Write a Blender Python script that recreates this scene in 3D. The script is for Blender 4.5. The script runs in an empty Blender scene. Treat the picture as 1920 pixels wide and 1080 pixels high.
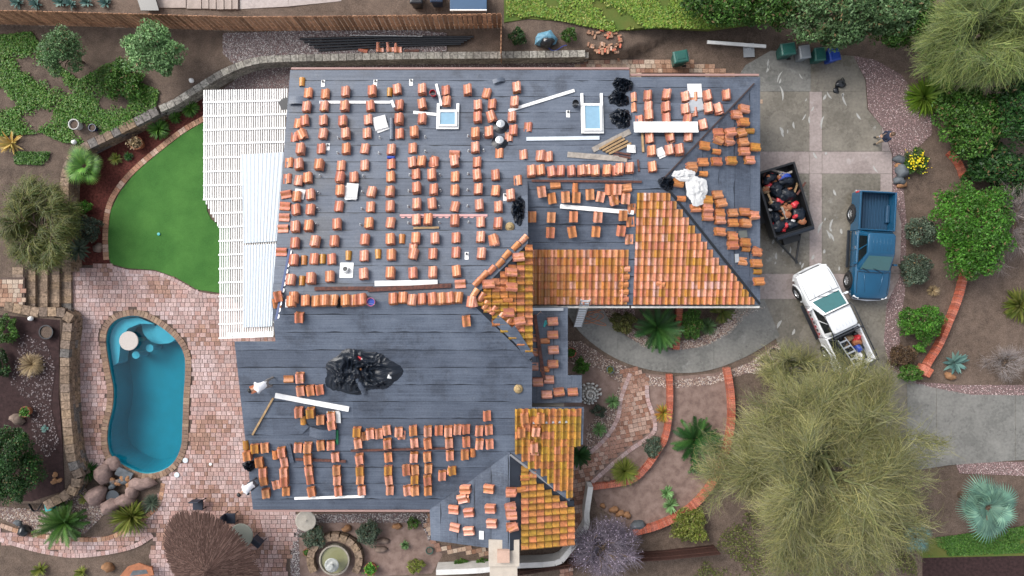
import bpy, math, random
import numpy as np
from mathutils import Matrix, Vector
from mathutils.geometry import delaunay_2d_cdt, tessellate_polygon
R = math.radians
rnd = random.Random(7)
nr = np.random.default_rng(11)
sc = bpy.context.scene
COL = sc.collection
# ------------------------------------------------------------------ camera, sky, sun, exposure
H, F = 37.0, 1280.0
cd = bpy.data.cameras.new('camera'); cam = bpy.data.objects.new('camera', cd); COL.objects.link(cam)
cam.location = (0, 0, H); cam.rotation_euler = (0, 0, 0)
cd.sensor_width = 36; cd.lens = 24; cd.clip_end = 2000; cd.clip_start = .1
sc.camera = cam
w = bpy.data.worlds.new('World'); sc.world = w; w.use_nodes = True
nt = w.node_tree; bg = nt.nodes['Background']
sky = nt.nodes.new('ShaderNodeTexSky'); sky.sky_type = 'NISHITA'; sky.sun_disc = False
SUN_EL, SUN_AZ = 44, 305
sky.sun_elevation = R(SUN_EL); sky.sun_rotation = R(SUN_AZ); sky.dust_density = 4.0
hs = nt.nodes.new('ShaderNodeHueSaturation'); hs.inputs['Saturation'].default_value = .35
nt.links.new(sky.outputs[0], hs.inputs['Color']); nt.links.new(hs.outputs[0], bg.inputs['Color'])
bg.inputs['Strength'].default_value = .15
sd = bpy.data.lights.new('sun', 'SUN'); sd.energy = 1.05; sd.angle = R(30); sd.color = (1, .96, .9)
so = bpy.data.objects.new('sun', sd); COL.objects.link(so)
so.rotation_euler = (R(90 - SUN_EL), 0, R(180 - SUN_AZ)); so.location = (0, 0, 60)
sc.view_settings.view_transform = 'Standard'; sc.view_settings.look = 'None'
sc.view_settings.exposure = .9; sc.view_settings.gamma = 1

# ------------------------------------------------------------------ coordinates: photo pixel + height -> place
def W(px, py, z=0.0):
    t = (H - z) / F
    return Vector(((px - 960) * t, (540 - py) * t, z))
class Plane:                       # z = a + b x + c y
    def __init__(s, a, b, c):
        s.a, s.b, s.c = a, b, c
        n = Vector((-b, -c, 1)).normalized(); s.n = n
        g = Vector((b, c, 0))
        s.up2 = g.normalized() if g.length > 1e-6 else Vector((0, 1, 0))
        y = (s.up2 - n * s.up2.dot(n)).normalized(); s.x = y.cross(n).normalized(); s.y = y
    def z(s, x, y): return s.a + s.b * x + s.c * y
    def at(s, x, y, o=0): return Vector((x, y, s.z(x, y))) + s.n * o
    def hit(s, px, py, o=0.0):
        u, v = (px - 960) / F, (540 - py) / F
        t = (H - s.a - o) / (1 + s.b * u + s.c * v)
        return Vector((u * t, v * t, H - t - o))
    def M(s, p, rot=0):
        m = Matrix((s.x, s.y, s.n)).transposed().to_4x4()
        return Matrix.Translation(p) @ m @ Matrix.Rotation(rot, 4, 'Z')
PN = Plane(3 + .227 * 10.84, 0, -.227)
PS = Plane(3 + .25 * 11.02, 0, .25)
PC = Plane(5.6 - .25 * 1.96, -.25, 0)
PA = Plane(4.3 - .2167 * 5.15, 0, .2167)
PE = Plane(4.3 + .249 * 7.13, -.249, 0)
PN2 = Plane(4.3 + .243 * 5.15, 0, -.243)
PEN = Plane(3.58, -.08, 0)
PWW = Plane(3 + .19 * 4.04, .19, 0)
PWE = Plane(3.725, -.25, 0)
G0 = Plane(0, 0, 0)
def flat(z): return Plane(z, 0, 0)

# ------------------------------------------------------------------ mesh helpers
class MB:
    def __init__(s): s.v = []; s.f = []; s.m = []
    def add(s, vs, fs, mi=0):
        k = len(s.v); s.v += [tuple(p) for p in vs]
        for f in fs: s.f.append(tuple(i + k for i in f)); s.m.append(mi)
        return s
    def box(s, c, d, rz=0, mi=0, M=None, taper=1.0):
        x, y, z = d[0] / 2, d[1] / 2, d[2] / 2
        vs = [Vector((a * x * (taper if e > 0 else 1), b * y * (taper if e > 0 else 1), e * z)) for e in (-1, 1) for a, b in ((-1, -1), (1, -1), (1, 1), (-1, 1))]
        m = Matrix.Translation(c) @ Matrix.Rotation(rz, 4, 'Z')
        if M is not None: m = M @ m
        return s.add([m @ q for q in vs], [(3, 2, 1, 0), (4, 5, 6, 7), (0, 1, 5, 4), (1, 2, 6, 5), (2, 3, 7, 6), (3, 0, 4, 7)], mi)
    def bar(s, a, b, wd, ht, mi=0):
        a, b = Vector(a), Vector(b); d = b - a; L = d.length; d.normalize()
        u = Vector((0, 0, 1)) if abs(d.z) < .95 else Vector((1, 0, 0))
        x = d.cross(u).normalized() * wd / 2; z = x.cross(d).normalized() * ht / 2
        vs = [p + q for p in (a, b) for q in (-x - z, x - z, x + z, -x + z)]
        return s.add(vs, [(3, 2, 1, 0), (4, 5, 6, 7), (0, 1, 5, 4), (1, 2, 6, 5), (2, 3, 7, 6), (3, 0, 4, 7)], mi)
    def tube(s, pts, r, n=8, mi=0, cap=True):
        pts = [Vector(p) for p in pts]; k = len(s.v); rr = r if isinstance(r, (list, tuple)) else [r] * len(pts)
        for i, p in enumerate(pts):
            d = (pts[min(i + 1, len(pts) - 1)] - pts[max(i - 1, 0)]).normalized()
            u = Vector((0, 0, 1)) if abs(d.z) < .9 else Vector((1, 0, 0))
            x = d.cross(u).normalized(); y = d.cross(x)
            for j in range(n):
                a = 2 * math.pi * j / n
                s.v.append(tuple(p + (x * math.cos(a) + y * math.sin(a)) * rr[i]))
        for i in range(len(pts) - 1):
            for j in range(n):
                s.f.append((k + i * n + j, k + i * n + (j + 1) % n, k + (i + 1) * n + (j + 1) % n, k + (i + 1) * n + j)); s.m.append(mi)
        if cap:
            s.f.append(tuple(k + j for j in range(n))[::-1]); s.m.append(mi)
            s.f.append(tuple(k + (len(pts) - 1) * n + j for j in range(n))); s.m.append(mi)
        return s
    def lathe(s, prof, n=20, c=(0, 0, 0), mi=0, M=None, cap=True):
        k = len(s.v); c = Vector(c)
        for r, z in prof:
            for j in range(n):
                a = 2 * math.pi * j / n; q = Vector((r * math.cos(a), r * math.sin(a), z))
                s.v.append(tuple((M @ q if M is not None else q) + c))
        for i in range(len(prof) - 1):
            for j in range(n):
                s.f.append((k + i * n + j, k + i * n + (j + 1) % n, k + (i + 1) * n + (j + 1) % n, k + (i + 1) * n + j)); s.m.append(mi)
        if not cap: return s
        s.f.append(tuple(k + j for j in range(n))[::-1]); s.m.append(mi)
        s.f.append(tuple(k + (len(prof) - 1) * n + j for j in range(n))); s.m.append(mi)
        return s
    def loft(s, secs, mi=0, closed=True):
        k = len(s.v); n = len(secs[0])
        for q in secs: s.v += [tuple(p) for p in q]
        for i in range(len(secs) - 1):
            for j in range(n if closed else n - 1):
                s.f.append((k + i * n + j, k + i * n + (j + 1) % n, k + (i + 1) * n + (j + 1) % n, k + (i + 1) * n + j)); s.m.append(mi)
        if closed:
            s.f.append(tuple(k + j for j in range(n))[::-1]); s.m.append(mi)
            s.f.append(tuple(k + (len(secs) - 1) * n + j for j in range(n))); s.m.append(mi)
        return s
    def prism(s, poly, z0, z1, mi=0):          # poly: xy list; z0,z1 numbers or functions
        f0 = z0 if callable(z0) else (lambda x, y: z0); f1 = z1 if callable(z1) else (lambda x, y: z1)
        n = len(poly); area = sum(poly[i][0] * poly[(i + 1) % n][1] - poly[(i + 1) % n][0] * poly[i][1] for i in range(n))
        if area < 0: poly = poly[::-1]
        k = len(s.v)
        s.v += [(p[0], p[1], f0(p[0], p[1])) for p in poly] + [(p[0], p[1], f1(p[0], p[1])) for p in poly]
        for t in tessellate_polygon([[Vector((p[0], p[1], 0)) for p in poly]]):
            a, b, c = [Vector((poly[i][0], poly[i][1])) for i in t]
            cr = (b.x - a.x) * (c.y - a.y) - (b.y - a.y) * (c.x - a.x)
            t = t if cr > 0 else t[::-1]
            s.f.append(tuple(k + n + i for i in t)); s.m.append(mi)
            s.f.append(tuple(k + i for i in t[::-1])); s.m.append(mi)
        for i in range(n):
            j = (i + 1) % n; s.f.append((k + i, k + j, k + n + j, k + n + i)); s.m.append(mi)
        return s
    def mesh(s, name='m', smooth=False):
        me = bpy.data.meshes.new(name); me.from_pydata(s.v, [], s.f); me.update()
        if any(s.m): me.polygons.foreach_set('material_index', s.m)
        if smooth: me.shade_smooth()
        return me
def tagit(o, label=None, cat=None, group=None, kind=None):
    if label: o['label'] = label
    if cat: o['category'] = cat
    if group: o['group'] = group
    if kind: o['kind'] = kind
    return o
def link(name, data, mats=None, parent=None):
    o = bpy.data.objects.new(name, data); COL.objects.link(o)
    if mats and data is not None and len(data.materials) == 0:
        for m in (mats if isinstance(mats, (list, tuple)) else [mats]): data.materials.append(m)
    if parent: o.parent = parent
    return o
def wloc(o):
    l = Vector(o.location)
    while o.parent: o = o.parent; l += o.location
    return l
def obj(name, mb, mats, parent=None, smooth=False, bevel=0, keep=False, **t):
    """mesh built in world coordinates; origin moved to its own base; parents are never rotated here"""
    if not keep:
        v = np.array(mb.v); c = Vector(((v[:, 0].min() + v[:, 0].max()) / 2, (v[:, 1].min() + v[:, 1].max()) / 2, v[:, 2].min()))
        mb.v = [tuple(x) for x in (v - np.array(c))]
    else: c = Vector((0, 0, 0))
    o = link(name, mb.mesh(name, smooth), mats, parent)
    o.location = c - (wloc(parent) if parent and not keep else Vector((0, 0, 0)))
    if bevel:
        b = o.modifiers.new('b', 'BEVEL'); b.width = bevel; b.segments = 2; b.limit_method = 'ANGLE'
    return tagit(o, **t)
def thing(name, label, cat, loc=(0, 0, 0), rz=0, group=None):
    o = bpy.data.objects.new(name, None); COL.objects.link(o); o.location = loc; o.rotation_euler = (0, 0, rz); o.empty_display_size = .2
    return tagit(o, label, cat, group)
def loc_part(name, mb, mats, parent, smooth=False, bevel=0):      # mesh in the parent's own frame
    o = link(name, mb.mesh(name, smooth), mats, parent)
    if bevel:
        b = o.modifiers.new('b', 'BEVEL'); b.width = bevel; b.segments = 2; b.limit_method = 'ANGLE'
    return o
def np_mesh(name, V, nper, col=None, smooth=False):   # V (n,nper,3) separate polygons
    n = len(V); me = bpy.data.meshes.new(name)
    me.vertices.add(n * nper); me.vertices.foreach_set('co', np.ascontiguousarray(V, dtype=np.float32).ravel())
    me.loops.add(n * nper); me.loops.foreach_set('vertex_index', np.arange(n * nper, dtype=np.int32))
    me.polygons.add(n); me.polygons.foreach_set('loop_start', np.arange(0, n * nper, nper, dtype=np.int32))
    if col is not None: setcol(me, np.repeat(col, nper, axis=0))
    me.update(); return me
def setcol(me, c):
    a = me.attributes.new('Col', 'FLOAT_COLOR', 'POINT'); cc = np.ones((len(c), 4), dtype=np.float32); cc[:, :3] = c; a.data.foreach_set('color', cc.ravel())
def ribbon_mesh(name, P, Wd, side, col):   # P (n,k,3) centre lines, Wd (n,k) half widths, side (n,k,3)
    n, k, _ = P.shape
    L = P - side * Wd[..., None]; Rr = P + side * Wd[..., None]
    V = np.stack([L, Rr], axis=2).reshape(n * k * 2, 3)
    base = (np.arange(n) * k * 2)[:, None] + (np.arange(k - 1) * 2)[None, :]
    Fc = np.stack([base, base + 1, base + 3, base + 2], axis=-1).reshape(-1, 4)
    me = bpy.data.meshes.new(name); me.vertices.add(len(V)); me.vertices.foreach_set('co', V.astype(np.float32).ravel())
    me.loops.add(Fc.size); me.loops.foreach_set('vertex_index', Fc.astype(np.int32).ravel())
    me.polygons.add(len(Fc)); me.polygons.foreach_set('loop_start', np.arange(0, Fc.size, 4, dtype=np.int32))
    setcol(me, np.repeat(col, k * 2, axis=0)); me.update(); return me
def inpoly(x, y, poly):
    c = False; n = len(poly); j = n - 1
    for i in range(n):
        xi, yi = poly[i][0], poly[i][1]; xj, yj = poly[j][0], poly[j][1]
        if (yi > y) != (yj > y) and x < (xj - xi) * (y - yi) / (yj - yi) + xi: c = not c
        j = i
    return c
def np_in(X, Y, poly):
    c = np.zeros(X.shape, bool); n = len(poly); j = n - 1
    for i in range(n):
        xi, yi = poly[i][0], poly[i][1]; xj, yj = poly[j][0], poly[j][1]
        if yi != yj: c ^= ((yi > Y) != (yj > Y)) & (X < (xj - xi) * (Y - yi) / (yj - yi) + xi)
        j = i
    return c
def clip(poly, nx, ny, d):      # keep nx x + ny y >= d
    out = []
    for i in range(len(poly)):
        a, b = poly[i], poly[(i + 1) % len(poly)]; da = nx * a[0] + ny * a[1] - d; db = nx * b[0] + ny * b[1] - d
        if da >= 0: out.append(a)
        if da * db < 0: t = da / (da - db); out.append((a[0] + (b[0] - a[0]) * t, a[1] + (b[1] - a[1]) * t))
    return out
def smoothpts(pts, closed=False, n=6):
    out = []; m = len(pts); g = (lambda i: pts[i % m]) if closed else (lambda i: pts[max(0, min(m - 1, i))])
    for i in range(m if closed else m - 1):
        p0, p1, p2, p3 = [np.array(g(i + k), float) for k in (-1, 0, 1, 2)]
        for t in np.arange(n) / n:
            out.append(tuple(.5 * (2 * p1 + (p2 - p0) * t + (2 * p0 - 5 * p1 + 4 * p2 - p3) * t * t + (3 * p1 - p0 - 3 * p2 + p3) * t ** 3)))
    if not closed: out.append(tuple(pts[-1]))
    return out
def pw(pts, z=0): return [tuple(W(a, b, z)[:2]) for a, b in pts]
def along(pts, step):           # evenly spaced (x, y, angle) along a polyline of xy
    P = [Vector((p[0], p[1])) for p in pts]; out = []; d = step / 2
    for a, b in zip(P[:-1], P[1:]):
        L = (b - a).length
        while d <= L:
            q = a + (b - a) * (d / L); out.append((q.x, q.y, math.atan2(b.y - a.y, b.x - a.x))); d += step
        d -= L
    return out

# ------------------------------------------------------------------ materials
def nodes(name, rough=.7, spec=.5, metal=0):
    m = bpy.data.materials.new(name); m.use_nodes = True; t = m.node_tree; b = t.nodes['Principled BSDF']
    b.inputs['Roughness'].default_value = rough; b.inputs['Specular IOR Level'].default_value = spec; b.inputs['Metallic'].default_value = metal
    return m, t, b
def coord(t, kind):
    if kind == 'world': return t.nodes.new('ShaderNodeNewGeometry').outputs['Position']
    return t.nodes.new('ShaderNodeTexCoord').outputs['Object']
def noise(t, co, scale, detail=5, rough=.6):
    n = t.nodes.new('ShaderNodeTexNoise'); n.inputs['Scale'].default_value = scale; n.inputs['Detail'].default_value = detail; n.inputs['Roughness'].default_value = rough
    t.links.new(co, n.inputs['Vector']); return n.outputs['Fac']
def ramp(t, fac, stops):
    r = t.nodes.new('ShaderNodeValToRGB'); e = r.color_ramp.elements
    while len(e) < len(stops): e.new(.5)
    for el, (p, c) in zip(e, stops): el.position = p; el.color = (*c, 1)
    t.links.new(fac, r.inputs[0]); return r.outputs[0]
def mixc(t, fac, a, b, mode='MIX'):
    n = t.nodes.new('ShaderNodeMix'); n.data_type = 'RGBA'; n.blend_type = mode
    for s, i in ((fac, 0), (a, 6), (b, 7)):
        if isinstance(s, (int, float)): n.inputs[i].default_value = s
        elif isinstance(s, tuple): n.inputs[i].default_value = (*s, 1)
        else: t.links.new(s, n.inputs[i])
    return n.outputs[2]
def bump(t, b, h, strength=.4, dist=.02):
    n = t.nodes.new('ShaderNodeBump'); n.inputs['Strength'].default_value = strength; n.inputs['Distance'].default_value = dist
    t.links.new(h, n.inputs['Height']); t.links.new(n.outputs[0], b.inputs['Normal'])
def pm(name, c, rough=.7, var=.35, scale=3., spec=.4, metal=0, co='obj', bmp=.2, fine=40., c2=None):
    """plain procedural: base colour drifting towards c2 (or a darker tone) with two noises"""
    m, t, b = nodes(name, rough, spec, metal); v = coord(t, co)
    c2 = c2 or tuple(x * (1 - var) for x in c)
    f = noise(t, v, scale); col = ramp(t, f, [(.35, c2), (.65, c)])
    f2 = noise(t, v, fine, 3); col = mixc(t, f2, col, mixc(t, .5, col, (.0, .0, .0)), 'MIX') if var > .05 else col
    if var > .05: t.nodes[-1].inputs[0].default_value = .3
    t.links.new(col, b.inputs['Base Color'])
    if bmp: bump(t, b, f2, bmp, .01)
    return m
def simple(name, c, rough=.5, spec=.5, metal=0, var=.12, scale=6.):
    m, t, b = nodes(name, rough, spec, metal); f = noise(t, coord(t, 'obj'), scale)
    t.links.new(ramp(t, f, [(.3, tuple(x * (1 - var) for x in c)), (.7, c)]), b.inputs['Base Color']); return m
def colmat(name, rough=.6, spec=.3, source='attr', nscale=25., amt=.25, bmp=.15, co='obj', dirt=None):
    m, t, b = nodes(name, rough, spec)
    if source == 'attr': a = t.nodes.new('ShaderNodeAttribute'); a.attribute_name = 'Col'; c = a.outputs['Color']
    else: a = t.nodes.new('ShaderNodeObjectInfo'); c = a.outputs['Color']
    if amt:
        v = coord(t, co)
        if source != 'attr':
            add = t.nodes.new('ShaderNodeVectorMath'); mul = t.nodes.new('ShaderNodeVectorMath'); mul.operation = 'SCALE'
            cmb = t.nodes.new('ShaderNodeCombineXYZ')
            for i in range(3): t.links.new(a.outputs['Random'], cmb.inputs[i])
            t.links.new(cmb.outputs[0], mul.inputs[0]); mul.inputs['Scale'].default_value = 37.
            t.links.new(v, add.inputs[0]); t.links.new(mul.outputs[0], add.inputs[1]); v = add.outputs[0]
        f = noise(t, v, nscale, 4); k = ramp(t, f, [(.3, (1 - amt * 1.6,) * 3), (.7, (1 + amt * .4,) * 3)])
        c = mixc(t, 1.0, c, k, 'MULTIPLY')
        if dirt:
            f2 = noise(t, v, dirt[1], 3); c = mixc(t, ramp(t, f2, [(dirt[2], (0, 0, 0)), (dirt[2] + .12, (1, 1, 1))]), c, dirt[0])
        if bmp: bump(t, b, f, bmp, .01)
    t.links.new(c, b.inputs['Base Color']); return m
def leafmat(name, rough=.5):
    m, t, b = nodes(name, rough, .3); a = t.nodes.new('ShaderNodeAttribute'); a.attribute_name = 'Col'
    t.links.new(a.outputs['Color'], b.inputs['Base Color'])
    tr = t.nodes.new('ShaderNodeBsdfTranslucent'); t.links.new(a.outputs['Color'], tr.inputs['Color'])
    mx = t.nodes.new('ShaderNodeMixShader'); mx.inputs[0].default_value = .15
    t.links.new(b.outputs[0], mx.inputs[1]); t.links.new(tr.outputs[0], mx.inputs[2]); t.links.new(mx.outputs[0], t.nodes['Material Output'].inputs[0]); return m
LEAF = leafmat('leaf')
BARK = pm('bark', (.16, .11, .075), .9, .5, 6)
PEB = colmat('pebble', .7, .3, 'attr', amt=0)
PIECE = colmat('coloured_piece', .65, .35, 'obj', 18, .3)
PIECEA = colmat('coloured_piece_attr', .65, .35, 'attr', 18, .3, co='world')
# roof tile: clay colour from the object, rust and moss lodged in the crease and in blotches
def tilemat(laid=False):
    m, t, b = nodes('roof_tile_laid' if laid else 'roof_tile_clay', .36, .5); oi = t.nodes.new('ShaderNodeObjectInfo'); v = coord(t, 'obj')
    cmb = t.nodes.new('ShaderNodeCombineXYZ')
    for i in range(3): t.links.new(oi.outputs['Random'], cmb.inputs[i])
    mul = t.nodes.new('ShaderNodeVectorMath'); mul.operation = 'SCALE'; mul.inputs['Scale'].default_value = 61; t.links.new(cmb.outputs[0], mul.inputs[0])
    add = t.nodes.new('ShaderNodeVectorMath'); t.links.new(v, add.inputs[0]); t.links.new(mul.outputs[0], add.inputs[1])
    f = noise(t, add.outputs[0], 9, 4); c = mixc(t, 1.0, oi.outputs['Color'], ramp(t, f, [(.3, (.72, .7, .68)), (.7, (1.1, 1.08, 1.05))]), 'MULTIPLY')
    sx = t.nodes.new('ShaderNodeSeparateXYZ'); t.links.new(v, sx.inputs[0])
    ab = t.nodes.new('ShaderNodeMath'); ab.operation = 'ABSOLUTE'; t.links.new(sx.outputs[0], ab.inputs[0])
    band = ramp(t, ab.outputs[0], [(.02, (1, 1, 1)), (.06, (0, 0, 0))])
    f2 = noise(t, add.outputs[0], 5, 3); gate = ramp(t, f2, [(.4, (.15, .15, .15)), (.56, (.9, .9, .9))])
    msk = mixc(t, 1.0, band, gate, 'MULTIPLY'); c = mixc(t, msk, c, (.3, .11, .03))
    f3 = noise(t, add.outputs[0], 4, 4); c = mixc(t, ramp(t, f3, [(.58, (0, 0, 0)), (.7, (.6, .6, .6))]), c, (.34, .2, .04))
    if laid:      # moss sits in the pans, shadow line between courses painted dark at the lower end
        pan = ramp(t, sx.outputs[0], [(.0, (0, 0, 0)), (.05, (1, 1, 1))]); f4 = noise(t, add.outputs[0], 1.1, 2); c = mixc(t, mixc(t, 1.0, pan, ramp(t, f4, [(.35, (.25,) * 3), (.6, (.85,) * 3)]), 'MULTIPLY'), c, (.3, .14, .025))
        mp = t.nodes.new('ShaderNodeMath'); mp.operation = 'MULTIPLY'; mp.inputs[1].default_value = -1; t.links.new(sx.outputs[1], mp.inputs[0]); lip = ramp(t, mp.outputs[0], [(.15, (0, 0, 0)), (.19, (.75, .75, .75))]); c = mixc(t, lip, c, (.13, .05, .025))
    t.links.new(c, b.inputs['Base Color']); bump(t, b, f, .25, .01); return m
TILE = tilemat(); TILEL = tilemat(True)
TILEA = colmat('roof_tile_clay_joined', .4, .5, 'attr', 7, .3, co='world', dirt=((.33, .2, .025), 3., .58))
def feltmat(axis='Y'):
    m, t, b = nodes('roof_felt_' + axis, .38, .5); v = coord(t, 'world')
    f = noise(t, v, .55, 6, .65); g = noise(t, v, 14, 4)
    c = ramp(t, f, [(.38, (.018, .026, .044)), (.46, (.05, .069, .106)), (.56, (.064, .087, .13)), (.7, (.095, .121, .17))])
    c = mixc(t, .35, c, ramp(t, g, [(.3, (.03, .038, .052)), (.7, (.13, .15, .185))]))
    mp = t.nodes.new('ShaderNodeMapping'); mp.inputs['Scale'].default_value = (.35, 9, 9); t.links.new(v, mp.inputs['Vector'])
    dst = ramp(t, noise(t, v, 3.1, 6, .75), [(.58, (0, 0, 0)), (.72, (.5, .5, .5))]); c = mixc(t, dst, c, (.15, .165, .19))
    c = mixc(t, .22, c, ramp(t, noise(t, mp.outputs[0], 1.6, 4), [(.35, (.03, .036, .05)), (.7, (.16, .18, .22))]))
    wv_ = t.nodes.new('ShaderNodeTexWave'); wv_.bands_direction = axis; wv_.inputs['Scale'].default_value = 1.35; wv_.inputs['Distortion'].default_value = .25; wv_.inputs['Detail'].default_value = 2; t.links.new(v, wv_.inputs['Vector']); c = mixc(t, ramp(t, wv_.outputs['Fac'], [(.92, (0, 0, 0)), (.99, (.13, .13, .13))]), c, (.16, .19, .24))
    oi = t.nodes.new('ShaderNodeObjectInfo'); c = mixc(t, 1.0, c, ramp(t, oi.outputs['Random'], [(0, (.82, .82, .84)), (1, (1.16, 1.15, 1.14))]), 'MULTIPLY')
    t.links.new(c, b.inputs['Base Color']); rr = ramp(t, f, [(.38, (.34,) * 3), (.55, (.58,) * 3)]); t.links.new(rr, b.inputs['Roughness']); bump(t, b, g, .15, .006); return m
FELT = feltmat(); FELTX = feltmat('X')
SEAM = pm('wet_lap', (.028, .035, .05), .3, .3, 2, .5, 0, 'world')
def groundmat():
    m, t, b = nodes('garden_soil', .9, .2); v = coord(t, 'world'); f = noise(t, v, .22, 6); g = noise(t, v, 2.2, 5); k = noise(t, v, 22, 3)
    c = ramp(t, f, [(.35, (.045, .03, .022)), (.5, (.085, .058, .043)), (.66, (.14, .1, .078))])
    c = mixc(t, .45, c, ramp(t, g, [(.35, (.035, .024, .018)), (.65, (.15, .108, .083))])); c = mixc(t, .25, c, ramp(t, k, [(.35, (.03, .022, .018)), (.68, (.3, .24, .2))]))
    t.links.new(c, b.inputs['Base Color']); bump(t, b, k, .5, .03); return m
SOIL = groundmat()
def concmat(name, ca, cb, stain=(.42, .42, .4)):
    m, t, b = nodes(name, .42, .5); v = coord(t, 'world'); f = noise(t, v, .5, 7, .65); g = noise(t, v, 7, 5)
    c = ramp(t, f, [(.36, ca), (.62, cb)]); c = mixc(t, .3, c, ramp(t, g, [(.3, tuple(x * .5 for x in ca)), (.7, tuple(min(1, x * 1.35) for x in cb))]))
    s = ramp(t, noise(t, v, .9, 8, .7), [(.62, (0, 0, 0)), (.72, (.55, .55, .55))]); c = mixc(t, s, c, stain)
    t.links.new(c, b.inputs['Base Color']); t.links.new(ramp(t, f, [(.4, (.14,) * 3), (.6, (.5,) * 3)]), b.inputs['Roughness']); bump(t, b, g, .12, .01); return m
CONC = concmat('wet_concrete', (.1, .09, .072), (.2, .182, .152))
CONCP = concmat('pink_concrete', (.21, .172, .16), (.31, .262, .248), (.42, .39, .38))
CONCG = concmat('path_concrete', (.1, .1, .092), (.2, .195, .18), (.33, .33, .32))
TURF = pm('artificial_turf', (.07, .2, .04), .85, .4, .7, .2, 0, 'world', .9, 22, (.045, .15, .028))
MULCH = pm('red_mulch', (.16, .045, .035), .9, .6, 9, .2, 0, 'world', .8, 40)
DMULCH = pm('dark_mulch', (.055, .03, .03), .9, .5, 6, .2, 0, 'world', .8, 40)
GRASS = pm('weedy_grass', (.09, .15, .03), .9, .5, .8, .2, 0, 'world', .8, 30, (.13, .14, .035))
WHITE = simple('white_paint', (.8, .8, .79), .4)
WHITED = pm('weathered_white', (.72, .71, .68), .6, .25, 3)
ALU = simple('aluminium', (.6, .62, .64), .3, .5, .7)
GALV = simple('galvanised', (.5, .52, .54), .35, .5, .6)
CORR = simple('corrugated_sheet', (.54, .6, .66), .5)
FENCE = colmat('cedar_fence', .8, .2, 'obj', 6, .35)
DFENCE = pm('dark_fence', (.075, .03, .022), .8, .35, 4)
WOOD = pm('raw_lumber', (.5, .33, .17), .75, .35, 5)
WOODP = pm('pale_plank', (.46, .41, .36), .8, .4, 5)
RWOOD = pm('rusty_wood', (.17, .06, .04), .7, .6, 8, c2=(.06, .025, .022))
STUCCO = pm('stucco', (.6, .53, .45), .85, .15, 2)
STUCW = pm('white_stucco', (.84, .83, .81), .8, .2, 2)
PINKT = simple('primed_fascia', (.3, .18, .16), .6)
BLOCK = colmat('wall_block', .85, .2, 'obj', 9, .45, .5)
BLACKP = simple('black_plastic', (.012, .014, .018), .28, .6)
BAG = simple('black_sheeting', (.006, .01, .018), .38, .4)
PAPER = simple('paper_wrap', (.6, .6, .6), .7, .3, 0, .1)
BLUEM = simple('blue_plastic', (.02, .06, .35), .4)
RED = simple('red_plastic', (.5, .03, .04), .4)
GREENB = simple('bin_green', (.012, .085, .07), .45)
GREYB = simple('bin_grey', (.2, .22, .24), .45)
BLUEB = simple('bin_blue', (.01, .05, .3), .45)
TEAL = simple('teal_plastic', (.03, .35, .36), .4)
ROCK = pm('boulder', (.3, .22, .18), .85, .5, 3, .3, 0, 'obj', .7, 12)
ROCKB = pm('grey_boulder', (.16, .18, .2), .8, .5, 3, .3, 0, 'obj', .7, 12)
ROCKO = pm('orange_boulder', (.42, .22, .11), .8, .4, 3, .3, 0, 'obj', .7, 12)
TERRA = pm('terracotta', (.45, .17, .08), .7, .3, 4)
THATCH = colmat('palm_thatch', .9, .1, 'attr', amt=0)
STRAW = pm('straw', (.5, .36, .18), .8, .3, 20)
SKIN_ = simple('skin', (.42, .24, .16), .5)
GLASSD = simple('tinted_glass', (.006, .01, .012), .04, .8)
GLASST = simple('windscreen_glass', (.015, .1, .105), .04, .8)
RUBBER = simple('tyre_rubber', (.012, .012, .013), .8)
CHROME = simple('chrome', (.7, .7, .72), .15, .5, 1)

# ------------------------------------------------------------------ ground sheet (upper garden held by walls, pool pit)
POOLpx = [(199, 640), (206, 612), (226, 596), (258, 592), (292, 606), (328, 634), (346, 664), (348, 700), (345, 745), (343, 800), (340, 838), (325, 868), (300, 884), (270, 888), (238, 876), (210, 856), (202, 830), (203, 800), (211, 765), (213, 730), (206, 690)]
POOL = smoothpts(pw(POOLpx, 0), True, 4)
UP = .9
WALLC = [(1105, 100), (930, 103), (780, 104), (640, 107), (520, 110), (470, 116), (420, 135), (370, 165), (330, 190), (302, 203)]
WALLS = [(302, 203), (255, 228), (200, 255), (165, 272), (138, 292), (124, 322), (120, 360), (122, 430), (125, 500)]
PLANTER = [(0, 572), (60, 584), (122, 592), (121, 660), (122, 740), (126, 800), (133, 860), (143, 890), (132, 920), (95, 943)]
upper = pw([(1260, -400), (1260, 60), (1180, 95)] + WALLC + WALLS[1:] + [(47, 500), (47, 582)] + PLANTER[2:] + [(40, 950), (-60, 940), (-700, 940), (-700, -400)], UP)
gx = np.concatenate([[-160, -80, -45], np.arange(-32, 32.01, .2), [45, 80, 160]]); gy = np.concatenate([[-160, -80, -40], np.arange(-19, 19.01, .2), [40, 80, 160]])
GX, GY = np.meshgrid(gx, gy)
up_m = np_in(GX, GY, [(p[0] if abs(p[0]) < 31 else p[0] * 8, p[1] if abs(p[1]) < 18.5 else p[1] * 8) for p in upper])
fall = np.clip((10.0 - GX) / 5.5, 0, 1); fall = fall * fall * (3 - 2 * fall)
GZ = np.where(up_m, UP * fall, 0) + .03 * np.sin(GX * 1.3 + 2 * np.sin(GY * .7)) * np.sin(GY * 1.1) * up_m
GZ = np.where(np_in(GX, GY, POOL), -2.3, GZ) - .015
nxg, nyg = len(gx), len(gy)
me = bpy.data.meshes.new('ground'); me.vertices.add(nxg * nyg); me.vertices.foreach_set('co', np.stack([GX, GY, GZ], -1).astype(np.float32).ravel())
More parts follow.
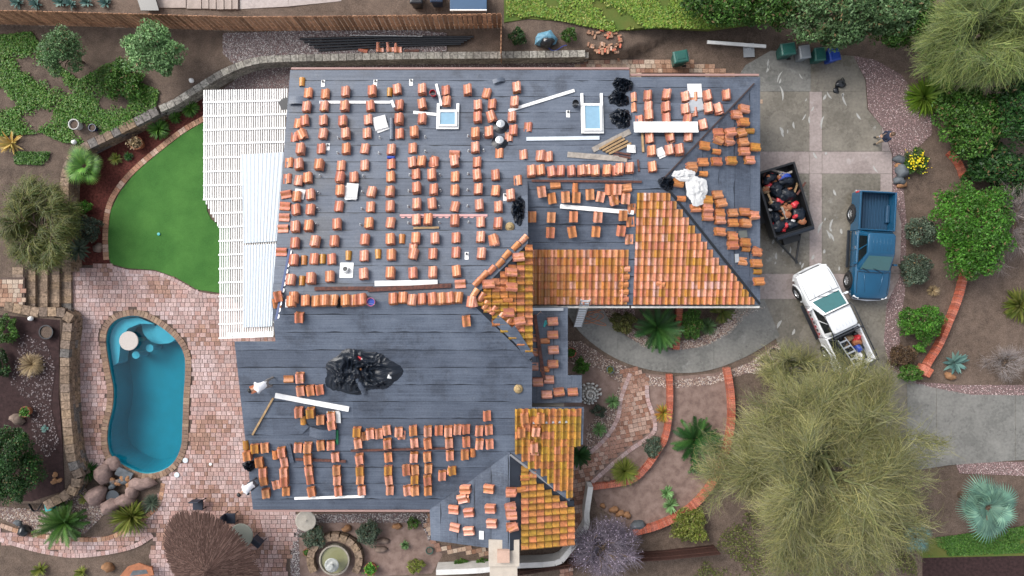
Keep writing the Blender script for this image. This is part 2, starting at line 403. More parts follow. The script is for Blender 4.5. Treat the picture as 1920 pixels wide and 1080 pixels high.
ii = (np.arange(nyg - 1)[:, None] * nxg + np.arange(nxg - 1)[None, :]).ravel(); Fq = np.stack([ii, ii + 1, ii + nxg + 1, ii + nxg], -1)
me.loops.add(Fq.size); me.loops.foreach_set('vertex_index', Fq.astype(np.int32).ravel()); me.polygons.add(len(Fq)); me.polygons.foreach_set('loop_start', np.arange(0, Fq.size, 4, dtype=np.int32)); me.update()
tagit(link('ground', me, SOIL), kind='structure')
def gz(x, y):
    i = int(np.clip(np.searchsorted(gx, x), 1, nxg - 1)); j = int(np.clip(np.searchsorted(gy, y), 1, nyg - 1))
    return float(max(GZ[j, i], GZ[j - 1, i - 1], GZ[j, i - 1]))
def sheet(name, px, z, mat, zth=.02, kind='structure', sm=0, **t):
    p = pw(px, z);  p = smoothpts(p, True, sm) if sm else p
    return obj(name, MB().prism(p, z - .3, z), mat, kind=kind, **t), p
def pebbles(name, poly, n, smin, smax, z, pal, label=None, parent=None):
    xs = [p[0] for p in poly]; ys = [p[1] for p in poly]; X = nr.uniform(min(xs), max(xs), n * 4); Y = nr.uniform(min(ys), max(ys), n * 4)
    k = np_in(X, Y, poly); X, Y = X[k][:n], Y[k][:n]; n = len(X)
    s = nr.uniform(smin, smax, n); base = np.array([(1, 0, 0), (0, 1, 0), (-1, 0, 0), (0, -1, 0), (0, 0, .7), (0, 0, -.4)])
    a = nr.uniform(0, 6.28, n); ca, sa = np.cos(a), np.sin(a); st = nr.uniform(.6, 1, n)
    V = np.repeat(base[None], n, 0) * s[:, None, None]; V[..., 1] *= st[:, None]
    x = V[..., 0] * ca[:, None] - V[..., 1] * sa[:, None]; y = V[..., 0] * sa[:, None] + V[..., 1] * ca[:, None]
    Z = np.array([z(xx, yy) for xx, yy in zip(X, Y)]) if callable(z) else np.full(n, z)
    V = np.stack([x + X[:, None], y + Y[:, None], V[..., 2] + Z[:, None]], -1)
    tri = np.array([(0, 1, 4), (1, 2, 4), (2, 3, 4), (3, 0, 4)])
    pal = np.array(pal); c = pal[nr.integers(0, len(pal), n)] * nr.uniform(.7, 1.2, (n, 1))
    me = np_mesh(name, V[:, tri].reshape(-1, 3, 3), 3, np.repeat(c, 4, 0)); o = link(name, me, PEB, parent); return tagit(o, label, kind='stuff')
PINKG = [(.46, .31, .31), (.38, .24, .24), (.55, .43, .42), (.27, .17, .17), (.6, .52, .51)]
TANG = [(.42, .32, .26), (.3, .21, .16), (.5, .42, .36), (.24, .16, .13), (.55, .5, .46)]
GREYG = [(.3, .27, .27), (.42, .38, .37), (.2, .17, .17), (.55, .52, .5), (.13, .11, .11)]

# driveway and its slabs
DRIVE = [(1380, 150), (1398, 122), (1445, 95), (1600, 105), (1622, 150), (1626, 205), (1655, 240), (1672, 290), (1673, 360), (1690, 420), (1686, 520), (1662, 570), (1657, 640), (1668, 692), (1740, 725), (1820, 740), (2300, 745), (2300, 862), (1920, 862), (1780, 872), (1600, 900), (1500, 760), (1478, 690), (1452, 630), (1380, 600)]
drv, drvp = sheet('driveway', DRIVE, .01, CONC)
def slab(name, x0, y0, x1, y1, mat, parent, poly, z=.028, gap=.012):
    a = W(x0, y1); b = W(x1, y0); p = clip(poly, 1, 0, a.x + gap); p = clip(p, -1, 0, -b.x + gap); p = clip(p, 0, 1, a.y + gap); p = clip(p, 0, -1, -b.y + gap)
    if len(p) > 2: obj(name, MB().prism(p, -.05, z), mat, parent)
for r_ in [(1380, 172, 1517, 284, CONC), (1517, 172, 1541, 284, CONCP), (1541, 172, 1653, 284, CONC), (1653, 172, 1700, 284, CONCP), (1380, 284, 1517, 326, CONCP), (1517, 284, 1541, 326, CONCP), (1541, 284, 1700, 326, CONCP), (1380, 326, 1517, 513, CONC), (1517, 326, 1541, 513, CONCP), (1541, 326, 1650, 513, CONC), (1650, 326, 1720, 513, CONCP), (1380, 513, 1500, 561, CONCP), (1500, 513, 1720, 561, CONCP), (1380, 561, 1560, 720, CONC), (1560, 561, 1700, 800, CONC), (1380, 90, 1520, 172, CONCG), (1520, 90, 1640, 172, CONC), (1700, 720, 1755, 900, CONCG), (1755, 720, 1903, 900, CONCG), (1903, 720, 2300, 900, CONCG)]:
    slab('concrete_slab', *r_, drv, drvp)
CHALK = pm('dried_slurry', (.5, .5, .48), .8, .2, 8)
for i in range(62):
    if i < 34: px, py = rnd.uniform(1440, 1650), rnd.uniform(170, 500)
    else: px, py = rnd.choice([(1560, 440), (1480, 470), (1550, 480), (1470, 600), (1600, 620), (1440, 100), (1480, 130)]); px += rnd.uniform(-28, 28); py += rnd.uniform(-30, 30)
    c = W(px, py, .034)
    if not inpoly(c.x, c.y, drvp): continue
    rad = rnd.uniform(.4, 1.1); a0 = rnd.uniform(-.6, .6) + (0 if rnd.random() < .6 else math.pi); sp = rnd.uniform(.25, .8); ww = rnd.uniform(.025, .07)
    pts = []; n = 9
    for k in range(n): a = a0 + sp * (k / (n - 1) - .5); t = ww * (1 - abs(2 * k / (n - 1) - 1) ** 2) + .006; pts.append((a, t))
    q = [(c.x - rad * math.cos(a0) + (rad + t) * math.cos(a), c.y - rad * math.sin(a0) + (rad + t) * math.sin(a)) for a, t in pts] + [(c.x - rad * math.cos(a0) + (rad - t) * math.cos(a), c.y - rad * math.sin(a0) + (rad - t) * math.sin(a)) for a, t in pts[::-1]]
    obj('slurry_mark', MB().prism(q, .03, .0335), CHALK, drv)
# curved front path
fo = smoothpts([(1050, 560), (1085, 620), (1140, 664), (1200, 689), (1265, 699), (1330, 694), (1400, 668), (1462, 630)], False, 5); fi = smoothpts([(1432, 560), (1395, 590), (1365, 622), (1320, 647), (1262, 656), (1205, 646), (1155, 614), (1118, 560)], False, 5)
pth, pthp = sheet('front_path', fo + fi, .012, CONCG)
for x0, x1 in ((1040, 1158), (1158, 1252), (1252, 1338), (1338, 1480)): slab('concrete_slab', x0, 500, x1, 800, CONCG, pth, pthp, .03)
# gravel
def gravel(name, px, n, s0, s1, pal, label, z=.012, base=(.27, .19, .185), sm=0):
    m = pm(name + '_bed', base, .9, .5, 12, .2, 0, 'world', .8, 35); zz = z if not callable(z) else None
    o, p = sheet(name + '_bed', px, UP + .03 if callable(z) else z, m, sm=sm)
    pebbles(name, p, n, s0, s1, (UP + .04) if callable(z) else z + .006, pal, label)
gravel('driveway_gravel', [(1600, 105), (1640, 112), (1690, 140), (1745, 215), (1748, 250), (1700, 298), (1692, 330), (1700, 420), (1697, 545), (1690, 600), (1686, 660), (1710, 715), (1800, 722), (1930, 722), (2300, 722), (2300, 744), (1820, 742), (1735, 727), (1664, 694), (1655, 640), (1660, 570), (1684, 522), (1688, 420), (1674, 360), (1674, 290), (1656, 240), (1628, 205), (1624, 150)], 16000, .012, .035, PINKG, 'pinkish gravel border along the right side of the driveway')
gravel('bottom_gravel', [(1790, 866), (1920, 866), (2200, 868), (2200, 895), (1920, 892), (1800, 888)], 2500, .012, .03, PINKG, 'pink gravel strip below the driveway entrance')
gravel('upper_gravel', [(418, 62), (560, 58), (780, 57), (838, 62), (838, 96), (640, 102), (520, 105), (470, 111), (440, 122), (418, 100)], 9000, .015, .04, GREYG, 'pale gravel between the wooden fence and the retaining wall', z=lambda x, y: 0)
gravel('side_gravel', [(420, 165), (470, 130), (560, 122), (1180, 118), (1180, 132), (548, 140), (545, 200), (400, 200)], 6000, .012, .035, GREYG, 'grey gravel strip between the retaining wall and the house')
gravel('front_gravel', [(1060, 640), (1090, 640), (1140, 672), (1200, 700), (1195, 780), (1170, 820), (1150, 850), (1115, 880), (1100, 850), (1100, 800), (1140, 760), (1165, 720), (1120, 690), (1060, 680)], 3500, .015, .045, TANG, 'tan gravel edging beside the paver walk near the house', base=(.24, .17, .15))
gravel('curve_gravel', [(1440, 575), (1400, 592), (1370, 625), (1322, 650), (1262, 658), (1205, 650), (1160, 618), (1120, 575), (1140, 572), (1180, 612), (1215, 632), (1262, 642), (1310, 634), (1350, 612), (1380, 580)], 3800, .015, .05, TANG, 'tan gravel rim inside the curved front path')
gravel('shrub_gravel', [(1060, 572), (1190, 572), (1190, 600), (1150, 612), (1120, 590)], 900, .015, .04, PINKG, 'pink gravel under the eave beside the ladder')
gravel('outer_gravel', [(1200, 702), (1265, 712), (1335, 706), (1405, 680), (1460, 642), (1478, 690), (1440, 700), (1400, 700), (1330, 722), (1260, 728), (1205, 722)], 2600, .015, .05, TANG, 'tan gravel outside the curved front path')
gravel('pond_gravel', [(150, 905), (200, 960), (160, 1000), (60, 1000), (0, 970), (0, 950), (60, 955), (110, 950)], 2600, .02, .06, TANG, 'tan pebbles around the spiky palms beside the pool waterfall')
gravel('court_gravel', [(545, 965), (800, 962), (810, 1000), (805, 1015), (790, 980), (600, 980), (560, 1010), (562, 1080), (545, 1080)], 3000, .02, .055, GREYG, 'grey cobbles bordering the small courtyard below the house')
gravel('planter_gravel', [(40, 625), (85, 640), (105, 690), (95, 760), (112, 830), (90, 860), (60, 820), (60, 760), (20, 720)], 650, .02, .06, [(.24, .2, .2), (.32, .27, .27), (.15, .12, .12)], 'scattered pale stones in the raised planter bed', z=lambda x, y: 0, base=(.06, .035, .035))
DG_BED = pm('decomposed_granite', (.3, .215, .185), .9, .35, 2.5, .2, 0, 'world', .7, 30, (.19, .13, .11))
sheet('front_garden_bed', [(1062, 660), (1120, 668), (1200, 698), (1262, 706), (1340, 700), (1362, 692), (1370, 740), (1368, 800), (1354, 860), (1330, 908), (1290, 950), (1236, 980), (1188, 994), (1120, 950), (1108, 915), (1075, 900), (1060, 820), (1050, 740)], .006, DG_BED)
sheet('courtyard_bed', [(545, 962), (805, 960), (812, 1012), (830, 1040), (810, 1075), (545, 1090)], .004, DG_BED)
sheet('red_mulch_bed', [(388, 172), (300, 214), (200, 266), (150, 296), (134, 330), (134, 497), (206, 497), (196, 440), (203, 390), (222, 352), (255, 316), (300, 277), (345, 243), (388, 222)], .008, MULCH)
sheet('dark_mulch_bed', [(-40, 588), (112, 600), (110, 740), (118, 850), (120, 920), (60, 940), (-40, 938)], UP + .02, DMULCH)
sheet('front_mulch_bed', [(1730, 1046), (2200, 1036), (2200, 1200), (1730, 1200)], .006, DMULCH)
sheet('back_grass', [(945, -80), (1440, -80), (1440, 40), (1330, 55), (1230, 50), (1140, 58), (1060, 40), (990, 35), (945, 42)], .93, GRASS)
sheet('front_grass', [(1700, 1012), (2200, 985), (2200, 1036), (1730, 1046)], .004, GRASS)
# lawn
LAWN = [(383, 228), (345, 250), (300, 285), (255, 322), (225, 360), (207, 395), (202, 440), (203, 480), (209, 495), (240, 503), (290, 506), (330, 520), (370, 543), (430, 552), (430, 428), (412, 424), (395, 410), (388, 395), (385, 360)]
sheet('lawn', LAWN, .03, TURF)

# ------------------------------------------------------------------ pavers
def darken(c, k): return tuple(x * k for x in c)
PAV = [(.48, .36, .35), (.45, .32, .3), (.42, .28, .26), (.46, .33, .31), (.38, .23, .2), (.42, .28, .25), (.3, .17, .13), (.34, .2, .15)]
PAVB = [(.3, .17, .11), (.36, .22, .15), (.25, .13, .08), (.42, .3, .22), (.46, .36, .28), (.33, .18, .13)]
def pave(parent, poly, row, widths, pal, ang=0, holes=(), z=.03, keep=300, focus=(0, 0), dark=None, near=None):
    ca, sa = math.cos(ang), math.sin(ang); rp = [(x * ca + y * sa, -x * sa + y * ca) for x, y in poly]
    xs = [p[0] for p in rp]; ys = [p[1] for p in rp]; cells = []; y = min(ys)
    while y < max(ys):
        x = min(xs) - rnd.random() * .2
        while x < max(xs):
            wd = rnd.choice(widths); cx, cy = x + wd / 2, y + row / 2; X, Y = cx * ca - cy * sa, cx * sa + cy * ca
            if inpoly(X, Y, poly) and not any(inpoly(X, Y, h) for h in holes): cells.append((X, Y, wd))
            x += wd
        y += row
    cells.sort(key=lambda c: (c[0] - focus[0]) ** 2 + (c[1] - focus[1]) ** 2)
    meshes = {wd: MB().box((0, 0, 0), (wd - .014, row - .014, .06), taper=.97).mesh('paver') for wd in widths}
    rest = MB(); rc = []
    from mathutils import noise as mn
    for i, (X, Y, wd) in enumerate(cells):
        v = mn.noise(Vector((X * .45, Y * .45, 0))) * 1.3 + rnd.uniform(-.35, .35)
        k = int(np.clip((v + .75) / 1.5 * len(pal), 0, len(pal) - 1)); c = darken(pal[k], rnd.uniform(.8, 1.15))
        zz = z - .03 + rnd.uniform(-.003, .003)
        if i < keep:
            o = link('paver', meshes[wd], PIECE, parent); o.location = Vector((X, Y, zz)) - wloc(parent); o.rotation_euler.z = ang; o.color = (*c, 1)
        else:
            rest.box((X, Y, zz), (wd - .014, row - .014, .06), ang, taper=.97); rc += [c] * 8
    if rest.v:
        o = link('paver_field', rest.mesh('paver_field'), PIECEA, parent); setcol(o.data, np.array(rc)); o.location = -wloc(parent); tagit(o, kind='stuff')
JOINT = pm('sand_joint', (.13, .09, .075), .9, .3, 5, co='world')
PATIO = [(132, 500), (205, 497), (240, 507), (290, 510), (330, 524), (370, 547), (432, 556), (520, 640), (520, 940), (560, 965), (560, 985), (540, 1060), (545, 1120), (270, 1120), (290, 1000), (240, 1025), (150, 1040), (80, 1030), (-60, 1010), (-60, 984), (60, 1003), (150, 1012), (215, 1005), (290, 960), (303, 905), (285, 890), (200, 895), (150, 885), (140, 850), (130, 700), (132, 600)]
patp = pw(PATIO, 0); c0 = Vector((sum(p[0] for p in POOL) / len(POOL), sum(p[1] for p in POOL) / len(POOL)))
def grow(poly, d):
    out = []; n = len(poly)
    for i in range(n):
        a, b = Vector(poly[i - 1][:2]), Vector(poly[(i + 1) % n][:2]); t = (b - a).normalized(); nn = Vector((t.y, -t.x))
        if inpoly(poly[i][0] + nn.x * .05, poly[i][1] + nn.y * .05, poly): nn = -nn
        out.append((poly[i][0] + nn.x * d, poly[i][1] + nn.y * d))
    return out
COPE = grow(POOL, .36)
def holed(name, poly, hole, z, mat):
    vs = [Vector(p) for p in poly] + [Vector(p) for p in hole]; n, m = len(poly), len(hole)
    ed = [(i, (i + 1) % n) for i in range(n)] + [(n + i, n + (i + 1) % m) for i in range(m)]
    v, e, f, *_ = delaunay_2d_cdt(vs, ed, [], 0, 1e-5); keep = []
    for t in f:
        c = sum((v[i] for i in t), Vector((0, 0))) / len(t)
        if inpoly(c.x, c.y, poly) and not inpoly(c.x, c.y, hole): keep.append(tuple(t))
    mb = MB(); mb.add([(q.x, q.y, z) for q in v], keep); return obj(name, mb, mat, kind='structure')
pat = holed('patio', patp, grow(POOL, .1), .012, JOINT)
WF = pw([(180, 880), (205, 855), (240, 880), (290, 892), (300, 920), (250, 945), (200, 960), (170, 935)])
pave(pat, patp, .235, (.19, .25, .33), PAV, 0, (COPE, WF), .04, 300, (W(400, 700).x, W(400, 700).y))
WALK = pw(smoothpts([(1168, 690), (1210, 699), (1215, 735), (1228, 780), (1222, 806), (1180, 835), (1135, 870), (1105, 905), (1100, 960), (1080, 1030), (1075, 1080), (1052, 1080), (1060, 990), (1068, 900), (1085, 870), (1110, 845), (1145, 812), (1158, 775), (1166, 730)], True, 4))
wk = obj('paver_walk', MB().prism(WALK, -.2, .01), JOINT, kind='structure'); pave(wk, WALK, .23, (.2, .27), [(.33, .18, .13), (.4, .24, .18), (.28, .14, .095), (.44, .3, .24), (.36, .2, .15)], R(12), (), .04, 300)
SIDE = pw(smoothpts([(1103, 112), (1250, 112), (1330, 122), (1395, 150), (1425, 190), (1405, 190), (1370, 150), (1300, 140), (1103, 140)], True, 4))
sp_ = obj('side_path', MB().prism(SIDE, -.2, .01), JOINT, kind='structure'); pave(sp_, SIDE, .24, (.24, .32), PAVB, 0, (), .04, 300)
LPATH = pw([(-60, 520), (46, 520), (46, 575), (-60, 570)], UP)
lp_ = obj('upper_path', MB().prism(LPATH, .6, UP + .01), JOINT, kind='structure'); pave(lp_, LPATH, .24, (.24, .32), PAVB, 0, (), UP + .04, 300)
CPATH = pw([(800, 962), (812, 962), (812, 1008), (825, 1022), (920, 1030), (920, 1040), (825, 1036), (790, 985)])
cp_ = obj('court_path', MB().prism(CPATH, -.2, .012), JOINT, kind='structure'); pave(cp_, CPATH, .24, (.24, .32), PAVB, .2, (), .04, 300)

# brick rows laid along curves
def brickrow(name, pts_px, z, size, pal, label, cat, h=.06, smoothn=5, step=None, kind=None):
    p = smoothpts(pw(pts_px, z), False, smoothn); q = along(p, step or size[0] + .012)
    a = W(*pts_px[len(pts_px) // 2], z); t = thing(name, label, cat, (a.x, a.y, z - h)) if not kind else None
    me = MB().box((0, 0, 0), (size[0], size[1], h), taper=.97).mesh('brick')
    for x, y, an in q:
        o = link('brick', me, PIECE, t); o.location = Vector((x, y, z - h / 2 + rnd.uniform(-.004, .004))) - t.location; o.rotation_euler.z = an + rnd.uniform(-.03, .03); o.color = (*darken(rnd.choice(pal), rnd.uniform(.8, 1.15)), 1)
    return t
REDB = [(.46, .13, .075), (.42, .11, .065), (.5, .17, .11), (.4, .13, .09)]
EDGB = [(.42, .24, .15), (.36, .18, .11), (.5, .34, .26), (.3, .16, .1)]
brickrow('brick_edging', [(386, 220), (345, 243), (300, 277), (255, 315), (222, 352), (203, 390), (197, 440), (199, 490)], .06, (.2, .3), EDGB, 'curved brick edging between the green lawn and red mulch', 'edging')
brickrow('brick_edging', [(206, 500), (240, 509), (290, 512), (330, 527), (370, 549), (412, 557)], .06, (.2, .2), PAV[:4], 'pale brick edging along the lower rim of the lawn', 'edging')
brickrow('brick_wall', [(1256, 702), (1257, 760), (1250, 815), (1235, 845), (1210, 880), (1180, 903), (1112, 914)], .35, (.11, .3), REDB, 'low red brick wall curving beside the paver walk to the white wall', 'garden wall', .35)
brickrow('brick_wall', [(1364, 690), (1372, 740), (1372, 800), (1358, 860), (1335, 910), (1295, 955), (1240, 985), (1188, 1000)], .4, (.11, .34), REDB, 'long curved red brick wall around the lower front garden', 'garden wall', .4)
brickrow('brick_wall', [(1813, 508), (1800, 560), (1782, 605), (1765, 645), (1745, 678), (1732, 702)], .4, (.11, .28), REDB, 'narrow red brick wall below the big green bush on the right', 'garden wall', .4)
brickrow('brick_wall', [(1782, 285), (1800, 305), (1810, 330)], .3, (.11, .28), REDB, 'short red brick wall piece beside the strappy bushes on the right', 'garden wall', .3)
brickrow('brick_pier', [(1728, 690), (1745, 700)], .5, (.2, .5), REDB, 'square brick pier ending the right hand brick wall', 'pier', .5, 2)
brickrow('brick_wall', [(1276, 570), (1272, 610), (1268, 655)], .3, (.1, .34), REDB, 'short red brick wall between the large cycad and the boxy hedge', 'garden wall', .3, 2)
brickrow('brick_edging', [(1182, 700), (1165, 745), (1158, 785), (1135, 822), (1100, 855), (1075, 880)], .06, (.22, .22), PAV[:4], 'pale paver edging on the house side of the walk', 'edging')
brickrow('brick_edging', [(1213, 722), (1215, 750), (1228, 790), (1222, 815), (1180, 845), (1140, 878), (1110, 905)], .065, (.22, .22), PAV[:4], 'pale paver edging on the garden side of the walk', 'edging')
brickrow('brick_edging', [(0, 985), (60, 1003), (150, 1012), (215, 1005), (290, 955), (306, 905)], .06, (.22, .24), EDGB, 'brick edging of the path below the spiky palms', 'edging')
brickrow('brick_edging', [(0, 1012), (80, 1034), (150, 1042), (240, 1028), (285, 1005)], .06, (.22, .24), PAV[:5], 'pale brick edging along the bottom rim of the lower left path', 'edging')
STONE = [(.25, .18, .13), (.22, .165, .13), (.28, .2, .135), (.18, .165, .155), (.3, .22, .16)]
def blockwall(name, pts, z0, z1, size, pal, label, courses, cap=None):
    p = smoothpts(pw(pts, z1), False, 4); a = p[len(p) // 2]; t = thing(name, label, 'retaining wall', (a[0], a[1], z0))
    hh = (z1 - z0) / courses; me = MB().box((0, 0, 0), (size[0] - .012, size[1], hh - .012), taper=.98).mesh('block'); mc = MB().box((0, 0, 0), (size[0] * 1.0 - .012, size[1] + .07, hh - .005), taper=.97).mesh('cap_block')
    for k in range(courses):
        top = k == courses - 1
        for x, y, an in along(p, size[0])[(0):]:
            o = link('cap_block' if top else 'block', mc if top else me, BLOCK, t); o.location = Vector((x + math.cos(an) * size[0] / 2 * (k % 2), y + math.sin(an) * size[0] / 2 * (k % 2), z0 + hh * (k + .5))) - t.location; o.rotation_euler.z = an + rnd.uniform(-.02, .02); o.color = (*darken(rnd.choice(pal), rnd.uniform(.75, 1.15)), 1)
    return t
blockwall('retaining_wall', WALLC, 0, 1.0, (.42, .3), [(.34, .32, .28), (.3, .28, .25), (.38, .36, .32)], 'long grey concrete block retaining wall behind the house', 4)
blockwall('stone_wall', WALLS, 0, 1.0, (.45, .4), STONE, 'brown block wall curving above the red mulch bed', 4)
blockwall('planter_wall', PLANTER, 0, 1.0, (.46, .42), STONE, 'brown block planter wall left of the swimming pool', 4)
# garden steps, climbing west
st = thing('garden_steps', 'brown block steps climbing left from the patio', 'steps', W(90, 540))
for k in range(5):
    z1 = UP * (k + 1) / 5; x1 = 136 - k * 18; a = W(x1 - 18, 582); b = W(x1, 502); n = 6
    for j in range(n):
        y0 = a.y + (b.y - a.y) * j / n; y1 = a.y + (b.y - a.y) * (j + 1) / n
        o = obj('tread_block', MB().prism([(a.x, y0 + .006), (b.x + .04, y0 + .006), (b.x + .04, y1 - .006), (a.x, y1 - .006)], 0, z1), BLOCK, st); o.color = (*darken(rnd.choice(STONE), rnd.uniform(.8, 1.2)), 1)

# ------------------------------------------------------------------ swimming pool
pl = thing('swimming_pool', 'kidney shaped blue swimming pool in the paver patio', 'swimming pool', (c0.x, c0.y, 0))
PLAST = pm('pool_plaster', (.006, .27, .35), .6, .12, 1.5, co='world'); PLASTL = pm('pool_ledge', (.3, .5, .6), .6, .12, 2, co='world')
mb = MB(); n = len(POOL); mb.add([(p[0], p[1], 0) for p in POOL] + [(c0.x + (p[0] - c0.x) * .86, c0.y + (p[1] - c0.y) * .9, -1.5) for p in POOL], [(i, (i + 1) % n, n + (i + 1) % n, n + i) for i in range(n)] + [tuple(n + i for i in range(n))])
obj('basin', mb, PLAST, pl)
def m_water():
    m, t, b = nodes('pool_water', .03, .5); out = t.nodes['Material Output']; t.nodes.remove(b)
    tr = t.nodes.new('ShaderNodeBsdfTransparent'); tr.inputs[0].default_value = (.42, .86, .92, 1); gl = t.nodes.new('ShaderNodeBsdfGlossy'); gl.inputs['Roughness'].default_value = .03
    fr = t.nodes.new('ShaderNodeFresnel'); fr.inputs[0].default_value = 1.33; mx = t.nodes.new('ShaderNodeMixShader'); t.links.new(fr.outputs[0], mx.inputs[0]); t.links.new(tr.outputs[0], mx.inputs[1]); t.links.new(gl.outputs[0], mx.inputs[2]); t.links.new(mx.outputs[0], out.inputs[0])
    bp = t.nodes.new('ShaderNodeBump'); bp.inputs['Strength'].default_value = .12; t.links.new(noise(t, coord(t, 'world'), 2.5, 3), bp.inputs['Height']); t.links.new(bp.outputs[0], gl.inputs['Normal']); return m
obj('water', MB().add([(p[0], p[1], -.12) for p in POOL], [tuple(range(n))]), m_water(), pl)
me = MB().box((0, 0, 0), (.19, .34, .07), taper=.96).mesh('coping_brick')
for x, y, an in along(grow(POOL, .16) + [grow(POOL, .16)[0]], .2):
    o = link('coping_brick', me, PIECE, pl); o.location = Vector((x, y, .03)) - pl.location; o.rotation_euler.z = an; o.color = (*darken(rnd.choice([(.24, .15, .1), (.28, .19, .13), (.2, .125, .09)]), rnd.uniform(.85, 1.15)), 1)
def inpool(px): return [p for p in pw(px, -.3)]
obj('shallow_ledge', MB().prism(inpool([(203, 640), (209, 614), (228, 599), (258, 595), (290, 608), (262, 607), (240, 616), (226, 640), (224, 665), (222, 680), (208, 688)]), -1.2, -.3), PLASTL, pl)
for k, (cx, cy, r_) in enumerate([(297, 610, 36), (312, 622, 22)]):
    c = W(cx, cy, -.6); obj('step', MB().prism([q for q in [(c.x + r_ / 34 * math.cos(a), c.y + r_ / 34 * math.sin(a)) for a in np.linspace(0, 6.28, 25)[:-1]] if inpoly(q[0], q[1], grow(POOL, -.03))], -1.4, -.85 + .3 * k), PLASTL, pl)
for cx, cy in ((273, 654), (247, 667)): obj('stool', MB().lathe([(.16, -1.45), (.16, -.5), (.21, -.45), (.21, -.4)], 16, W(cx, cy, 0) * 1), PLASTL, pl)
obj('table', MB().lathe([(.12, -1.4), (.12, 0), (.5, .02), (.52, .08), (.5, .1)], 28, W(243, 639, 0)), pm('pebbled_white', (.66, .6, .56), .7, .35, 30), pl)
# waterfall
wf = thing('rock_waterfall', 'pinkish artificial rock waterfall at the foot of the pool', 'waterfall', W(228, 920))
def rock(c, s, seed, flatn=.6):
    mb = MB(); rr = random.Random(seed); n, m = 12, 7; k = [rr.uniform(0, 6) for _ in range(4)]
    for i in range(m):
        ph = math.pi * i / (m - 1) - math.pi / 2
        for j in range(n):
            th = 2 * math.pi * j / n; q = 1 + .17 * math.sin(2 * th + k[0]) + .13 * math.sin(3 * th + k[1] + 2 * ph) + .09 * math.sin(5 * th + k[2]) + rr.uniform(-.05, .05)
            mb.v.append((c[0] + s[0] * q * math.cos(ph) * math.cos(th), c[1] + s[1] * q * math.cos(ph) * math.sin(th), c[2] + s[2] * (math.sin(ph) * (.9 + .1 * q) + .5)))
    for i in range(m - 1):
        for j in range(n): mb.f.append((i * n + j, i * n + (j + 1) % n, (i + 1) * n + (j + 1) % n, (i + 1) * n + j)); mb.m.append(0)
    return mb
FROCK = pm('faux_rock', (.36, .25, .22), .8, .45, 3, .3, 0, 'obj', .7, 10)
for i, (px, py, a, b, h) in enumerate([(200, 885, .55, .5, .5), (188, 925, .5, .6, .6), (215, 945, .6, .4, .55), (240, 935, .45, .4, .5), (268, 905, .7, .4, .35), (215, 868, .5, .35, .3), (252, 920, .4, .35, .4)]):
    q = W(px, py); obj('rock', rock((q.x, q.y, 0), (a, b, h), i), FROCK, wf, True)
q = W(238, 886); obj('spill_slab', MB().box((q.x, q.y, .25), (.9, .45, .12), R(-25)), ROCKB, wf, bevel=.02)
for i in range(16):
    q = W(228 + rnd.uniform(-14, 22), 902 + rnd.uniform(-10, 8)); obj('cobble', rock((q.x, q.y, .2), (rnd.uniform(.1, .2),) * 2 + (.12,), i + 40), rnd.choice([ROCK, ROCKB, ROCKO]), wf, True)
q = W(218, 928); obj('basin_water', MB().lathe([(.35, .3), (.36, .34)], 16, (q.x, q.y, 0)), simple('dark_water', (.05, .06, .07), .05), wf)

# ------------------------------------------------------------------ the house
house = thing('house', 'large single storey house with its clay tile roof half stripped', 'house', (0, 0, 0))
slopes = {}
def slope(key, pl_, poly, strip=True):
    b = MB().prism(poly, lambda x, y: pl_.z(x, y) - .2, lambda x, y: pl_.z(x, y) - .012); o = obj('roof_slope', b, SEAM, house, keep=True); slopes[key] = (o, pl_, poly)
    if strip:
        u = pl_.up2; ss = [p[0] * u.x + p[1] * u.y for p in poly]; s0 = min(ss) - .3; wd = .84
        while s0 < max(ss):
            q = clip(clip(poly, u.x, u.y, s0 + .004), -u.x, -u.y, -(s0 + wd))
            if len(q) > 2:
                mid = Vector((-u.y, u.x)); tt = [p[0] * mid.x + p[1] * mid.y for p in q]; c_ = rnd.uniform(min(tt), max(tt)); jj = rnd.uniform(-.004, .006)
                for sg in (1, -1):        # each course is laid in two lengths that meet at a lap
                    qq = clip(q, mid.x * sg, mid.y * sg, c_ * sg)
                    if len(qq) > 2:
                        q3 = []
                        for i_ in range(len(qq)):     # hand cut lower edge, a little uneven
                            a_, b_ = Vector(qq[i_]), Vector(qq[(i_ + 1) % len(qq)]); q3.append(tuple(a_))
                            if abs(a_.dot(u.xy) - s0) < .02 and abs(b_.dot(u.xy) - s0) < .02:
                                n_ = int((b_ - a_).length / .45)
                                for k_ in range(1, n_): w_ = a_.lerp(b_, k_ / n_) + u.xy * max(0, rnd.gauss(.025, .02)); q3.append(tuple(w_))
                        qq = q3
                    if len(qq) > 2: obj('underlayment_strip', MB().prism(qq, lambda x, y: pl_.z(x, y) - .01, lambda x, y: pl_.z(x, y) + .03 + jj * (sg > 0) - .026 * ((x * u.x + y * u.y) - s0) / wd), FELT if abs(u.y) > .5 else FELTX, o, keep=True)
            s0 += wd
    return o
slope('N', PN, [(-11.04, 10.84), (5.84, 10.84), (5.84, 5.15), (.75, 5.15), (.75, 2.1), (-1.96, -.61), (-11.04, -.61)])
slope('S', PS, [(-11.04, -.61), (-1.96, -.61), (.95, -3.5), (.95, -5.7), (3.44, -5.7), (3.44, -7.6), (2.85, -7.6), (2.85, -10.6), (-.1, -8.0), (-4.1, -11.02), (-12.9, -11.02), (-12.95, -2.5), (-11.04, -2.5)])
slope('C', PC, [(-1.96, -.61), (.95, -3.5), (.95, 2.3)], False)
slope('A', PA, [(.75, 5.15), (7.13, 5.15), (12.35, -.85), (.75, -.85)])
slope('E', PE, [(12.35, 10.5), (12.35, -.85), (7.13, 5.15)])
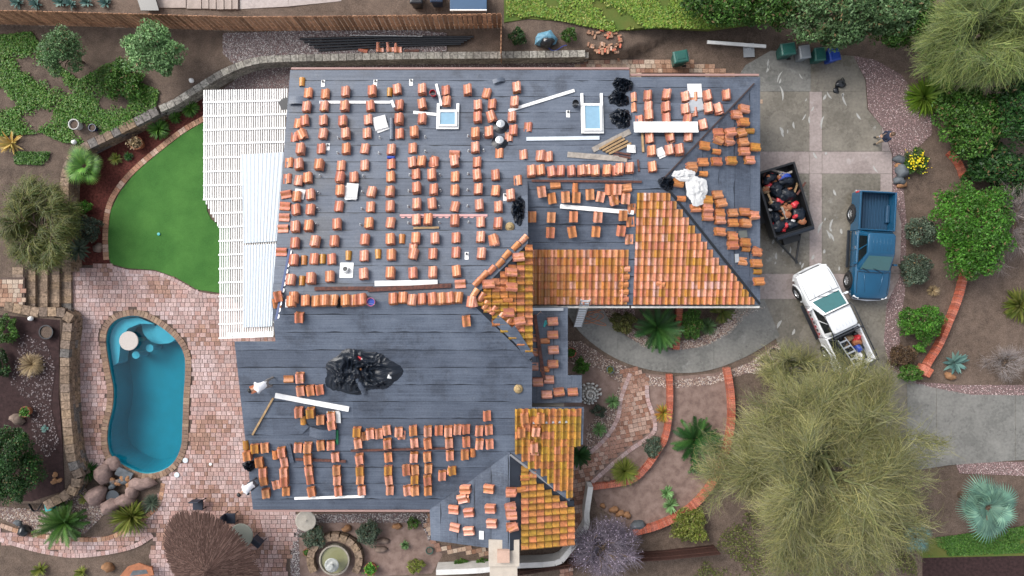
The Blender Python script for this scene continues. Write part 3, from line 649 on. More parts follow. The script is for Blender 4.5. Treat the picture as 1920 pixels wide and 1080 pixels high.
slope('N2', PN2, [(5.84, 10.5), (12.35, 10.5), (7.13, 5.15), (5.84, 5.15)])
slope('EN', PEN, [(.75, -.95), (2.75, -.95), (2.75, -4.3), (3.45, -4.3), (3.45, -5.65), (.75, -5.65)])
slope('WW', PWW, [(-4.1, -11.02), (-.1, -8.0), (-.1, -12.8), (-4.04, -12.55)])
slope('WE', PWE, [(-.1, -8.0), (2.85, -10.6), (3.1, -10.6), (3.1, -12.8), (-.1, -12.8)], False)
def hwall(poly, z1): obj('wall', MB().prism(poly, 0, z1), STUCCO, house, keep=True)
hwall([(-10.6, 10.3), (5.5, 10.3), (5.5, -10.5), (-10.6, -10.5)][:2] + [(5.4, 5.2), (.6, 5.2), (.6, -10.4), (-10.6, -10.4)], 2.85)
hwall([(.65, 5.1), (11.8, 9.9), (11.8, -.35), (.65, -.35)][:1] + [(5.45, 5.1), (5.45, 9.9), (11.8, 9.9), (11.8, -.35), (.65, -.35)], 2.75)
hwall([(-12.4, -2.9), (-10.65, -2.9), (-10.65, -10.4), (-12.4, -10.4)], 2.85); hwall([(.62, -.4), (2.3, -.4), (2.3, -5.3), (2.6, -5.3), (2.6, -10.2), (.62, -10.2)], 2.9); hwall([(-3.6, -10.45), (2.55, -10.45), (2.55, -12.4), (-3.6, -12.4)], 2.85)
def wedge(poly, pa, pb): obj('gable_wall', MB().prism(poly, lambda x, y: min(pa(x, y), pb(x, y)) - .2, lambda x, y: max(pa(x, y), pb(x, y)) - .03), STUCCO, house, keep=True)
wedge([(.6, 5.1), (.72, 5.1), (.72, 2.1), (.6, 2.1)], PN.z, PA.z); wedge([(.8, 2.1), (.92, 2.2), (.92, -3.4), (.8, -3.4)], PC.z, lambda x, y: 2.9); wedge([(.8, -3.4), (.92, -3.4), (.92, -5.6), (.8, -5.6)], PS.z, lambda x, y: 2.9)
# gutters, fascia
for a, b in (((-11.0, 10.94, 2.94), (5.84, 10.94, 2.94)), ((5.9, 10.62, 2.94), (12.3, 10.62, 2.94)), ((-12.9, -11.1, 2.92), (-4.1, -11.1, 2.92)), ((.9, -.95, 2.9), (5.85, -.95, 2.9)), ((5.95, -.95, 2.9), (12.35, -.95, 2.9))):
    obj('gutter', MB().bar(a, b, .1, .12), PINKT if a[1] > 5 or a[1] < -5 else WHITED, house, keep=True)
obj('valley_flashing', MB().bar(PWE.at(-.1, -8.1, .06), PWE.at(2.85, -10.55, .06), .1, .03), simple('old_flashing', (.28, .28, .29), .5, .5, .3), house, keep=True)
obj('hip_board', MB().bar(PE.at(12.0, 10.15, .05) , PE.at(7.2, 5.2, .06), .06, .05), simple('dark_batten', (.045, .026, .024), .7), house, keep=True); obj('hip_board', MB().bar(PE.at(7.2, 5.05, .05), PE.at(12.3, -.8, .05), .12, .05), BLACKP, house, keep=True)
obj('ridge_board', MB().bar(W(997, 339, 4.36), W(1203, 341, 4.36), .1, .08), RWOOD, house, keep=True)
# chimney at the foot of the house
ch = obj('chimney', MB().box((*W(945, 1036, 1.8)[:2], 1.8), (1.35, 1.15, 3.6)).box((*W(945, 1036, 3.6)[:2], 3.64), (1.5, 1.3, .1)), STUCCO, house, keep=True)
obj('chimney_cap', MB().box((*W(944, 1042, 3.8)[:2], 3.82), (.6, .6, .22)), pm('cap_clay', (.62, .42, .33), .7, .15, 3), ch, keep=True)
# roof tiles laid in place
def tile_mesh(wd=.37, L=.46, h=.075, th=.018, n=8):
    mb = MB(); xs = [(-.5 + i / n) * wd for i in range(n + 1)]; prof = []
    for i, x in enumerate(xs):
        t = i / n; prof.append((x, h * math.sin(math.pi * t * 2) if t <= .5 else -.03 * math.sin(math.pi * (t - .5) * 2) + .0)); 
    k = n + 1
    for y in (-L / 2, L / 2):
        for dz in (0, -th): mb.v += [(x, y, z + .02 + dz) for x, z in prof]
    for i in range(n):
        mb.f += [(i, i + 1, 2 * k + i + 1, 2 * k + i), (k + i + 1, k + i, 3 * k + i, 3 * k + i + 1), (i + 1, i, k + i, k + i + 1), (2 * k + i, 2 * k + i + 1, 3 * k + i + 1, 3 * k + i)]
    mb.f += [(0, 2 * k, 3 * k, k), (n, k + n, 3 * k + n, 2 * k + n)]; mb.m = [0] * len(mb.f); return mb
def barrel_mesh(wd=.3, L=.45, h=.13, th=.02, n=8):
    mb = MB(); k = n + 1
    for y, s in ((-L / 2, 1.0), (L / 2, .86)):
        for d in (0, th):
            for i in range(k): a = math.pi * i / n; mb.v.append((-(wd / 2 - d) * s * math.cos(a), y, (h - d) * s * math.sin(a)))
    for i in range(n):
        mb.f += [(i, i + 1, 2 * k + i + 1, 2 * k + i), (k + i + 1, k + i, 3 * k + i, 3 * k + i + 1), (i + 1, i, k + i, k + i + 1), (2 * k + i, 2 * k + i + 1, 3 * k + i + 1, 3 * k + i)]
    mb.f += [(0, 2 * k, 3 * k, k), (n, k + n, 3 * k + n, 2 * k + n)]; mb.m = [0] * len(mb.f); return mb
TM = tile_mesh().mesh('roof_tile'); TM.materials.append(TILE)
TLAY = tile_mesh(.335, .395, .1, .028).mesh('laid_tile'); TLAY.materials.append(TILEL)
BM = barrel_mesh().mesh('ridge_tile'); BM.materials.append(TILE)
for m_ in (TM, TLAY, BM): m_.shade_smooth(); m_.set_sharp_from_angle(angle=R(35)) if hasattr(m_, 'set_sharp_from_angle') else None
PINK = [(.58, .235, .155), (.64, .29, .21), (.5, .18, .115), (.6, .26, .19), (.46, .16, .11), (.6, .23, .12)]
ORNG = [(.54, .205, .1), (.56, .25, .12), (.48, .19, .07), (.6, .27, .18), (.44, .15, .085)]
OCHR = [(.44, .2, .035), (.48, .19, .055), (.4, .2, .03), (.5, .18, .065)]
def lay(key, poly, pal, off=(0, 0), joined=None, cw=.316, rh=.385):
    o, pl_, _ = slopes[key]; u = pl_.up2; r_ = Vector((u.y, -u.x)); ss = [p[0] * u.x + p[1] * u.y for p in poly]; tt = [p[0] * r_.x + p[1] * r_.y for p in poly]
    s = min(ss) + .18 + off[1]; row = 0; cnt = 0
    while s < max(ss):
        t = min(tt) + .16 + off[0]
        while t < max(tt):
            x, y = u.x * s + r_.x * t, u.y * s + r_.y * t
            if inpoly(x, y, poly):
                m = pl_.M(pl_.at(x, y, .055), rnd.uniform(-.012, .012)) @ Matrix.Rotation(-.11, 4, 'X'); c = darken(pal(x, y), rnd.uniform(.78, 1.15)); cnt += 1
                if joined is None:
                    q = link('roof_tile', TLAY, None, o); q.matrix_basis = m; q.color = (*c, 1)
                else:
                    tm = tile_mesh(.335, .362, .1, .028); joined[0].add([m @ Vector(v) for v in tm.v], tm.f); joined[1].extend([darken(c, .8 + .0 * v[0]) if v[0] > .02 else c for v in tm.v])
            t += cw
        s += rh; row += 1
    return cnt
def palA(x, y): return rnd.choice(ORNG + OCHR[:2] + [(.55, .3, .25)] + PINK[:2]) if x > 2 else rnd.choice([(.34, .17, .08), (.3, .13, .1)] + ORNG)
def palB(x, y): return rnd.choice(PINK + ORNG[:2] + PINK + [(.6, .36, .33)] if rnd.random() < .7 else OCHR)
def palC(x, y): return rnd.choice(OCHR + ORNG[:1] + [(.38, .22, .025), (.42, .22, .03)])
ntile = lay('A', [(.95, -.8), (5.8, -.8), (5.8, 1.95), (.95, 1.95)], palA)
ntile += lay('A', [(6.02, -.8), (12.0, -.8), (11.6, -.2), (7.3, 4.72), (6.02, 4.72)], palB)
jn = (MB(), [])
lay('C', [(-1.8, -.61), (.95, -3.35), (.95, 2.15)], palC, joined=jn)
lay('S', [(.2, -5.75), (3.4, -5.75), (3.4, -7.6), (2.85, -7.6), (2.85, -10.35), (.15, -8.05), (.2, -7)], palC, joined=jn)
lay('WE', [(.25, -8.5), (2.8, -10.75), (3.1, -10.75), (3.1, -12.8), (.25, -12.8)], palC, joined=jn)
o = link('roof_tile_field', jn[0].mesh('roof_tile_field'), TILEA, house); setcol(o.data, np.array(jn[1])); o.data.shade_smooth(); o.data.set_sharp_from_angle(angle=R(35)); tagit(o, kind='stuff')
# skylights, roof penetrations
def frame_on(pl_, px0, py0, px1, py1, hgt, bw, parent):
    c = pl_.hit((px0 + px1) / 2, (py0 + py1) / 2); a = pl_.hit(px0, (py0 + py1) / 2); b = pl_.hit(px1, (py0 + py1) / 2); d = pl_.hit((px0 + px1) / 2, py0); e = pl_.hit((px0 + px1) / 2, py1); wd = (b - a).length; ln = (d - e).length; M = pl_.M(c); return M, wd, ln
for px0, py0, px1, py1, up_ in ((819, 208, 861, 244, .35), (1089, 196, 1131, 252, .55)):
    M, wd, ln = frame_on(PN, px0, py0, px1, py1, .2, .1, house); mb = MB(); b = .14
    for sx in (-1, 1): mb.box((sx * (wd / 2 - b / 2), -up_ / 2, .1), (b, ln + up_ * 1.0, .06), M=M); mb.box((sx * (wd / 2 - b), 0, .16), (.09, ln - 2 * b + .1, .2), M=M)
    for sy in (-1, 1): mb.box((0, sy * (ln / 2 - b / 2), .11), (wd - .02, b, .07), M=M); mb.box((0, sy * (ln / 2 - b), .163), (wd - 2 * b + .09, .09, .2), M=M)
    sk = obj('skylight', mb, WHITE, house, keep=True, bevel=.008)
    obj('pane', MB().box((0, 0, .2), (wd - 2 * b, ln - 2 * b, .03), M=M), simple('skylight_glass', (.2, .34, .45), .12, .5), sk, keep=True)
MOUNT = [(635, 260), (713, 259), (798, 258), (634, 288), (711, 288), (798, 285), (601, 331), (682, 331), (769, 329), (825, 329), (598, 362), (680, 361), (767, 359), (826, 358), (597, 392), (679, 392), (766, 388), (824, 388), (878, 256), (907, 256), (879, 284), (907, 283), (878, 327), (877, 357), (877, 387), (594, 421), (677, 422), (766, 419), (824, 418), (879, 417)]
mm = MB().lathe([(.07, 0), (.07, .02), (.025, .03), (.025, .16), (.035, .17), (.035, .2)], 10).mesh('roof_mount', True)
for px, py in MOUNT: o = link('roof_mount', mm, GALV, house); o.matrix_basis = PN.M(PN.hit(px, py))
for px, py in ((606, 157), (704, 156), (771, 155), (615, 276), (875, 480), (1065, 214), (947, 370)):
    M = PN.M(PN.hit(px, py)); v_ = obj('vent_flashing', MB().box((0, 0, .03), (.18, .36, .012), M=M), WHITE, house, keep=True); obj('vent_pipe', MB().lathe([(.05, 0), (.05, .12), (.04, .12), (.04, .05)], 10, (0, -.06, .03)).__class__().box((0, -.08, .08), (.08, .08, .1), M=M), BLACKP, v_, keep=True)
M = PN.M(PN.hit(650, 507)); v_ = obj('pipe_flashing', MB().box((0, 0, .035), (.62, .72, .012), M=M), WHITE, house, keep=True)
mb = MB().lathe([(.17, .04), (.13, .3), (.11, .3), (.11, .06)], 18); mb.v = [tuple(M @ Vector(v)) for v in mb.v]; obj('collar', mb, GALV, v_, keep=True, smooth=False); obj('collar_mouth', MB().add([M @ Vector((.11 * math.cos(a), .11 * math.sin(a), .29)) for a in np.linspace(0, 6.28, 17)[:-1]], [tuple(range(16))]), BLACKP, v_, keep=True)
for px, py in ((939, 238), (937, 268)):
    M = PN.M(PN.hit(px, py)); v_ = obj('vent_jack', MB().lathe([(.42, .03), (.36, .06), (.16, .12), (.15, .34), (.2, .36), (.2, .4), (.02, .44)], 14), [BAG, GALV], house); v_.data.transform(M); v_.location = (0, 0, 0); v_.data.polygons.foreach_set('material_index', [1 if p.center.z - M.translation.z > .14 else 0 for p in v_.data.polygons])

# ------------------------------------------------------------------ stacks of tiles
ORD = ['first', 'second', 'third', 'fourth', 'fifth', 'sixth', 'seventh', 'eighth', 'ninth', 'tenth', 'eleventh', 'twelfth', 'thirteenth', 'fourteenth', 'fifteenth', 'sixteenth', 'seventeenth', 'eighteenth', 'nineteenth', 'twentieth', 'twenty-first', 'twenty-second', 'twenty-third', 'twenty-fourth']
def stack(pl_, px, py, label, pal, rot=0, n=None, messy=0, group='stacks of clay roof tiles', name='tile_stack'):
    n = n or rnd.choice((4, 5, 6, 6, 7, 8)); p = pl_.hit(px, py, .12); p = Vector((p.x, p.y, pl_.z(p.x, p.y)))
    t = thing(name, label, 'tile stack' if n > 1 else 'roof tile', group=group); t.matrix_basis = pl_.M(p + pl_.n * .03, rot + rnd.gauss(0, .07)) @ Matrix.Scale(1.0 if pl_ is PS else 1.06, 4)
    base = rnd.choice(pal); z = 0
    for k in range(n):
        o = link('tile', TM, None, t); o.location = (rnd.uniform(-.012, .012) * (1 + messy * 3), rnd.uniform(-.014, .014) * (1 + messy * 3) - k * .004, z)
        o.rotation_euler = (rnd.uniform(-.02, .02) * (1 + messy * 4), rnd.uniform(-.02, .02) * (1 + messy * 3), rnd.uniform(-.025, .025) * (1 + messy * 9)); z += .036 if not messy else .05
        c = darken(base if k == n - 1 else rnd.choice(pal), rnd.uniform(.85, 1.1) if k == n - 1 else rnd.uniform(.7, 1)); o.color = (*c, 1)
    return t
def barrel(pl_, px, py, label, rot=0, pal=OCHR, group='loose curved ridge tiles'):
    p = pl_.hit(px, py, .06); p = Vector((p.x, p.y, pl_.z(p.x, p.y))); o = link('ridge_tile', BM, None); o.matrix_basis = pl_.M(p + pl_.n * .03, rot + rnd.uniform(-.06, .06)); o.color = (*darken(rnd.choice(pal), rnd.uniform(.85, 1.15)), 1); return tagit(o, label, 'ridge tile', group)
def rows(pl_, data, where, pal, rot=0):
    for r_, row in enumerate(data):
        row = sorted(row); cnt = {}; tot = {}
        for e in row: k = e[2] if len(e) > 2 else 's'; tot[k] = tot.get(k, 0) + 1
        for e in row:
            k = e[2] if len(e) > 2 else 's'; i = cnt.get(k, 0); cnt[k] = i + 1
            nm = {'s': 'tile stack', 'm': 'toppled messy tile stack', '1': 'single flat tile', 'h': 'single crosswise tile', 'b': 'curved ridge tile'}[k]
            which = f'{ORD[i]} {nm} from left' if tot[k] > 1 else f'only {nm}'
            lab = f'{which} in the {ORD[r_]} row of {where}' if len(data) > 1 else f'{which} in {where}'
            if k == 's': stack(pl_, e[0], e[1], lab, pal, rot)
            elif k == 'm': stack(pl_, e[0], e[1], lab, pal, rot + rnd.uniform(-.25, .25), 4, 1)
            elif k == '1': stack(pl_, e[0], e[1], lab, pal, rot, 1, group='loose single roof tiles', name='loose_tile')
            elif k == 'h': stack(pl_, e[0], e[1], lab, pal, rot + math.pi / 2, 2, group='loose single roof tiles', name='loose_tile')
            elif k == 'b': barrel(pl_, e[0], e[1], lab, rot)
def z4(ox, oy, lst): return [(ox + e[0] / 4, oy + e[1] / 4) + tuple(e[2:]) for e in lst]
c1 = lambda l: z4(500, 130, l); c2 = lambda l: z4(800, 130, l); c3 = lambda l: z4(1140, 130, l); c4 = lambda l: z4(500, 400, l); c5 = lambda l: z4(800, 400, l); c6 = lambda l: z4(1140, 340, l); c7 = lambda l: z4(430, 660, l); c8 = lambda l: z4(760, 740, l)
NS = 'the big back slope'
rows(PN, [
 c1([(265, 98, 'b'), (312, 185), (440, 190), (592, 178), (793, 175), (923, 175, 'b'), (980, 160), (1168, 165), (1343, 163)]) + c2([(308, 167), (450, 187), (675, 147)]),
 c1([(302, 290), (432, 282), (588, 287), (778, 285), (995, 277), (1168, 272), (1350, 245)]) + c2([(385, 283), (492, 268), (658, 260)]),
 c1([(235, 405, '1'), (285, 390), (425, 390), (573, 397), (762, 385), (995, 385), (1168, 380)]) + c2([(383, 373), (485, 363, 'm'), (640, 365)]),
 c1([(208, 505, '1'), (270, 495, 'm'), (424, 492), (597, 495), (753, 487), (997, 487), (1110, 483)]) + c2([(365, 493), (468, 483), (650, 465), (618, 503, '1'), (760, 433, '1')]),
 c1([(257, 610), (408, 600), (597, 605), (736, 600), (936, 612), (1094, 595)]) + c2([(365, 597), (545, 630, '1'), (727, 640, '1')]),
 c1([(163, 700, '1'), (245, 722), (397, 727), (559, 727), (735, 727), (934, 715), (1093, 705), (1163, 700), (1255, 700, 'm'), (1410, 700), (1410, 640, 'h')]) + c2([(378, 705)]),
 c1([(153, 820, '1'), (241, 840), (311, 820), (552, 820), (655, 817), (931, 813), (1120, 793), (1240, 803), (1412, 810)]) + c2([(380, 805), (517, 803), (683, 830, '1')]),
 c1([(145, 940, 'h'), (225, 960), (330, 947), (555, 922), (787, 928), (927, 925), (1127, 902), (1253, 913), (1412, 917)]) + c2([(387, 907), (518, 918), (630, 955)]),
 c1([(136, 1028, 'h'), (222, 1060), (330, 1060), (542, 1033), (780, 1037), (927, 1035), (1128, 1022), (1242, 1017), (1412, 1035)]) + c2([(395, 1030), (537, 1040)]),
 c4([(129, 33, 'h'), (219, 110), (318, 103), (530, 92), (768, 83), (930, 78), (1123, 57), (1212, 57), (1412, 63)]) + c5([(406, 72), (535, 85)]),
 c4([(121, 117, 'h'), (213, 230), (367, 220), (509, 217), (738, 205), (930, 203), (1015, 195, 'b'), (1120, 195), (1263, 198), (1420, 187)]) + c5([(405, 185), (503, 205, 'm')]),
 c4([(107, 290, 'h'), (206, 358), (280, 355, 'b'), (355, 348), (420, 345, 'b'), (488, 348), (613, 320, 'b'), (731, 326), (836, 308, 'b'), (936, 320), (1097, 265, '1'), (1102, 312), (1246, 310), (1420, 300)]) + c5([(411, 310)]),
 c4([(182, 507), (265, 508, 'b'), (336, 497), (475, 482), (729, 463), (931, 458), (1099, 457), (1247, 450), (1425, 445)]) + c5([(253, 533, 'h')]),
], NS, PINK)
rows(PN, [c4([(190, 670), (205, 640), (290, 660), (373, 665), (438, 662), (505, 660), (597, 662), (655, 662), (720, 657), (952, 650), (1022, 640), (1093, 655), (1165, 650), (1245, 655), (1310, 650), (1375, 645)]) + c5([(45, 650), (110, 648), (180, 645), (238, 640)])], 'the main ridge row', ORNG)
rows(PN, [c2([(855, 655, 'm'), (915, 660)]), c2([(785, 775), (855, 765), (935, 775), (1005, 770), (1085, 770), (1160, 770), (1205, 765), (1265, 768), (1350, 768), (1420, 765)]) + c3([(85, 758), (160, 750)])], 'the short middle ridge', PINK)
rows(PA, [c2([(862, 910), (965, 860, 'h'), (940, 962), (1040, 950), (1115, 885, 'b'), (1122, 955), (1225, 935), (1305, 950), (1370, 895), (1405, 975, 'm')]) + c3([(20, 895), (68, 895), (140, 885, 'h'), (45, 970), (130, 960)]),
 c5([(790, 20), (935, 25), (1100, 20), (1283, 20)]) + c6([(112, 250), (180, 200, '1')]), c5([(927, 138), (1090, 132), (1268, 130)]) + c6([(97, 365), (168, 300, '1'), (160, 430, '1')])], 'the strip above entry tiles', ORNG)
for i, e in enumerate(c6([(130, 657), (125, 715), (118, 773), (118, 828), (120, 885)])): barrel(PA, e[0], e[1], f'{ORD[i]} ridge tile from the top lying on the entry roof tiles', math.pi / 2, ORNG)
barrel(PA, 1237, 532, 'lone broken ridge tile lying on the garage roof tiles', 1.4, PINK)
rows(PN2, [c3([(187, 205, '1'), (298, 205), (436, 202), (580, 210), (647, 205, '1'), (745, 207), (888, 200)]), c3([(187, 285, '1'), (303, 285), (432, 298), (578, 307), (645, 318, '1'), (750, 303), (830, 303, 'm')]), c3([(240, 380, '1'), (305, 355), (438, 375), (595, 382), (713, 422)]), c3([(312, 522), (461, 513, 'm'), (603, 508)]), c3([(327, 620), (460, 613), (533, 615)]), c3([(332, 740)])], 'the garage back slope', PINK)
rows(PE, [c3([(953, 340, 'm'), (1012, 297), (1003, 397)]), c3([(903, 473), (823, 475), (995, 472, 'm'), (1060, 462, 'b')]), c3([(820, 522, 'm'), (905, 535, 'm'), (1005, 548), (717, 573)]), c3([(808, 617, 'b'), (1010, 617), (1087, 585)]), c3([(625, 730, 'm'), (707, 695), (805, 692), (917, 687), (1052, 680), (710, 783, 'b')]), c3([(525, 850, 'm'), (545, 970, 'b')]) + c6([(812, 100)]), c6([(833, 165), (735, 140), (650, 200), (735, 200), (930, 237), (1020, 230), (1080, 255, 'm')]), c6([(738, 265), (825, 237, 'm'), (830, 290), (928, 310), (1018, 315)]), c6([(828, 378), (928, 410, 'm'), (925, 480), (1020, 458), (1028, 507, 'b')]), c6([(1112, 530, 'm'), (1010, 597, '1'), (1100, 615), (1115, 677, 'b'), (1122, 750)])], 'the garage side slope', ORNG + OCHR[:2] + PINK[:1], 0)
rows(PS, [c7([(443, 203, 'h'), (530, 185)]) + c5([(298, 797)]), c7([(535, 283), (610, 280), (678, 278)]), c7([(525, 440), (612, 445), (553, 508, 'b'), (685, 503), (768, 478), (770, 535)]) + c8([(612, 155)]),
 c7([(122, 693, 'b'), (192, 718), (265, 712), (515, 710), (590, 705), (685, 695), (763, 690)]), c7([(140, 765), (225, 820), (342, 767, 'b'), (395, 740), (410, 820), (958, 590), (1010, 630, '1'), (1058, 603), (1120, 608), (1182, 583), (1270, 595), (1290, 622, '1'), (1378, 583)]) + c8([(170, 265), (250, 262), (323, 262), (392, 255), (456, 255), (555, 265), (627, 258)]),
 c7([(253, 890), (412, 890), (590, 795), (795, 785), (966, 675), (1188, 675), (1388, 677)]) + c8([(170, 355), (330, 350), (457, 345), (557, 360), (632, 365)]),
 c7([(257, 957), (415, 955), (598, 880), (805, 880), (980, 790), (1192, 783), (1387, 780)]) + c8([(165, 457), (335, 447), (447, 440), (505, 430, 'b')]),
 c7([(345, 1000, '1'), (603, 950), (810, 950), (980, 880), (1193, 877), (1328, 875), (1392, 875)]) + c8([(173, 548), (277, 597), (350, 565, 'm')]),
 c7([(983, 950), (1197, 950), (1392, 945)]) + c8([(168, 627)]),
 c7([(277, 1050), (425, 1040), (617, 1038), (818, 1033), (993, 1033), (1203, 1033), (1335, 1030), (1395, 1030)]) + c8([(170, 710)])], 'the front slope', ORNG + OCHR[:1] + PINK[:2])
rows(PS, [c4([(247, 772), (85, 620), (68, 670, '1')])], 'the left ridge end', ORNG)
rows(PWW, [c8([(458, 712, 'm'), (440, 780, 'm'), (633, 705)]), c8([(368, 860), (482, 883), (647, 853)]), c8([(375, 998), (485, 1020), (655, 963)])], 'the small left slope', PINK)
rows(PS, [c8([(893, 168), (1015, 163)]), c8([(870, 272), (978, 263)]), c8([(965, 380), (965, 430, 'h')])], 'the mossy valley tiles', ORNG)
rows(PWE, [c8([(785, 735, 'm')]), c8([(785, 840, 'm')]), c8([(790, 905, 'm')]), c8([(797, 990, 'm')]), c8([(893, 625, 'b'), (865, 715, 'b')])], 'the ridge by the chimney', PINK)
e7 = lambda l: [(930 + e[0] / 7.2, 570 + e[1] / 7.2) + tuple(e[2:]) for e in l]
rows(PEN, [e7([(755, 235)]), e7([(505, 460, '1'), (755, 415), (660, 500, 'b')]), e7([(505, 650, '1'), (768, 620)]), e7([(505, 850, '1'), (757, 810), (655, 880, 'b')]), e7([(550, 1050), (710, 1020)]), [(1047, 735), (1024, 740), (1073, 735)]], 'the dark entry roof', [(.4, .17, .12), (.46, .22, .17), (.36, .14, .09)])
# hip caps of the east gable and loose tiles on it
for i, e in enumerate(c5([(725, 195), (668, 248), (598, 312), (548, 375), (485, 425), (430, 465), (378, 518)])): barrel(PC, e[0], e[1], f'{ORD[i]} hip tile from the top on the mossy gable upper edge', R(48), ORNG, 'hip cap tiles of the mossy gable')
for i, e in enumerate(c5([(360, 598), (410, 630), (440, 690), (500, 730), (555, 778), (610, 820), (665, 870)])): barrel(PC, e[0], e[1], f'{ORD[i]} hip tile from the left on the mossy gable lower edge', R(-42) + math.pi / 2 + .2, ORNG, 'hip cap tiles of the mossy gable')
rows(PC, [c5([(680, 328)]), c5([(625, 440)]), c5([(453, 530), (540, 545, '1'), (625, 552)]), c5([(605, 650, 'b'), (530, 665, 'b')]), c5([(605, 745)]), c5([(685, 808)])], 'the mossy gable', PINK, 0)
rows(PN, [c5([(340, 665, 'm')])], 'front of the gable tip by the ridge', PINK)

# ------------------------------------------------------------------ boards, sheets and clutter on the roof
def board(pl_, a, b, wd, th, mat, name, label, cat, o=.05, bevel=0):
    p, q = pl_.hit(*a, o + .02) + pl_.n * .03, pl_.hit(*b, o + .02) + pl_.n * .03
    return obj(name, MB().bar(p + pl_.n * th / 2, q + pl_.n * th / 2, wd, th), mat, label=label, cat=cat)
board(PN, (599, 192), (732, 192), .13, .05, WHITE, 'trim_board', 'long white trim board below the first row of stacks', 'board')
board(PN, (775, 211), (818, 215), .14, .05, WHITE, 'trim_board', 'short white board touching the small skylight', 'board')
board(PN, (818, 158), (828, 199), .12, .05, WHITE, 'trim_board', 'short upright white board beside the red bucket', 'board')
board(PN, (736, 193), (741, 206), .14, .3, PAPER, 'foam_block', 'small white block between stacks near the long trim board', 'block')
board(PN, (954, 208), (1077, 170), .15, .06, WHITE, 'gutter_length', 'slanted white gutter length left of the tall skylight', 'gutter')
board(PN, (987, 261), (1124, 259), .18, .06, CORR, 'gutter_length', 'pale blue gutter length below the tall skylight', 'gutter')
board(PN, (1064, 290), (1176, 299), .26, .04, WOODP, 'wood_plank', 'wide grey weathered plank above the short middle ridge', 'plank')
board(PN, (1112, 281), (1182, 246), .26, .05, WOODP, 'wood_plank', 'thick pale plank leaning on the lumber pile', 'plank', .12)
for i in range(4): board(PN, (1124 + i * 6, 280 + i * 3), (1165 + i * 6, 257 + i * 4), .1, .09, WOOD, 'lumber_stick', f'{ORD[i]} orange lumber stick from the left in the pile by the black plastic', 'lumber', .06)
for i in range(2): board(PN, (1150, 285 + i * 6), (1182, 291 + i * 6), .09, .07, RWOOD, 'lumber_stick', f'{["upper", "lower"][i]} dark stick at the right of the lumber pile', 'lumber', .04)
board(PA, (1051, 385), (1190, 397), .2, .07, WHITE, 'trim_board', 'long white board across the stacks above the entry tiles', 'board', .3)
M = PN2.M(PN2.hit(1249, 241, .3) + PN2.n * .26); obj('metal_sheet', MB().add([M @ Vector(p) for p in ((-1.55, .28, .06), (1.55, .28, .06), (1.55, .06, 0), (-1.55, .06, 0), (1.55, -.3, .02), (-1.55, -.3, .02), (-1.55, .28, .04), (1.55, .28, .04), (1.55, .06, -.02), (-1.55, .06, -.02), (1.55, -.3, 0), (-1.55, -.3, 0))], [(3, 2, 1, 0), (5, 4, 2, 3), (6, 7, 8, 9), (9, 8, 10, 11), (0, 1, 7, 6), (5, 11, 10, 4), (0, 6, 9, 3), (3, 9, 11, 5), (1, 2, 8, 7), (2, 4, 10, 8)]), WHITE, label='large bent white metal sheet on the garage back slope', cat='metal sheet')
board(PN2, (1204, 250), (1206, 286), .1, .08, WOOD, 'lumber_stick', 'upright rust brown stick under the white metal sheet', 'lumber')
board(PN2, (1196, 300), (1198, 322), .08, .06, RWOOD, 'lumber_stick', 'short reddish stick left of the lowest garage stack', 'lumber')
board(PN, (590, 542), (700, 541), .17, .09, RWOOD, 'wood_beam', 'dark weathered beam left half above the main ridge', 'beam'); board(PN, (690, 544), (846, 536), .2, .1, RWOOD, 'wood_beam', 'dark weathered beam right half above the main ridge', 'beam')
board(PN, (702, 532), (820, 530), .24, .06, WHITE, 'trim_board', 'wide white board just above the dark beams', 'board', .12)
board(PN, (775, 428), (823, 427), .1, .05, WOOD, 'lumber_stick', 'short yellow slat under two stacks in the middle', 'lumber')
board(PS, (513, 742), (652, 768), .24, .09, WHITE, 'gutter_length', 'long white gutter angled across the front slope', 'gutter', .28)
board(PS, (512, 746), (473, 815), .09, .05, WOOD, 'lumber_stick', 'thin wooden stick angled down from the white gutter', 'lumber')
board(PS, (656, 846), (850, 841), .1, .08, RWOOD, 'batten', 'long reddish batten across the front slope stacks', 'batten', .22)
board(PS, (552, 862), (647, 866), .12, .08, RWOOD, 'batten', 'shorter mottled batten left of the long reddish batten', 'batten', .22)
board(PS, (552, 934), (683, 930), .12, .06, WHITE, 'trim_board', 'thin white board along the front eave', 'board')
board(PS, (632, 806), (632, 832), .12, .08, simple('green_level', (.01, .16, .06), .4), 'spirit_level', 'dark green level beside the grey felt sheet', 'level')
board(PS, (541, 832), (548, 866), .2, .1, FELT, 'felt_roll', 'narrow grey felt roll among the lower left stacks', 'felt roll')
board(PEN, (1002, 590), (1020, 715), .17, .16, RWOOD, 'wood_beam', 'rusty brown beam lying along the dark entry roof', 'beam')
board(PEN, (996, 580), (1056, 580), .14, .06, GALV, 'flashing_length', 'grey flashing strip at the top of the entry roof', 'flashing')
board(PS, (999, 793), (1072, 791), .1, .04, GALV, 'flashing_length', 'straight grey flashing strip on the mossy tiles', 'flashing', .14)
def scallop(name, a, b, mat, mat2, label, n):
    p, q = a, b; d = (q - p); L = d.length; d.normalize(); s = Vector((-d.y, d.x, 0)); mb = MB(); mb.bar(p, q, .1, .03)
    for i in range(n):
        c = p + d * (L * (i + .5) / n) - s * .07; r_ = L / n * .36; mb.add([c + d * r_ * math.cos(t) - s * r_ * .6 * math.sin(t) + Vector((0, 0, .022)) for t in np.linspace(0, math.pi, 8)], [tuple(range(8))], 1)
    obj(name, mb, [mat, mat2], label=label, cat='closure strip')
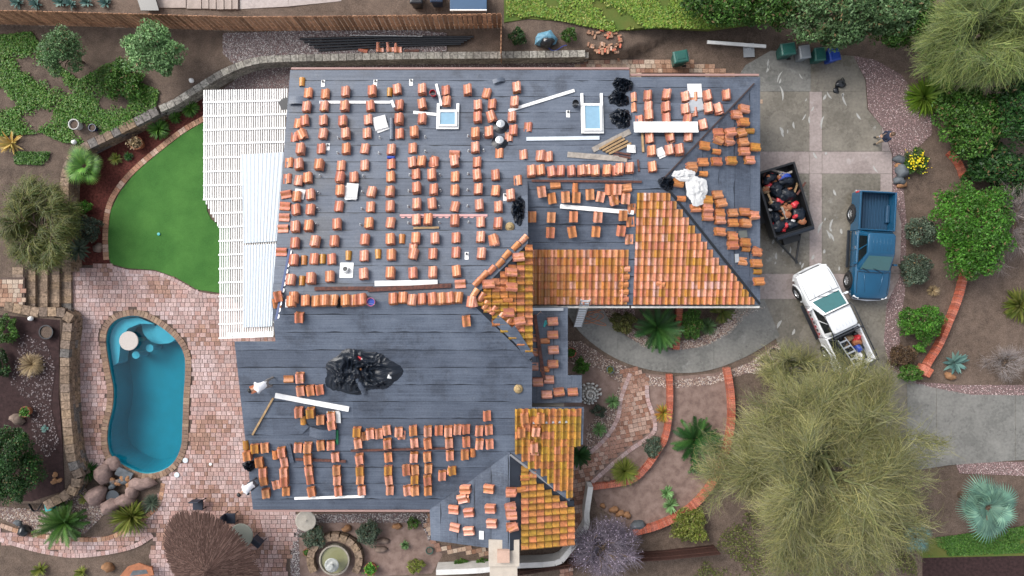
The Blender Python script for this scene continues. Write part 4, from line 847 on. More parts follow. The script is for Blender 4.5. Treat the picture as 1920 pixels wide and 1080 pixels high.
scallop('closure_strip', PN.hit(750, 404) + Vector((0, 0, .06)), PN.hit(914, 404) + Vector((0, 0, .06)), simple('pink_strip', (.6, .33, .32), .6), simple('pink_strip_b', (.6, .33, .32), .6), 'long pink scalloped closure strip in the middle of the back slope', 14)
scallop('closure_strip', PN.hit(519, 599) + Vector((0, 0, .1)), PN.hit(544, 467) + Vector((0, 0, .06)), simple('navy_strip', (.02, .05, .16), .4), WHITE, 'dark blue strip with white scallops at the left roof edge', 11)
def crumple(name, pl_, px, py, rx, ry, h, mat, label, cat, seed, rot=0, n=34, sharp=9., lift=0):
    from mathutils import noise as mn
    mb = MB(); M = pl_.M(pl_.hit(px, py, lift), rot) @ Matrix.Translation((0, 0, lift * .9))
    for j in range(n):
        for i in range(n):
            a, b = -1 + 2 * i / (n - 1), -1 + 2 * j / (n - 1); r_ = math.hypot(a, b); k = max(abs(a), abs(b)) / r_ if r_ > 1e-6 else 1
            a, b = a * k, b * k; r_ = math.hypot(a, b); th = math.atan2(b, a); e = 1 + .07 * math.sin(2 * th + seed) + .08 * math.sin(3 * th + 2 * seed) + .05 * math.sin(7 * th + seed)
            q = Vector((a * 2.2 + seed * 7, b * 2.2, seed)); q = q + Vector((mn.noise(q * .7), mn.noise(q * .7 + Vector((5, 3, 1))), 0)) * .9; f = 1 - abs(mn.noise(Vector((q.x * .9, q.y * 1.5, q.z)))) * 3; g = 1 - abs(mn.noise(Vector((q.x * 2.6, q.y * 1.3, q.z + 4)))) * 3; g2 = mn.noise(q * sharp)
            z = h * (max(0, 1 - r_ ** 2.5) * (.3 + .4 * f + .42 * g) + .05 * g2 * (1 - r_ ** 6)) + .03
            mb.v.append(tuple(M @ Vector((a * rx * e + .04 * g2, b * ry * e + .04 * g, max(z, .03)))))
    for j in range(n - 1):
        for i in range(n - 1): mb.f.append((j * n + i, j * n + i + 1, (j + 1) * n + i + 1, (j + 1) * n + i)); mb.m.append(0)
    return obj(name, mb, mat, label=label, cat=cat, smooth=mat is PAPER)
crumple('plastic_sheet', PS, 677, 698, 1.7, 1.15, .34, BAG, 'large crumpled black plastic sheet on the front slope', 'plastic sheet', 1.0, n=64)
crumple('plastic_sheet', PN, 1167, 160, .48, .45, .4, BAG, 'topmost crumpled black plastic bundle right of the tall skylight', 'plastic sheet', 2.1)
crumple('plastic_sheet', PN, 1160, 185, .52, .42, .4, BAG, 'second crumpled black plastic bundle right of the tall skylight', 'plastic sheet', 3.3)
crumple('plastic_sheet', PN, 1164, 222, .55, .5, .35, BAG, 'lowest crumpled black plastic bundle above the lumber pile', 'plastic sheet', 4.2)
crumple('plastic_sheet', PE, 1250, 344, .36, .4, .35, BAG, 'small black plastic bundle at the garage roof peak', 'plastic sheet', 5.2)
crumple('plastic_sheet', PS, 468, 873, .32, .28, .3, BAG, 'small black bag between stacks at the lower left roof corner', 'plastic bag', 6.1)
crumple('tool_bag', PN, 972, 395, .3, .75, .3, BAG, 'bundle of black tool straps above the gable', 'tool bag', 7.4)
crumple('paper_wrap', PE, 1282, 329, .28, .66, .1, PAPER, 'upper white wrapping sheet over stacks at the garage peak', 'wrapping', 8.1, R(0), 22, 3, .2)
crumple('paper_wrap', PE, 1305, 357, .68, .6, .12, PAPER, 'lower larger white wrapping sheet over stacks at the garage peak', 'wrapping', 9.1, R(20), 22, 3, .22)
def sheets(pl_, px, py, wd, ln, label, n=3, mat=PAPER, rot=0):
    M0 = pl_.M(pl_.hit(px, py, .1) , rot); mb = MB()
    for k in range(n): mb.box((rnd.uniform(-.06, .06) * (n > 1), rnd.uniform(-.08, .08) * (n > 1), .06 + k * .03), (wd, ln, .012), rnd.uniform(-.15, .15) * (n > 1), M=M0)
    obj('flashing_sheets', mb, mat, label=label, cat='metal flashing')
sheets(PN, 712, 234, .62, .68, 'white square flashing sheets left of the grey felt roll', 3, rot=.3); sheets(PN, 660, 361, .56, .7, 'fanned white sheets over stacks in the left of the back slope', 5); sheets(PN, 561, 364, .5, .5, 'white sheet on a stack at the left edge of the back slope', 1, rot=-.15)
sheets(PN2, 1303, 170, .7, .75, 'upper white flashing sheet on the garage back slope', 1); sheets(PN2, 1304, 198, .68, .6, 'lower silvery flashing sheet on the garage back slope', 2, GALV, .2); sheets(PN2, 1239, 287, .4, .42, 'crumpled white and purple wrapper among garage stacks', 2, rot=.4); sheets(PN, 1183, 278, .34, .4, 'white carton at the right of the lumber pile', 3)
sheets(PS, 626, 783, .62, .55, 'white flashing sheet under a pink stack on the front slope', 2); sheets(PWW, 903, 1004, .42, .24, 'small white sheet near the chimney', 1)
def roll(pl_, a, b, r_, mat, name, label, cat): obj(name, MB().tube([pl_.hit(*a, r_) + pl_.n * .02, pl_.hit(*b, r_) + pl_.n * .02], r_, 12), mat, label=label, cat=cat, smooth=False)
roll(PN, (734, 222), (734, 262), .13, FELT, 'felt_roll', 'grey felt roll standing right of the white square sheets', 'felt roll')
roll(PN, (726, 295), (740, 295), .08, BLUEM, 'sealant_tube', 'blue sealant tube on a stack in the back slope', 'sealant tube')
roll(PS, (665, 703), (683, 738), .14, FELT, 'felt_roll', 'grey felt roll with purple label on the black plastic', 'felt roll')
def curl(pl_, px, py, wd, ln, label, rot=0, h=.12, mat=FELT):
    M = pl_.M(pl_.hit(px, py, .1), rot); mb = MB(); n = 10
    for d in (0, .015):
        for i in range(n + 1): t = i / n; z = h * math.sin(math.pi * t) * .8 + h * .6 * t + .04 + d; mb.v += [tuple(M @ Vector(((t - .5) * wd, s * ln / 2, z))) for s in (-1, 1)]
    k = 2 * (n + 1)
    for i in range(n): a = 2 * i; mb.f += [(a, a + 2, a + 3, a + 1)[::-1], (k + a, k + a + 2, k + a + 3, k + a + 1), (a, a + 2, k + a + 2, k + a), (a + 1, k + a + 1, k + a + 3, a + 3)]
    mb.m = [0] * len(mb.f); obj('felt_sheet', mb, mat, label=label, cat='felt sheet')
curl(PN, 560, 189, .95, .42, 'curled grey felt flap at the upper left roof corner'); curl(PS, 605, 810, 1.3, .5, 'curled grey felt sheet over stacks on the front slope', -.08, .25); curl(PN, 935, 152, .6, .22, 'small curled felt scrap near the back eave', .3); curl(PS, 565, 800, .55, .5, 'grey felt scrap left of the curled sheet', .8, .06)
o = obj('felt_flap', MB().prism(pw([(522, 192), (530, 184), (545, 181), (545, 205), (528, 206)], 3.2), 3.17, 3.19), BLACKP, label='black felt flap hanging over the white pergola corner', cat='felt flap')
for i, (a, b) in enumerate([((929, 597), (975, 640)), ((958, 615), (995, 672))]):
    p, q = PS.hit(*a, .06), PS.hit(*b, .06); obj('felt_strip', MB().bar(p + Vector((0, 0, .05)), q + Vector((0, 0, .05)), .42, .015), FELT, label=f'{["upper", "lower"][i]} grey felt strip along the lower edge of the mossy gable', cat='felt strip')
def bucket(pl_, px, py, r_, h, mat, fill, name, label, cat):
    t = thing(name, label, cat, pl_.hit(px, py) + Vector((0, 0, .04))); loc_part('body', MB().lathe([(r_ * .85, 0), (r_, h), (r_ * .92, h), (r_ * .8, h * .4)], 16), mat, t); loc_part('contents', MB().lathe([(r_ * .84, h * .5), (r_ * .84, h * .55)], 16), fill, t); mb = MB().tube([(r_ * math.cos(a), r_ * .3 * math.sin(a) - r_ * .7, h + .02) for a in np.linspace(0, math.pi, 9)], .008, 5); loc_part('handle', mb, GALV, t); return t
bucket(PN, 813, 178, .16, .36, RED, BLACKP, 'bucket', 'red bucket of black tar left of the small skylight', 'bucket'); bucket(PN, 1078, 197, .16, .36, BLACKP, BLACKP, 'bucket', 'black tar bucket left of the tall skylight', 'bucket'); bucket(PN, 697, 566, .2, .22, simple('pink_pail', (.5, .12, .2), .4), BLUEM, 'bucket', 'pink and blue pail on the main ridge', 'bucket')
def hat(pl_, px, py, label, o=.1):
    p = pl_.hit(px, py, o) + Vector((0, 0, .05)); t = thing('straw_hat', label, 'hat', p); loc_part('brim', MB().lathe([(.21, 0), (.22, .01), (.1, .025)], 20), STRAW, t, True); loc_part('crown', MB().lathe([(.1, .02), (.095, .1), (.06, .13), (.01, .12)], 16), STRAW, t, True)
hat(PN, 956, 425, 'straw hat lying above the mossy gable'); hat(PS, 972, 730, 'straw hat on a tile at the right end of the front slope', .2)
def tray(pl_, px, py, label, o=.25):
    p = pl_.hit(px, py, o); t = thing('paint_tray', label, 'tray', p); loc_part('rim', MB().box((0, 0, 0), (.38, .38, .08)), WHITE, t, bevel=.02); loc_part('contents', MB().box((0, 0, .042), (.28, .28, .02)), RED, t)
tray(PS, 669, 670, 'white tray of red caps on the black plastic sheet', .35); tray(PN, 539, 569, 'white tray of red caps at the left end of the ridge row', .3)
board(PS, (702, 678), (698, 718), .16, .05, RWOOD, 'wood_plank', 'brown plank on the large black plastic sheet', 'plank', .4)
p = PS.hit(728, 705, .35); obj('jug', MB().loft([[(p.x + a * s, p.y + b * s, p.z + z) for a, b in ((-.1, -.16), (.1, -.16), (.13, 0), (.1, .16), (-.1, .16), (-.13, 0))] for z, s in ((0, 1), (.1, 1.05), (.16, .8), (.2, .3), (.24, .28))]), WHITE, label='white jug on the right of the black plastic sheet', cat='jug')
barrel(PS, 680, 697, 'broken orange tile half buried in the black plastic sheet', .5, ORNG)
crumple('cloth', PN, 634, 568, .14, .24, .3, BLACKP, 'black cloth draped over a tile stack in the ridge row', 'cloth', 3.9, n=16); board(PN, (1094, 0), (1095, 0), .01, .01, BLACKP, 'x', 'x', 'x').name
bpy.data.objects.remove(bpy.data.objects['x'])
board(PE, (1381, 476), (1382, 492), .2, .04, GALV, 'slate_piece', 'upright grey slate scrap near the garage front corner', 'scrap'); board(PE, (1385, 440), (1400, 438), .36, .06, simple('grey_slate', (.12, .13, .12), .6), 'slate_piece', 'grey slate tile among the garage side stacks', 'scrap')
mb = MB()
lad = thing('ladder', 'aluminium extension ladder leaning on the entry eave', 'ladder', W(1078, 612, 0)); A = W(1083, 613, 0); B = W(1098, 562, 3.6); sd_ = Vector((.22, 0, 0))
for s in (-1, 1): obj('rail', MB().bar(A + sd_ * s, B + sd_ * s, .04, .09), ALU, lad)
for k in range(12): q = A + (B - A) * ((k + .5) / 12); obj('rung', MB().bar(q - sd_, q + sd_, .09, .05), ALU, lad)
CORD = simple('orange_cord', (.5, .2, .1), .5)
pts = [W(1100 + 22 * math.cos(t * 1.3) + t, 590 + 12 * math.sin(t) + t * .6, .07 + .002 * t) for t in np.linspace(0, 18, 90)]; obj('extension_cord', MB().tube(pts, .018, 5), CORD, label='coiled orange cord on the path beside the ladder', cat='cord')
pts = [PEN.hit(996 + 34 * t / 9 + 3 * math.sin(t * 2), 590 + 8 * math.sin(t), .06) for t in np.linspace(0, 9, 50)]; obj('air_hose', MB().tube(pts, .014, 5), simple('tan_hose', (.5, .3, .2), .5), label='looped tan hose on the dark entry roof', cat='hose')
p = PEN.hit(1022, 607, .08); obj('nail_gun', MB().box((p.x, p.y, p.z), (.1, .34, .14), -.3).box((p.x + .06, p.y + .02, p.z + .02), (.14, .1, .1), -.3), TEAL, label='teal nail gun on the dark entry roof', cat='nail gun', bevel=.02)

# ------------------------------------------------------------------ pergola
pg = thing('pergola', 'white slatted pergola between the lawn and the house', 'pergola', W(450, 400)); PZ = 2.7
for i in range(37):
    x = 383 + i * 4.3; yb = 632
    if x < 411: yb = 375 + (x - 383) * 1.9
    x1 = x - (632 - 170) * .03 if False else x
    a = W(x, 169 - (x - 383) * .018, PZ); b = W(x + (yb - 170) * .0 , yb, PZ); a.x = max(a.x, -30)
    if x > 512: b = W(x, 632 - (x - 512) * 16, PZ)
    if b.y < a.y: obj('slat', MB().bar(a, b, .06, .05), WHITE, pg)
for k in range(18):
    y = 190 + k * 26; xl = 381 if y < 375 else min(410, 381 + (y - 375) * .6); xr = 541 - (y - 170) * .062
    obj('rafter', MB().bar(W(xl, y + 2, PZ + .05), W(xr, y - 2, PZ + .05), .08, .05), WHITE, pg)
obj('beam', MB().bar(W(426, 627, PZ - .1), W(514, 624, PZ - .1), .2, .2), WHITE, pg); obj('beam', MB().bar(W(388, 180, PZ - .12), W(388, 372, PZ - .12), .12, .16), WHITE, pg)
for px, py in ((392, 182), (392, 365), (432, 630), (505, 625)): q = W(px, py, PZ - .2); obj('post', MB().box((q.x, q.y, 1.25), (.12, .12, 2.5)), WHITE, pg)
def corr(px, label):
    p = pw(px, PZ + .1); xs = sorted(q[0] for q in p); mb = MB(); x0, x1 = min(xs), max(xs); n = 44; top = max(q[1] for q in p); bot = min(q[1] for q in p)
    L = [p[0][0], p[3][0]]; Rr = [p[1][0], p[2][0]]
    for i in range(n + 1):
        t = i / n; z = PZ + .1 + .007 * (1 if i % 4 < 2 else -1)
        mb.v += [(L[0] + (Rr[0] - L[0]) * t, p[0][1] + (p[1][1] - p[0][1]) * t, z), (L[1] + (Rr[1] - L[1]) * t, p[3][1] + (p[2][1] - p[3][1]) * t, z), (L[0] + (Rr[0] - L[0]) * t, p[0][1] + (p[1][1] - p[0][1]) * t, z - .01), (L[1] + (Rr[1] - L[1]) * t, p[3][1] + (p[2][1] - p[3][1]) * t, z - .01)]
    for i in range(n): a = 4 * i; mb.f += [(a, a + 1, a + 5, a + 4), (a + 2, a + 6, a + 7, a + 3)]
    mb.m = [0] * len(mb.f); obj('corrugated_cover', mb, CORR, label=label, cat='roof panel')
corr([(452, 290), (536, 285), (520, 452), (457, 456)], 'upper pale corrugated panel laid on the pergola'); corr([(457, 460), (518, 457), (510, 612), (456, 614)], 'lower wrinkled pale panel laid on the pergola')

# ------------------------------------------------------------------ fences
def fence(name, pts_px, z0, h, mat, label, pw_=.2, lean=None):
    p = pw(pts_px, z0); mid = p[len(p) // 2]; t = thing(name, label, 'fence', (mid[0], mid[1], z0)); me = MB().box((0, 0, h / 2), (pw_ - (.055 if h > 1.5 else .01), .025, h)).mesh('picket')
    for x, y, an in along(p, pw_): o = link('picket', me, mat, t); o.color = (*darken((.5, .27, .16), rnd.uniform(.55, 1.2)), 1); o.location = Vector((x, y, z0 + rnd.uniform(-.02, .02))) - t.location; o.rotation_euler.z = an + rnd.uniform(-.02, .02)
    for a, b in zip(p[:-1], p[1:]):
        for zz in (.35, h - .3): obj('rail', MB().bar((a[0], a[1] + .05, z0 + zz), (b[0], b[1] + .05, z0 + zz), .05, .09), mat, t).color = (.3, .17, .1, 1)
fence('wooden_fence', [(-60, 44), (150, 49), (300, 53), (470, 58), (600, 57), (800, 55), (940, 52)], UP, 1.9, FENCE, 'long reddish cedar fence along the back boundary', .25)
fence('wooden_fence', [(941, 52), (940, 122)], .5, 1.8, FENCE, 'short cedar fence joining the back fence to the house', .2)
fence('wooden_fence', [(960, 1062), (1110, 1040), (1240, 1032), (1335, 1022)], 0, 1.3, DFENCE, 'dark brown fence below the front garden', .2)
# white garden wall
ww = MB(); pts = smoothpts(pw([(818, 1072), (905, 1068), (960, 1060), (1040, 1055), (1065, 1035), (1098, 990), (1100, 960), (1107, 912)], .9), False, 3)
for a, b in zip(pts[:-1], pts[1:]): ww.bar((a[0], a[1], .5), (b[0], b[1], .5), .28, 1.0)
obj('garden_wall', ww, STUCW, label='low white stucco wall bending around the chimney end of the house', cat='wall')

# ------------------------------------------------------------------ plants
def pal(*c): return np.array(c)
GR = pal((.04, .115, .014), (.06, .15, .02), (.03, .085, .012), (.085, .17, .03)); DG = pal((.016, .055, .012), (.03, .08, .016), (.012, .04, .009)); OL = pal((.09, .1, .025), (.12, .125, .035), (.065, .075, .02)); SG = pal((.09, .13, .085), (.12, .16, .11), (.065, .1, .065))
YG = pal((.16, .19, .03), (.2, .21, .05), (.11, .15, .025)); BG = pal((.07, .22, .02), (.1, .27, .03), (.05, .16, .015)); PV = pal((.18, .18, .065), (.23, .225, .085), (.14, .15, .05), (.27, .245, .1), (.22, .21, .11), (.16, .17, .09)); BL = pal((.1, .2, .18), (.14, .25, .22), (.08, .16, .15)); DRY = pal((.26, .19, .1), (.33, .25, .14), (.2, .14, .08)); GRB = pal((.1, .19, .07), (.14, .24, .1), (.08, .15, .05)); PUR = pal((.16, .13, .17), (.22, .19, .24), (.3, .25, .3))
def jit(p, n, s=.25): return p[nr.integers(0, len(p), n)] * nr.uniform(1 - s, 1 + s, (n, 1))
def unit(v): return v / np.maximum(np.linalg.norm(v, axis=-1, keepdims=True), 1e-6)
def leaves(C, size, palette, up=.6, asp=.45):
    n = len(C); nrm = unit(nr.normal(size=(n, 3)) + np.array([0, 0, up * 2])); a = unit(np.cross(nrm, nr.normal(size=(n, 3)))); b = np.cross(nrm, a); s = (size * nr.uniform(.6, 1.3, n))[:, None]
    return np.stack([C - a * s, C - b * s * asp, C + a * s, C + b * s * asp], 1), jit(palette, n)
def crown_pts(rx, ry, rz, nl, nclump, cr, zc=0, shell=.55):
    cl = unit(nr.normal(size=(nclump, 3))) * (nr.uniform(shell, 1, (nclump, 1)) ** .6) * (1 - cr * .6); cl[:, 2] = np.where(cl[:, 2] < -.35, -cl[:, 2] * .5, cl[:, 2])
    i = nr.integers(0, nclump, nl); d = unit(nr.normal(size=(nl, 3))); rad = cr * nr.uniform(.6, 1.35, nclump)[i][:, None] * nr.uniform(.35, 1, (nl, 1)) ** .5
    return (cl[i] + d * rad) * np.array([rx, ry, rz]) + np.array([0, 0, zc]), i
def plant_root(name, label, cat, px, py, z, group=None): p = W(px, py, z); return thing(name, label, cat, (p.x, p.y, z), 0, group)
def zat(px, py):
    p = W(px, py, 0); z = gz(p.x, p.y)
    return max(z, 0) + .005 if z > -1 else 0
def tree(name, label, px, py, rx, ry, hgt, palette, nl, lsize, ncl=60, cr=.28, trunk=None, cat='tree', twigs=0, base=.25, group=None):
    """rx, ry in photo pixels at crown height; hgt metres"""
    z = zat(px, py); zc = z + hgt * .55; k = (H - zc) / F; p = W(px, py, zc); t = thing(name, label, cat, (p.x, p.y, z), 0, group); RX, RY = rx * k, ry * k; RZ = hgt * (1 - base) / 2
    C, ci = crown_pts(RX, RY, RZ, nl, ncl, cr, hgt * base + RZ); th_ = np.arctan2(C[:, 1], C[:, 0]); lump = 1 + .1 * np.sin(3 * th_ + px) + .07 * np.sin(5 * th_ + py) + .05 * np.sin(9 * th_); C[:, 0] *= lump; C[:, 1] *= lump; C[:, 2] = np.maximum(C[:, 2], .03)
    V, c = leaves(C, np.full(nl, lsize), palette); c = c * (nr.uniform(.6, 1.35, (ncl, 1))[ci]); dead = nr.random(nl) < .05; c[dead] = np.array([.16, .11, .05]) * nr.uniform(.6, 1.2, (dead.sum(), 1))
    link('crown' if cat == 'tree' else 'foliage', np_mesh('crown', V, 4, c), LEAF, t)
    mb = MB(); tr = trunk or max(.03, hgt * .03); top = Vector((0, 0, hgt * (base + .25))); mb.tube([(0, 0, -.1), (tr * .4, 0, hgt * base * .6), tuple(top)], [tr, tr * .8, tr * .5], 8)
    for j in range(9): a = j * 2.4; mb.tube([tuple(top * .7), (RX * .4 * math.cos(a), RY * .4 * math.sin(a), hgt * (base + .3)), (RX * .8 * math.cos(a), RY * .8 * math.sin(a), hgt * (base + .38))], [tr * .45, tr * .28, tr * .1], 5)
    loc_part('trunk' if cat == 'tree' else 'stem', mb, BARK, t); return t
def curves(n, az, el, L, droop, k=6, wav=.06):
    """centre lines from the origin, leaving at azimuth az / elevation el and bending down by droop"""
    s = np.linspace(0, 1, k)[None, :]; e = el[:, None] - droop[:, None] * s; ds = (L / (k - 1))[:, None]; hx = np.cumsum(np.cos(e) * ds, 1) - np.cos(e[:, :1]) * ds; hz = np.cumsum(np.sin(e) * ds, 1) - np.sin(e[:, :1]) * ds
    a = az[:, None] + nr.normal(0, wav, (n, k)).cumsum(1); P = np.stack([hx * np.cos(a), hx * np.sin(a), hz], -1); side = np.stack([-np.sin(a), np.cos(a), np.zeros_like(a)], -1); return P, side
def rosette(name, label, px, py, rpx, n, palette, wd=.03, el=(5, 80), droop=.7, stem=0., cat='plant', group=None, parts=False, taper='leaf', k=6):
    z = zat(px, py); r_ = rpx * (H - z) / F; t = plant_root(name, label, cat, px, py, z, group); az = nr.uniform(0, 6.283, n); e = np.radians(nr.uniform(*el, n)); L = r_ * nr.uniform(.85, 1.12, n) / np.maximum(np.cos(e * .55), .5)
    P, side = curves(n, az, e, L, np.full(n, droop) * nr.uniform(.7, 1.3, n), k, .02); P[..., 2] += stem + .05; P[..., 2] = np.maximum(P[..., 2], .02); s = np.linspace(0, 1, k); prof = (np.sin(np.pi * np.clip(s * .8 + .2, 0, 1)) ** .7 + .05) if taper == 'leaf' else (1 - s * .9)
    Wd = np.full((n, 1), wd) * prof[None]; c = jit(palette, n)
    if parts:
        for i in range(n): link('leaf', ribbon_mesh('leaf', P[i:i + 1], Wd[i:i + 1], side[i:i + 1], c[i:i + 1]), LEAF, t)
    else: link('foliage', ribbon_mesh('foliage', P, Wd, side, c), LEAF, t)
    mb = MB().tube([(0, 0, -.05), (0, 0, stem + .08)], [max(.05, r_ * .09), max(.04, r_ * .07)], 8); loc_part('stem', mb, BARK, t); return t
def cycad(name, label, px, py, rpx, n, palette, group=None):
    """feather fronds: a midrib with rows of leaflets"""
    z = zat(px, py); r_ = rpx * (H - z) / F; t = plant_root(name, label, 'palm', px, py, z, group); az = nr.uniform(0, 6.283, n); e = np.radians(nr.uniform(8, 75, n)); L = r_ * nr.uniform(.9, 1.1, n) / np.maximum(np.cos(e * .6), .5); k = 12
    P, side = curves(n, az, e, L, nr.uniform(.5, .95, n), k, .012); P[..., 2] += .25; P[..., 2] = np.maximum(P[..., 2], .03); c = jit(palette, n)
    lv = []; lc = []
    for i in range(n):
        for j in range(1, k):
            for u in (0, .33, .66):
                p = P[i, j - 1] * (1 - u) + P[i, j] * u; d = unit(P[i, j] - P[i, j - 1]); ll = .17 * r_ * math.sin(math.pi * (.12 + .85 * (j - 1 + u) / k)) 
                for s_ in (-1, 1):
                    q = p + (side[i, j] * s_ * .8 + d * .65 + np.array([0, 0, .12])) * ll; wv = d * .02; lv.append([p - wv, p + wv, q + wv * .15, q - wv * .15]); lc.append(c[i] * rnd.uniform(.75, 1.25))
    link('foliage', np_mesh('foliage', np.array(lv), 4, np.array(lc)), LEAF, t); link('midribs', ribbon_mesh('midribs', P, np.full((n, k), .012), side, c * 1.3), LEAF, t); loc_part('trunk', MB().lathe([(.16, -.05), (.2, .15), (.14, .3)], 10), BARK, t); return t
def fanpalm(name, label, px, py, rpx, n, palette, hgt=1.6):
    z = zat(px, py); zc = z + hgt; r_ = rpx * (H - zc) / F; p = W(px, py, zc); t = thing(name, label, 'palm', (p.x, p.y, z)); loc_part('trunk', MB().tube([(0, 0, -.1), (0, 0, hgt)], [.22, .16], 10), BARK, t)
    for i in range(n):
        a = i * 2.4 + rnd.uniform(-.2, .2); el = R(rnd.uniform(0, 40)) if i > 6 else R(rnd.uniform(35, 55)); fr = r_ * rnd.uniform(.8, 1.05); pl_ = fr * (.45 if i > 6 else .16); c = np.array([math.cos(a) * math.cos(el) * pl_, math.sin(a) * math.cos(el) * pl_, hgt + math.sin(el) * pl_]); d = unit(c - np.array([0, 0, hgt])); sdv = np.array([-math.sin(a), math.cos(a), 0]); m = 26; th = np.linspace(-2.0, 2.0, m); bl = fr * .6 * (1 - .12 * np.abs(th)); k = 5; s = np.linspace(0, 1, k)
        dirs = d[None] * np.cos(th)[:, None] + sdv[None] * np.sin(th)[:, None]; P = c[None, None] + dirs[:, None] * (bl[:, None] * s[None])[..., None]; P[..., 2] -= (.35 * bl[:, None] * s[None] ** 2); up_ = np.cross(d, sdv); sd2 = np.cross(dirs, up_)[:, None] * np.ones((1, k, 1)); Wd = (bl * .07)[:, None] * (1 - s * .93)[None]
        cc = jit(palette, m, .12) * rnd.uniform(.6, 1.25); fo_ = link('frond', ribbon_mesh('frond', P, Wd, sd2, cc), LEAF, t); loc_part('petiole', MB().tube([(0, 0, hgt - .05), tuple(c)], [.035, .02], 6), BARK, fo_)
def wispy(name, label, px, py, rx, ry, hgt, palette, ntw, L, nb=14, leafn=0, leafpal=None, wdt=.011, droop=1.0, base=.35, inner=.05, cat='tree', bark=BARK):
    """tree of long fine twigs (palo verde): limbs, then thousands of twigs"""
    z = zat(px, py); zc = z + hgt * .7; k_ = (H - zc) / F; p = W(px, py, zc); t = thing(name, label, cat, (p.x, p.y, z)); RX, RY = rx * k_, ry * k_; mb = MB(); ends = []
    tr = .03 * hgt + .05; mb.tube([(0, 0, -.1), (.1, .05, hgt * base)], [tr, tr * .8], 9); b0 = Vector((.1, .05, hgt * base))
    subs = []; b00 = b0
    for i in range(nb):
        b0 = b00 + Vector((rnd.uniform(-.22, .22) * RX, rnd.uniform(-.22, .22) * RY, rnd.uniform(0, .12) * hgt)); mb.tube([b00 * .6, b0], [tr * .6, tr * .5], 6)
        a = i * 2.39996 + rnd.uniform(-.3, .3); f = rnd.uniform(.35, .95) * (1 + .14 * math.sin(3 * a + px) + .1 * math.sin(5 * a)); e1 = Vector((RX * f * .45 * math.cos(a + rnd.uniform(-.3, .3)), RY * f * .45 * math.sin(a), hgt * (base + .35 * (1.2 - f)))); e2 = Vector((RX * f * .9 * math.cos(a + .2), RY * f * .9 * math.sin(a + .2), hgt * (base + .55 * (1.15 - f * .75)))); mb.tube([b0, (b0 + e1) / 2 + Vector((0, 0, .2)), e1, e2], [tr * .5, tr * .35, tr * .22, tr * .08], 6); subs += [(e1, e2)]
        for j in range(8):
            bb = (b0.lerp(e1, rnd.uniform(.4, 1)) if j < 2 else e1.lerp(e2, rnd.random())); a2 = a + rnd.uniform(-1.3, 1.3); ln = rnd.uniform(.14, .34); e3 = bb + Vector((RX * ln * math.cos(a2), RY * ln * math.sin(a2), hgt * rnd.uniform(-.02, .15))); mb.tube([bb, (bb + e3) / 2 + Vector((0, 0, .1)), e3], [tr * .14, tr * .09, tr * .04], 5); subs.append((bb, e3))
    for q_ in range(12): a = q_ * 2.1; c_ = b00 + Vector((RX * .12 * math.cos(a), RY * .12 * math.sin(a), hgt * .15)); subs.append((c_, c_ + Vector((RX * .16 * math.cos(a + 1.5), RY * .16 * math.sin(a + 1.5), hgt * .12))))
    loc_part('trunk', mb, bark, t)
    E = np.array([[tuple(a), tuple(b)] for a, b in subs]); wgt = nr.uniform(.2, 1.6, len(E)); i = nr.choice(len(E), ntw, p=wgt / wgt.sum()); u = nr.uniform(.15, 1.02, (ntw, 1)); O = E[i, 0] * (1 - u) + E[i, 1] * u; O += nr.normal(0, .03 * min(RX, RY), (ntw, 3)) * np.array([1, 1, .5])
    D = E[i, 1] - E[i, 0]; az = np.arctan2(D[:, 1], D[:, 0]) + nr.normal(0, .62, ntw); rr = np.hypot(O[:, 0] / RX, O[:, 1] / RY); el = np.radians(nr.uniform(-10, 50, ntw)); Ln = L * nr.uniform(.35, 1.25, ntw) * np.clip(1.25 - rr * .65, .35, 1.1); tone = nr.uniform(.6, 1.3, (len(E), 1))[i]
    P, side = curves(ntw, az, el, Ln, droop * nr.uniform(.4, 1.5, ntw), 5, .12); P += O[:, None]; P[..., 2] = np.maximum(P[..., 2], .05); s = np.linspace(1, .35, 5); link('crown', ribbon_mesh('crown', P, wdt * nr.uniform(.6, 1.4, (ntw, 1)) * s[None], side, jit(palette, ntw) * tone), LEAF, t)
    if leafn:
        q = P.reshape(-1, 3)[nr.integers(0, ntw * 5, leafn)] + nr.normal(0, .06, (leafn, 3)); V, c = leaves(q, np.full(leafn, .035), leafpal); link('leaflets', np_mesh('leaflets', V, 4, c), LEAF, t)
    return t
GBARK = pm('green_bark', (.15, .17, .06), .7, .4, 5)
wispy('palo_verde_tree', 'huge wispy yellow green tree at the lower right over the driveway', 1558, 886, 236, 236, 6.0, PV, 30000, 1.35, 38, 26000, OL * 1.3, .0085, bark=GBARK)
wispy('palo_verde_tree', 'wispy yellow green tree in the upper right corner', 1850, 62, 128, 105, 5.0, PV * np.array([.75, .95, .7]), 15000, 1.4, 26, 18000, GR * .9, bark=GBARK)
wispy('palo_verde_tree', 'thin wispy sprig tree at the tail of the silver pickup', 1490, 690, 70, 52, 2.4, PV * .95, 1500, 1.0, 8, 400, OL, bark=GBARK)
wispy('willow_bush', 'large olive brown drooping bush beside the garden steps', 58, 415, 72, 100, 2.8, pal((.1, .105, .022), (.13, .13, .03), (.07, .08, .018), (.055, .085, .018)), 12000, .9, 22, 26000, OL * np.array([1.0, 1.15, .8]), .011, 1.6, .3, cat='bush')
wispy('bare_tree', 'purplish bare twiggy tree with pale blossom at the bottom', 1130, 1030, 70, 55, 3.0, PUR * .6, 3500, .9, 12, 1400, pal((.6, .5, .62), (.5, .4, .55)), .009, .3)
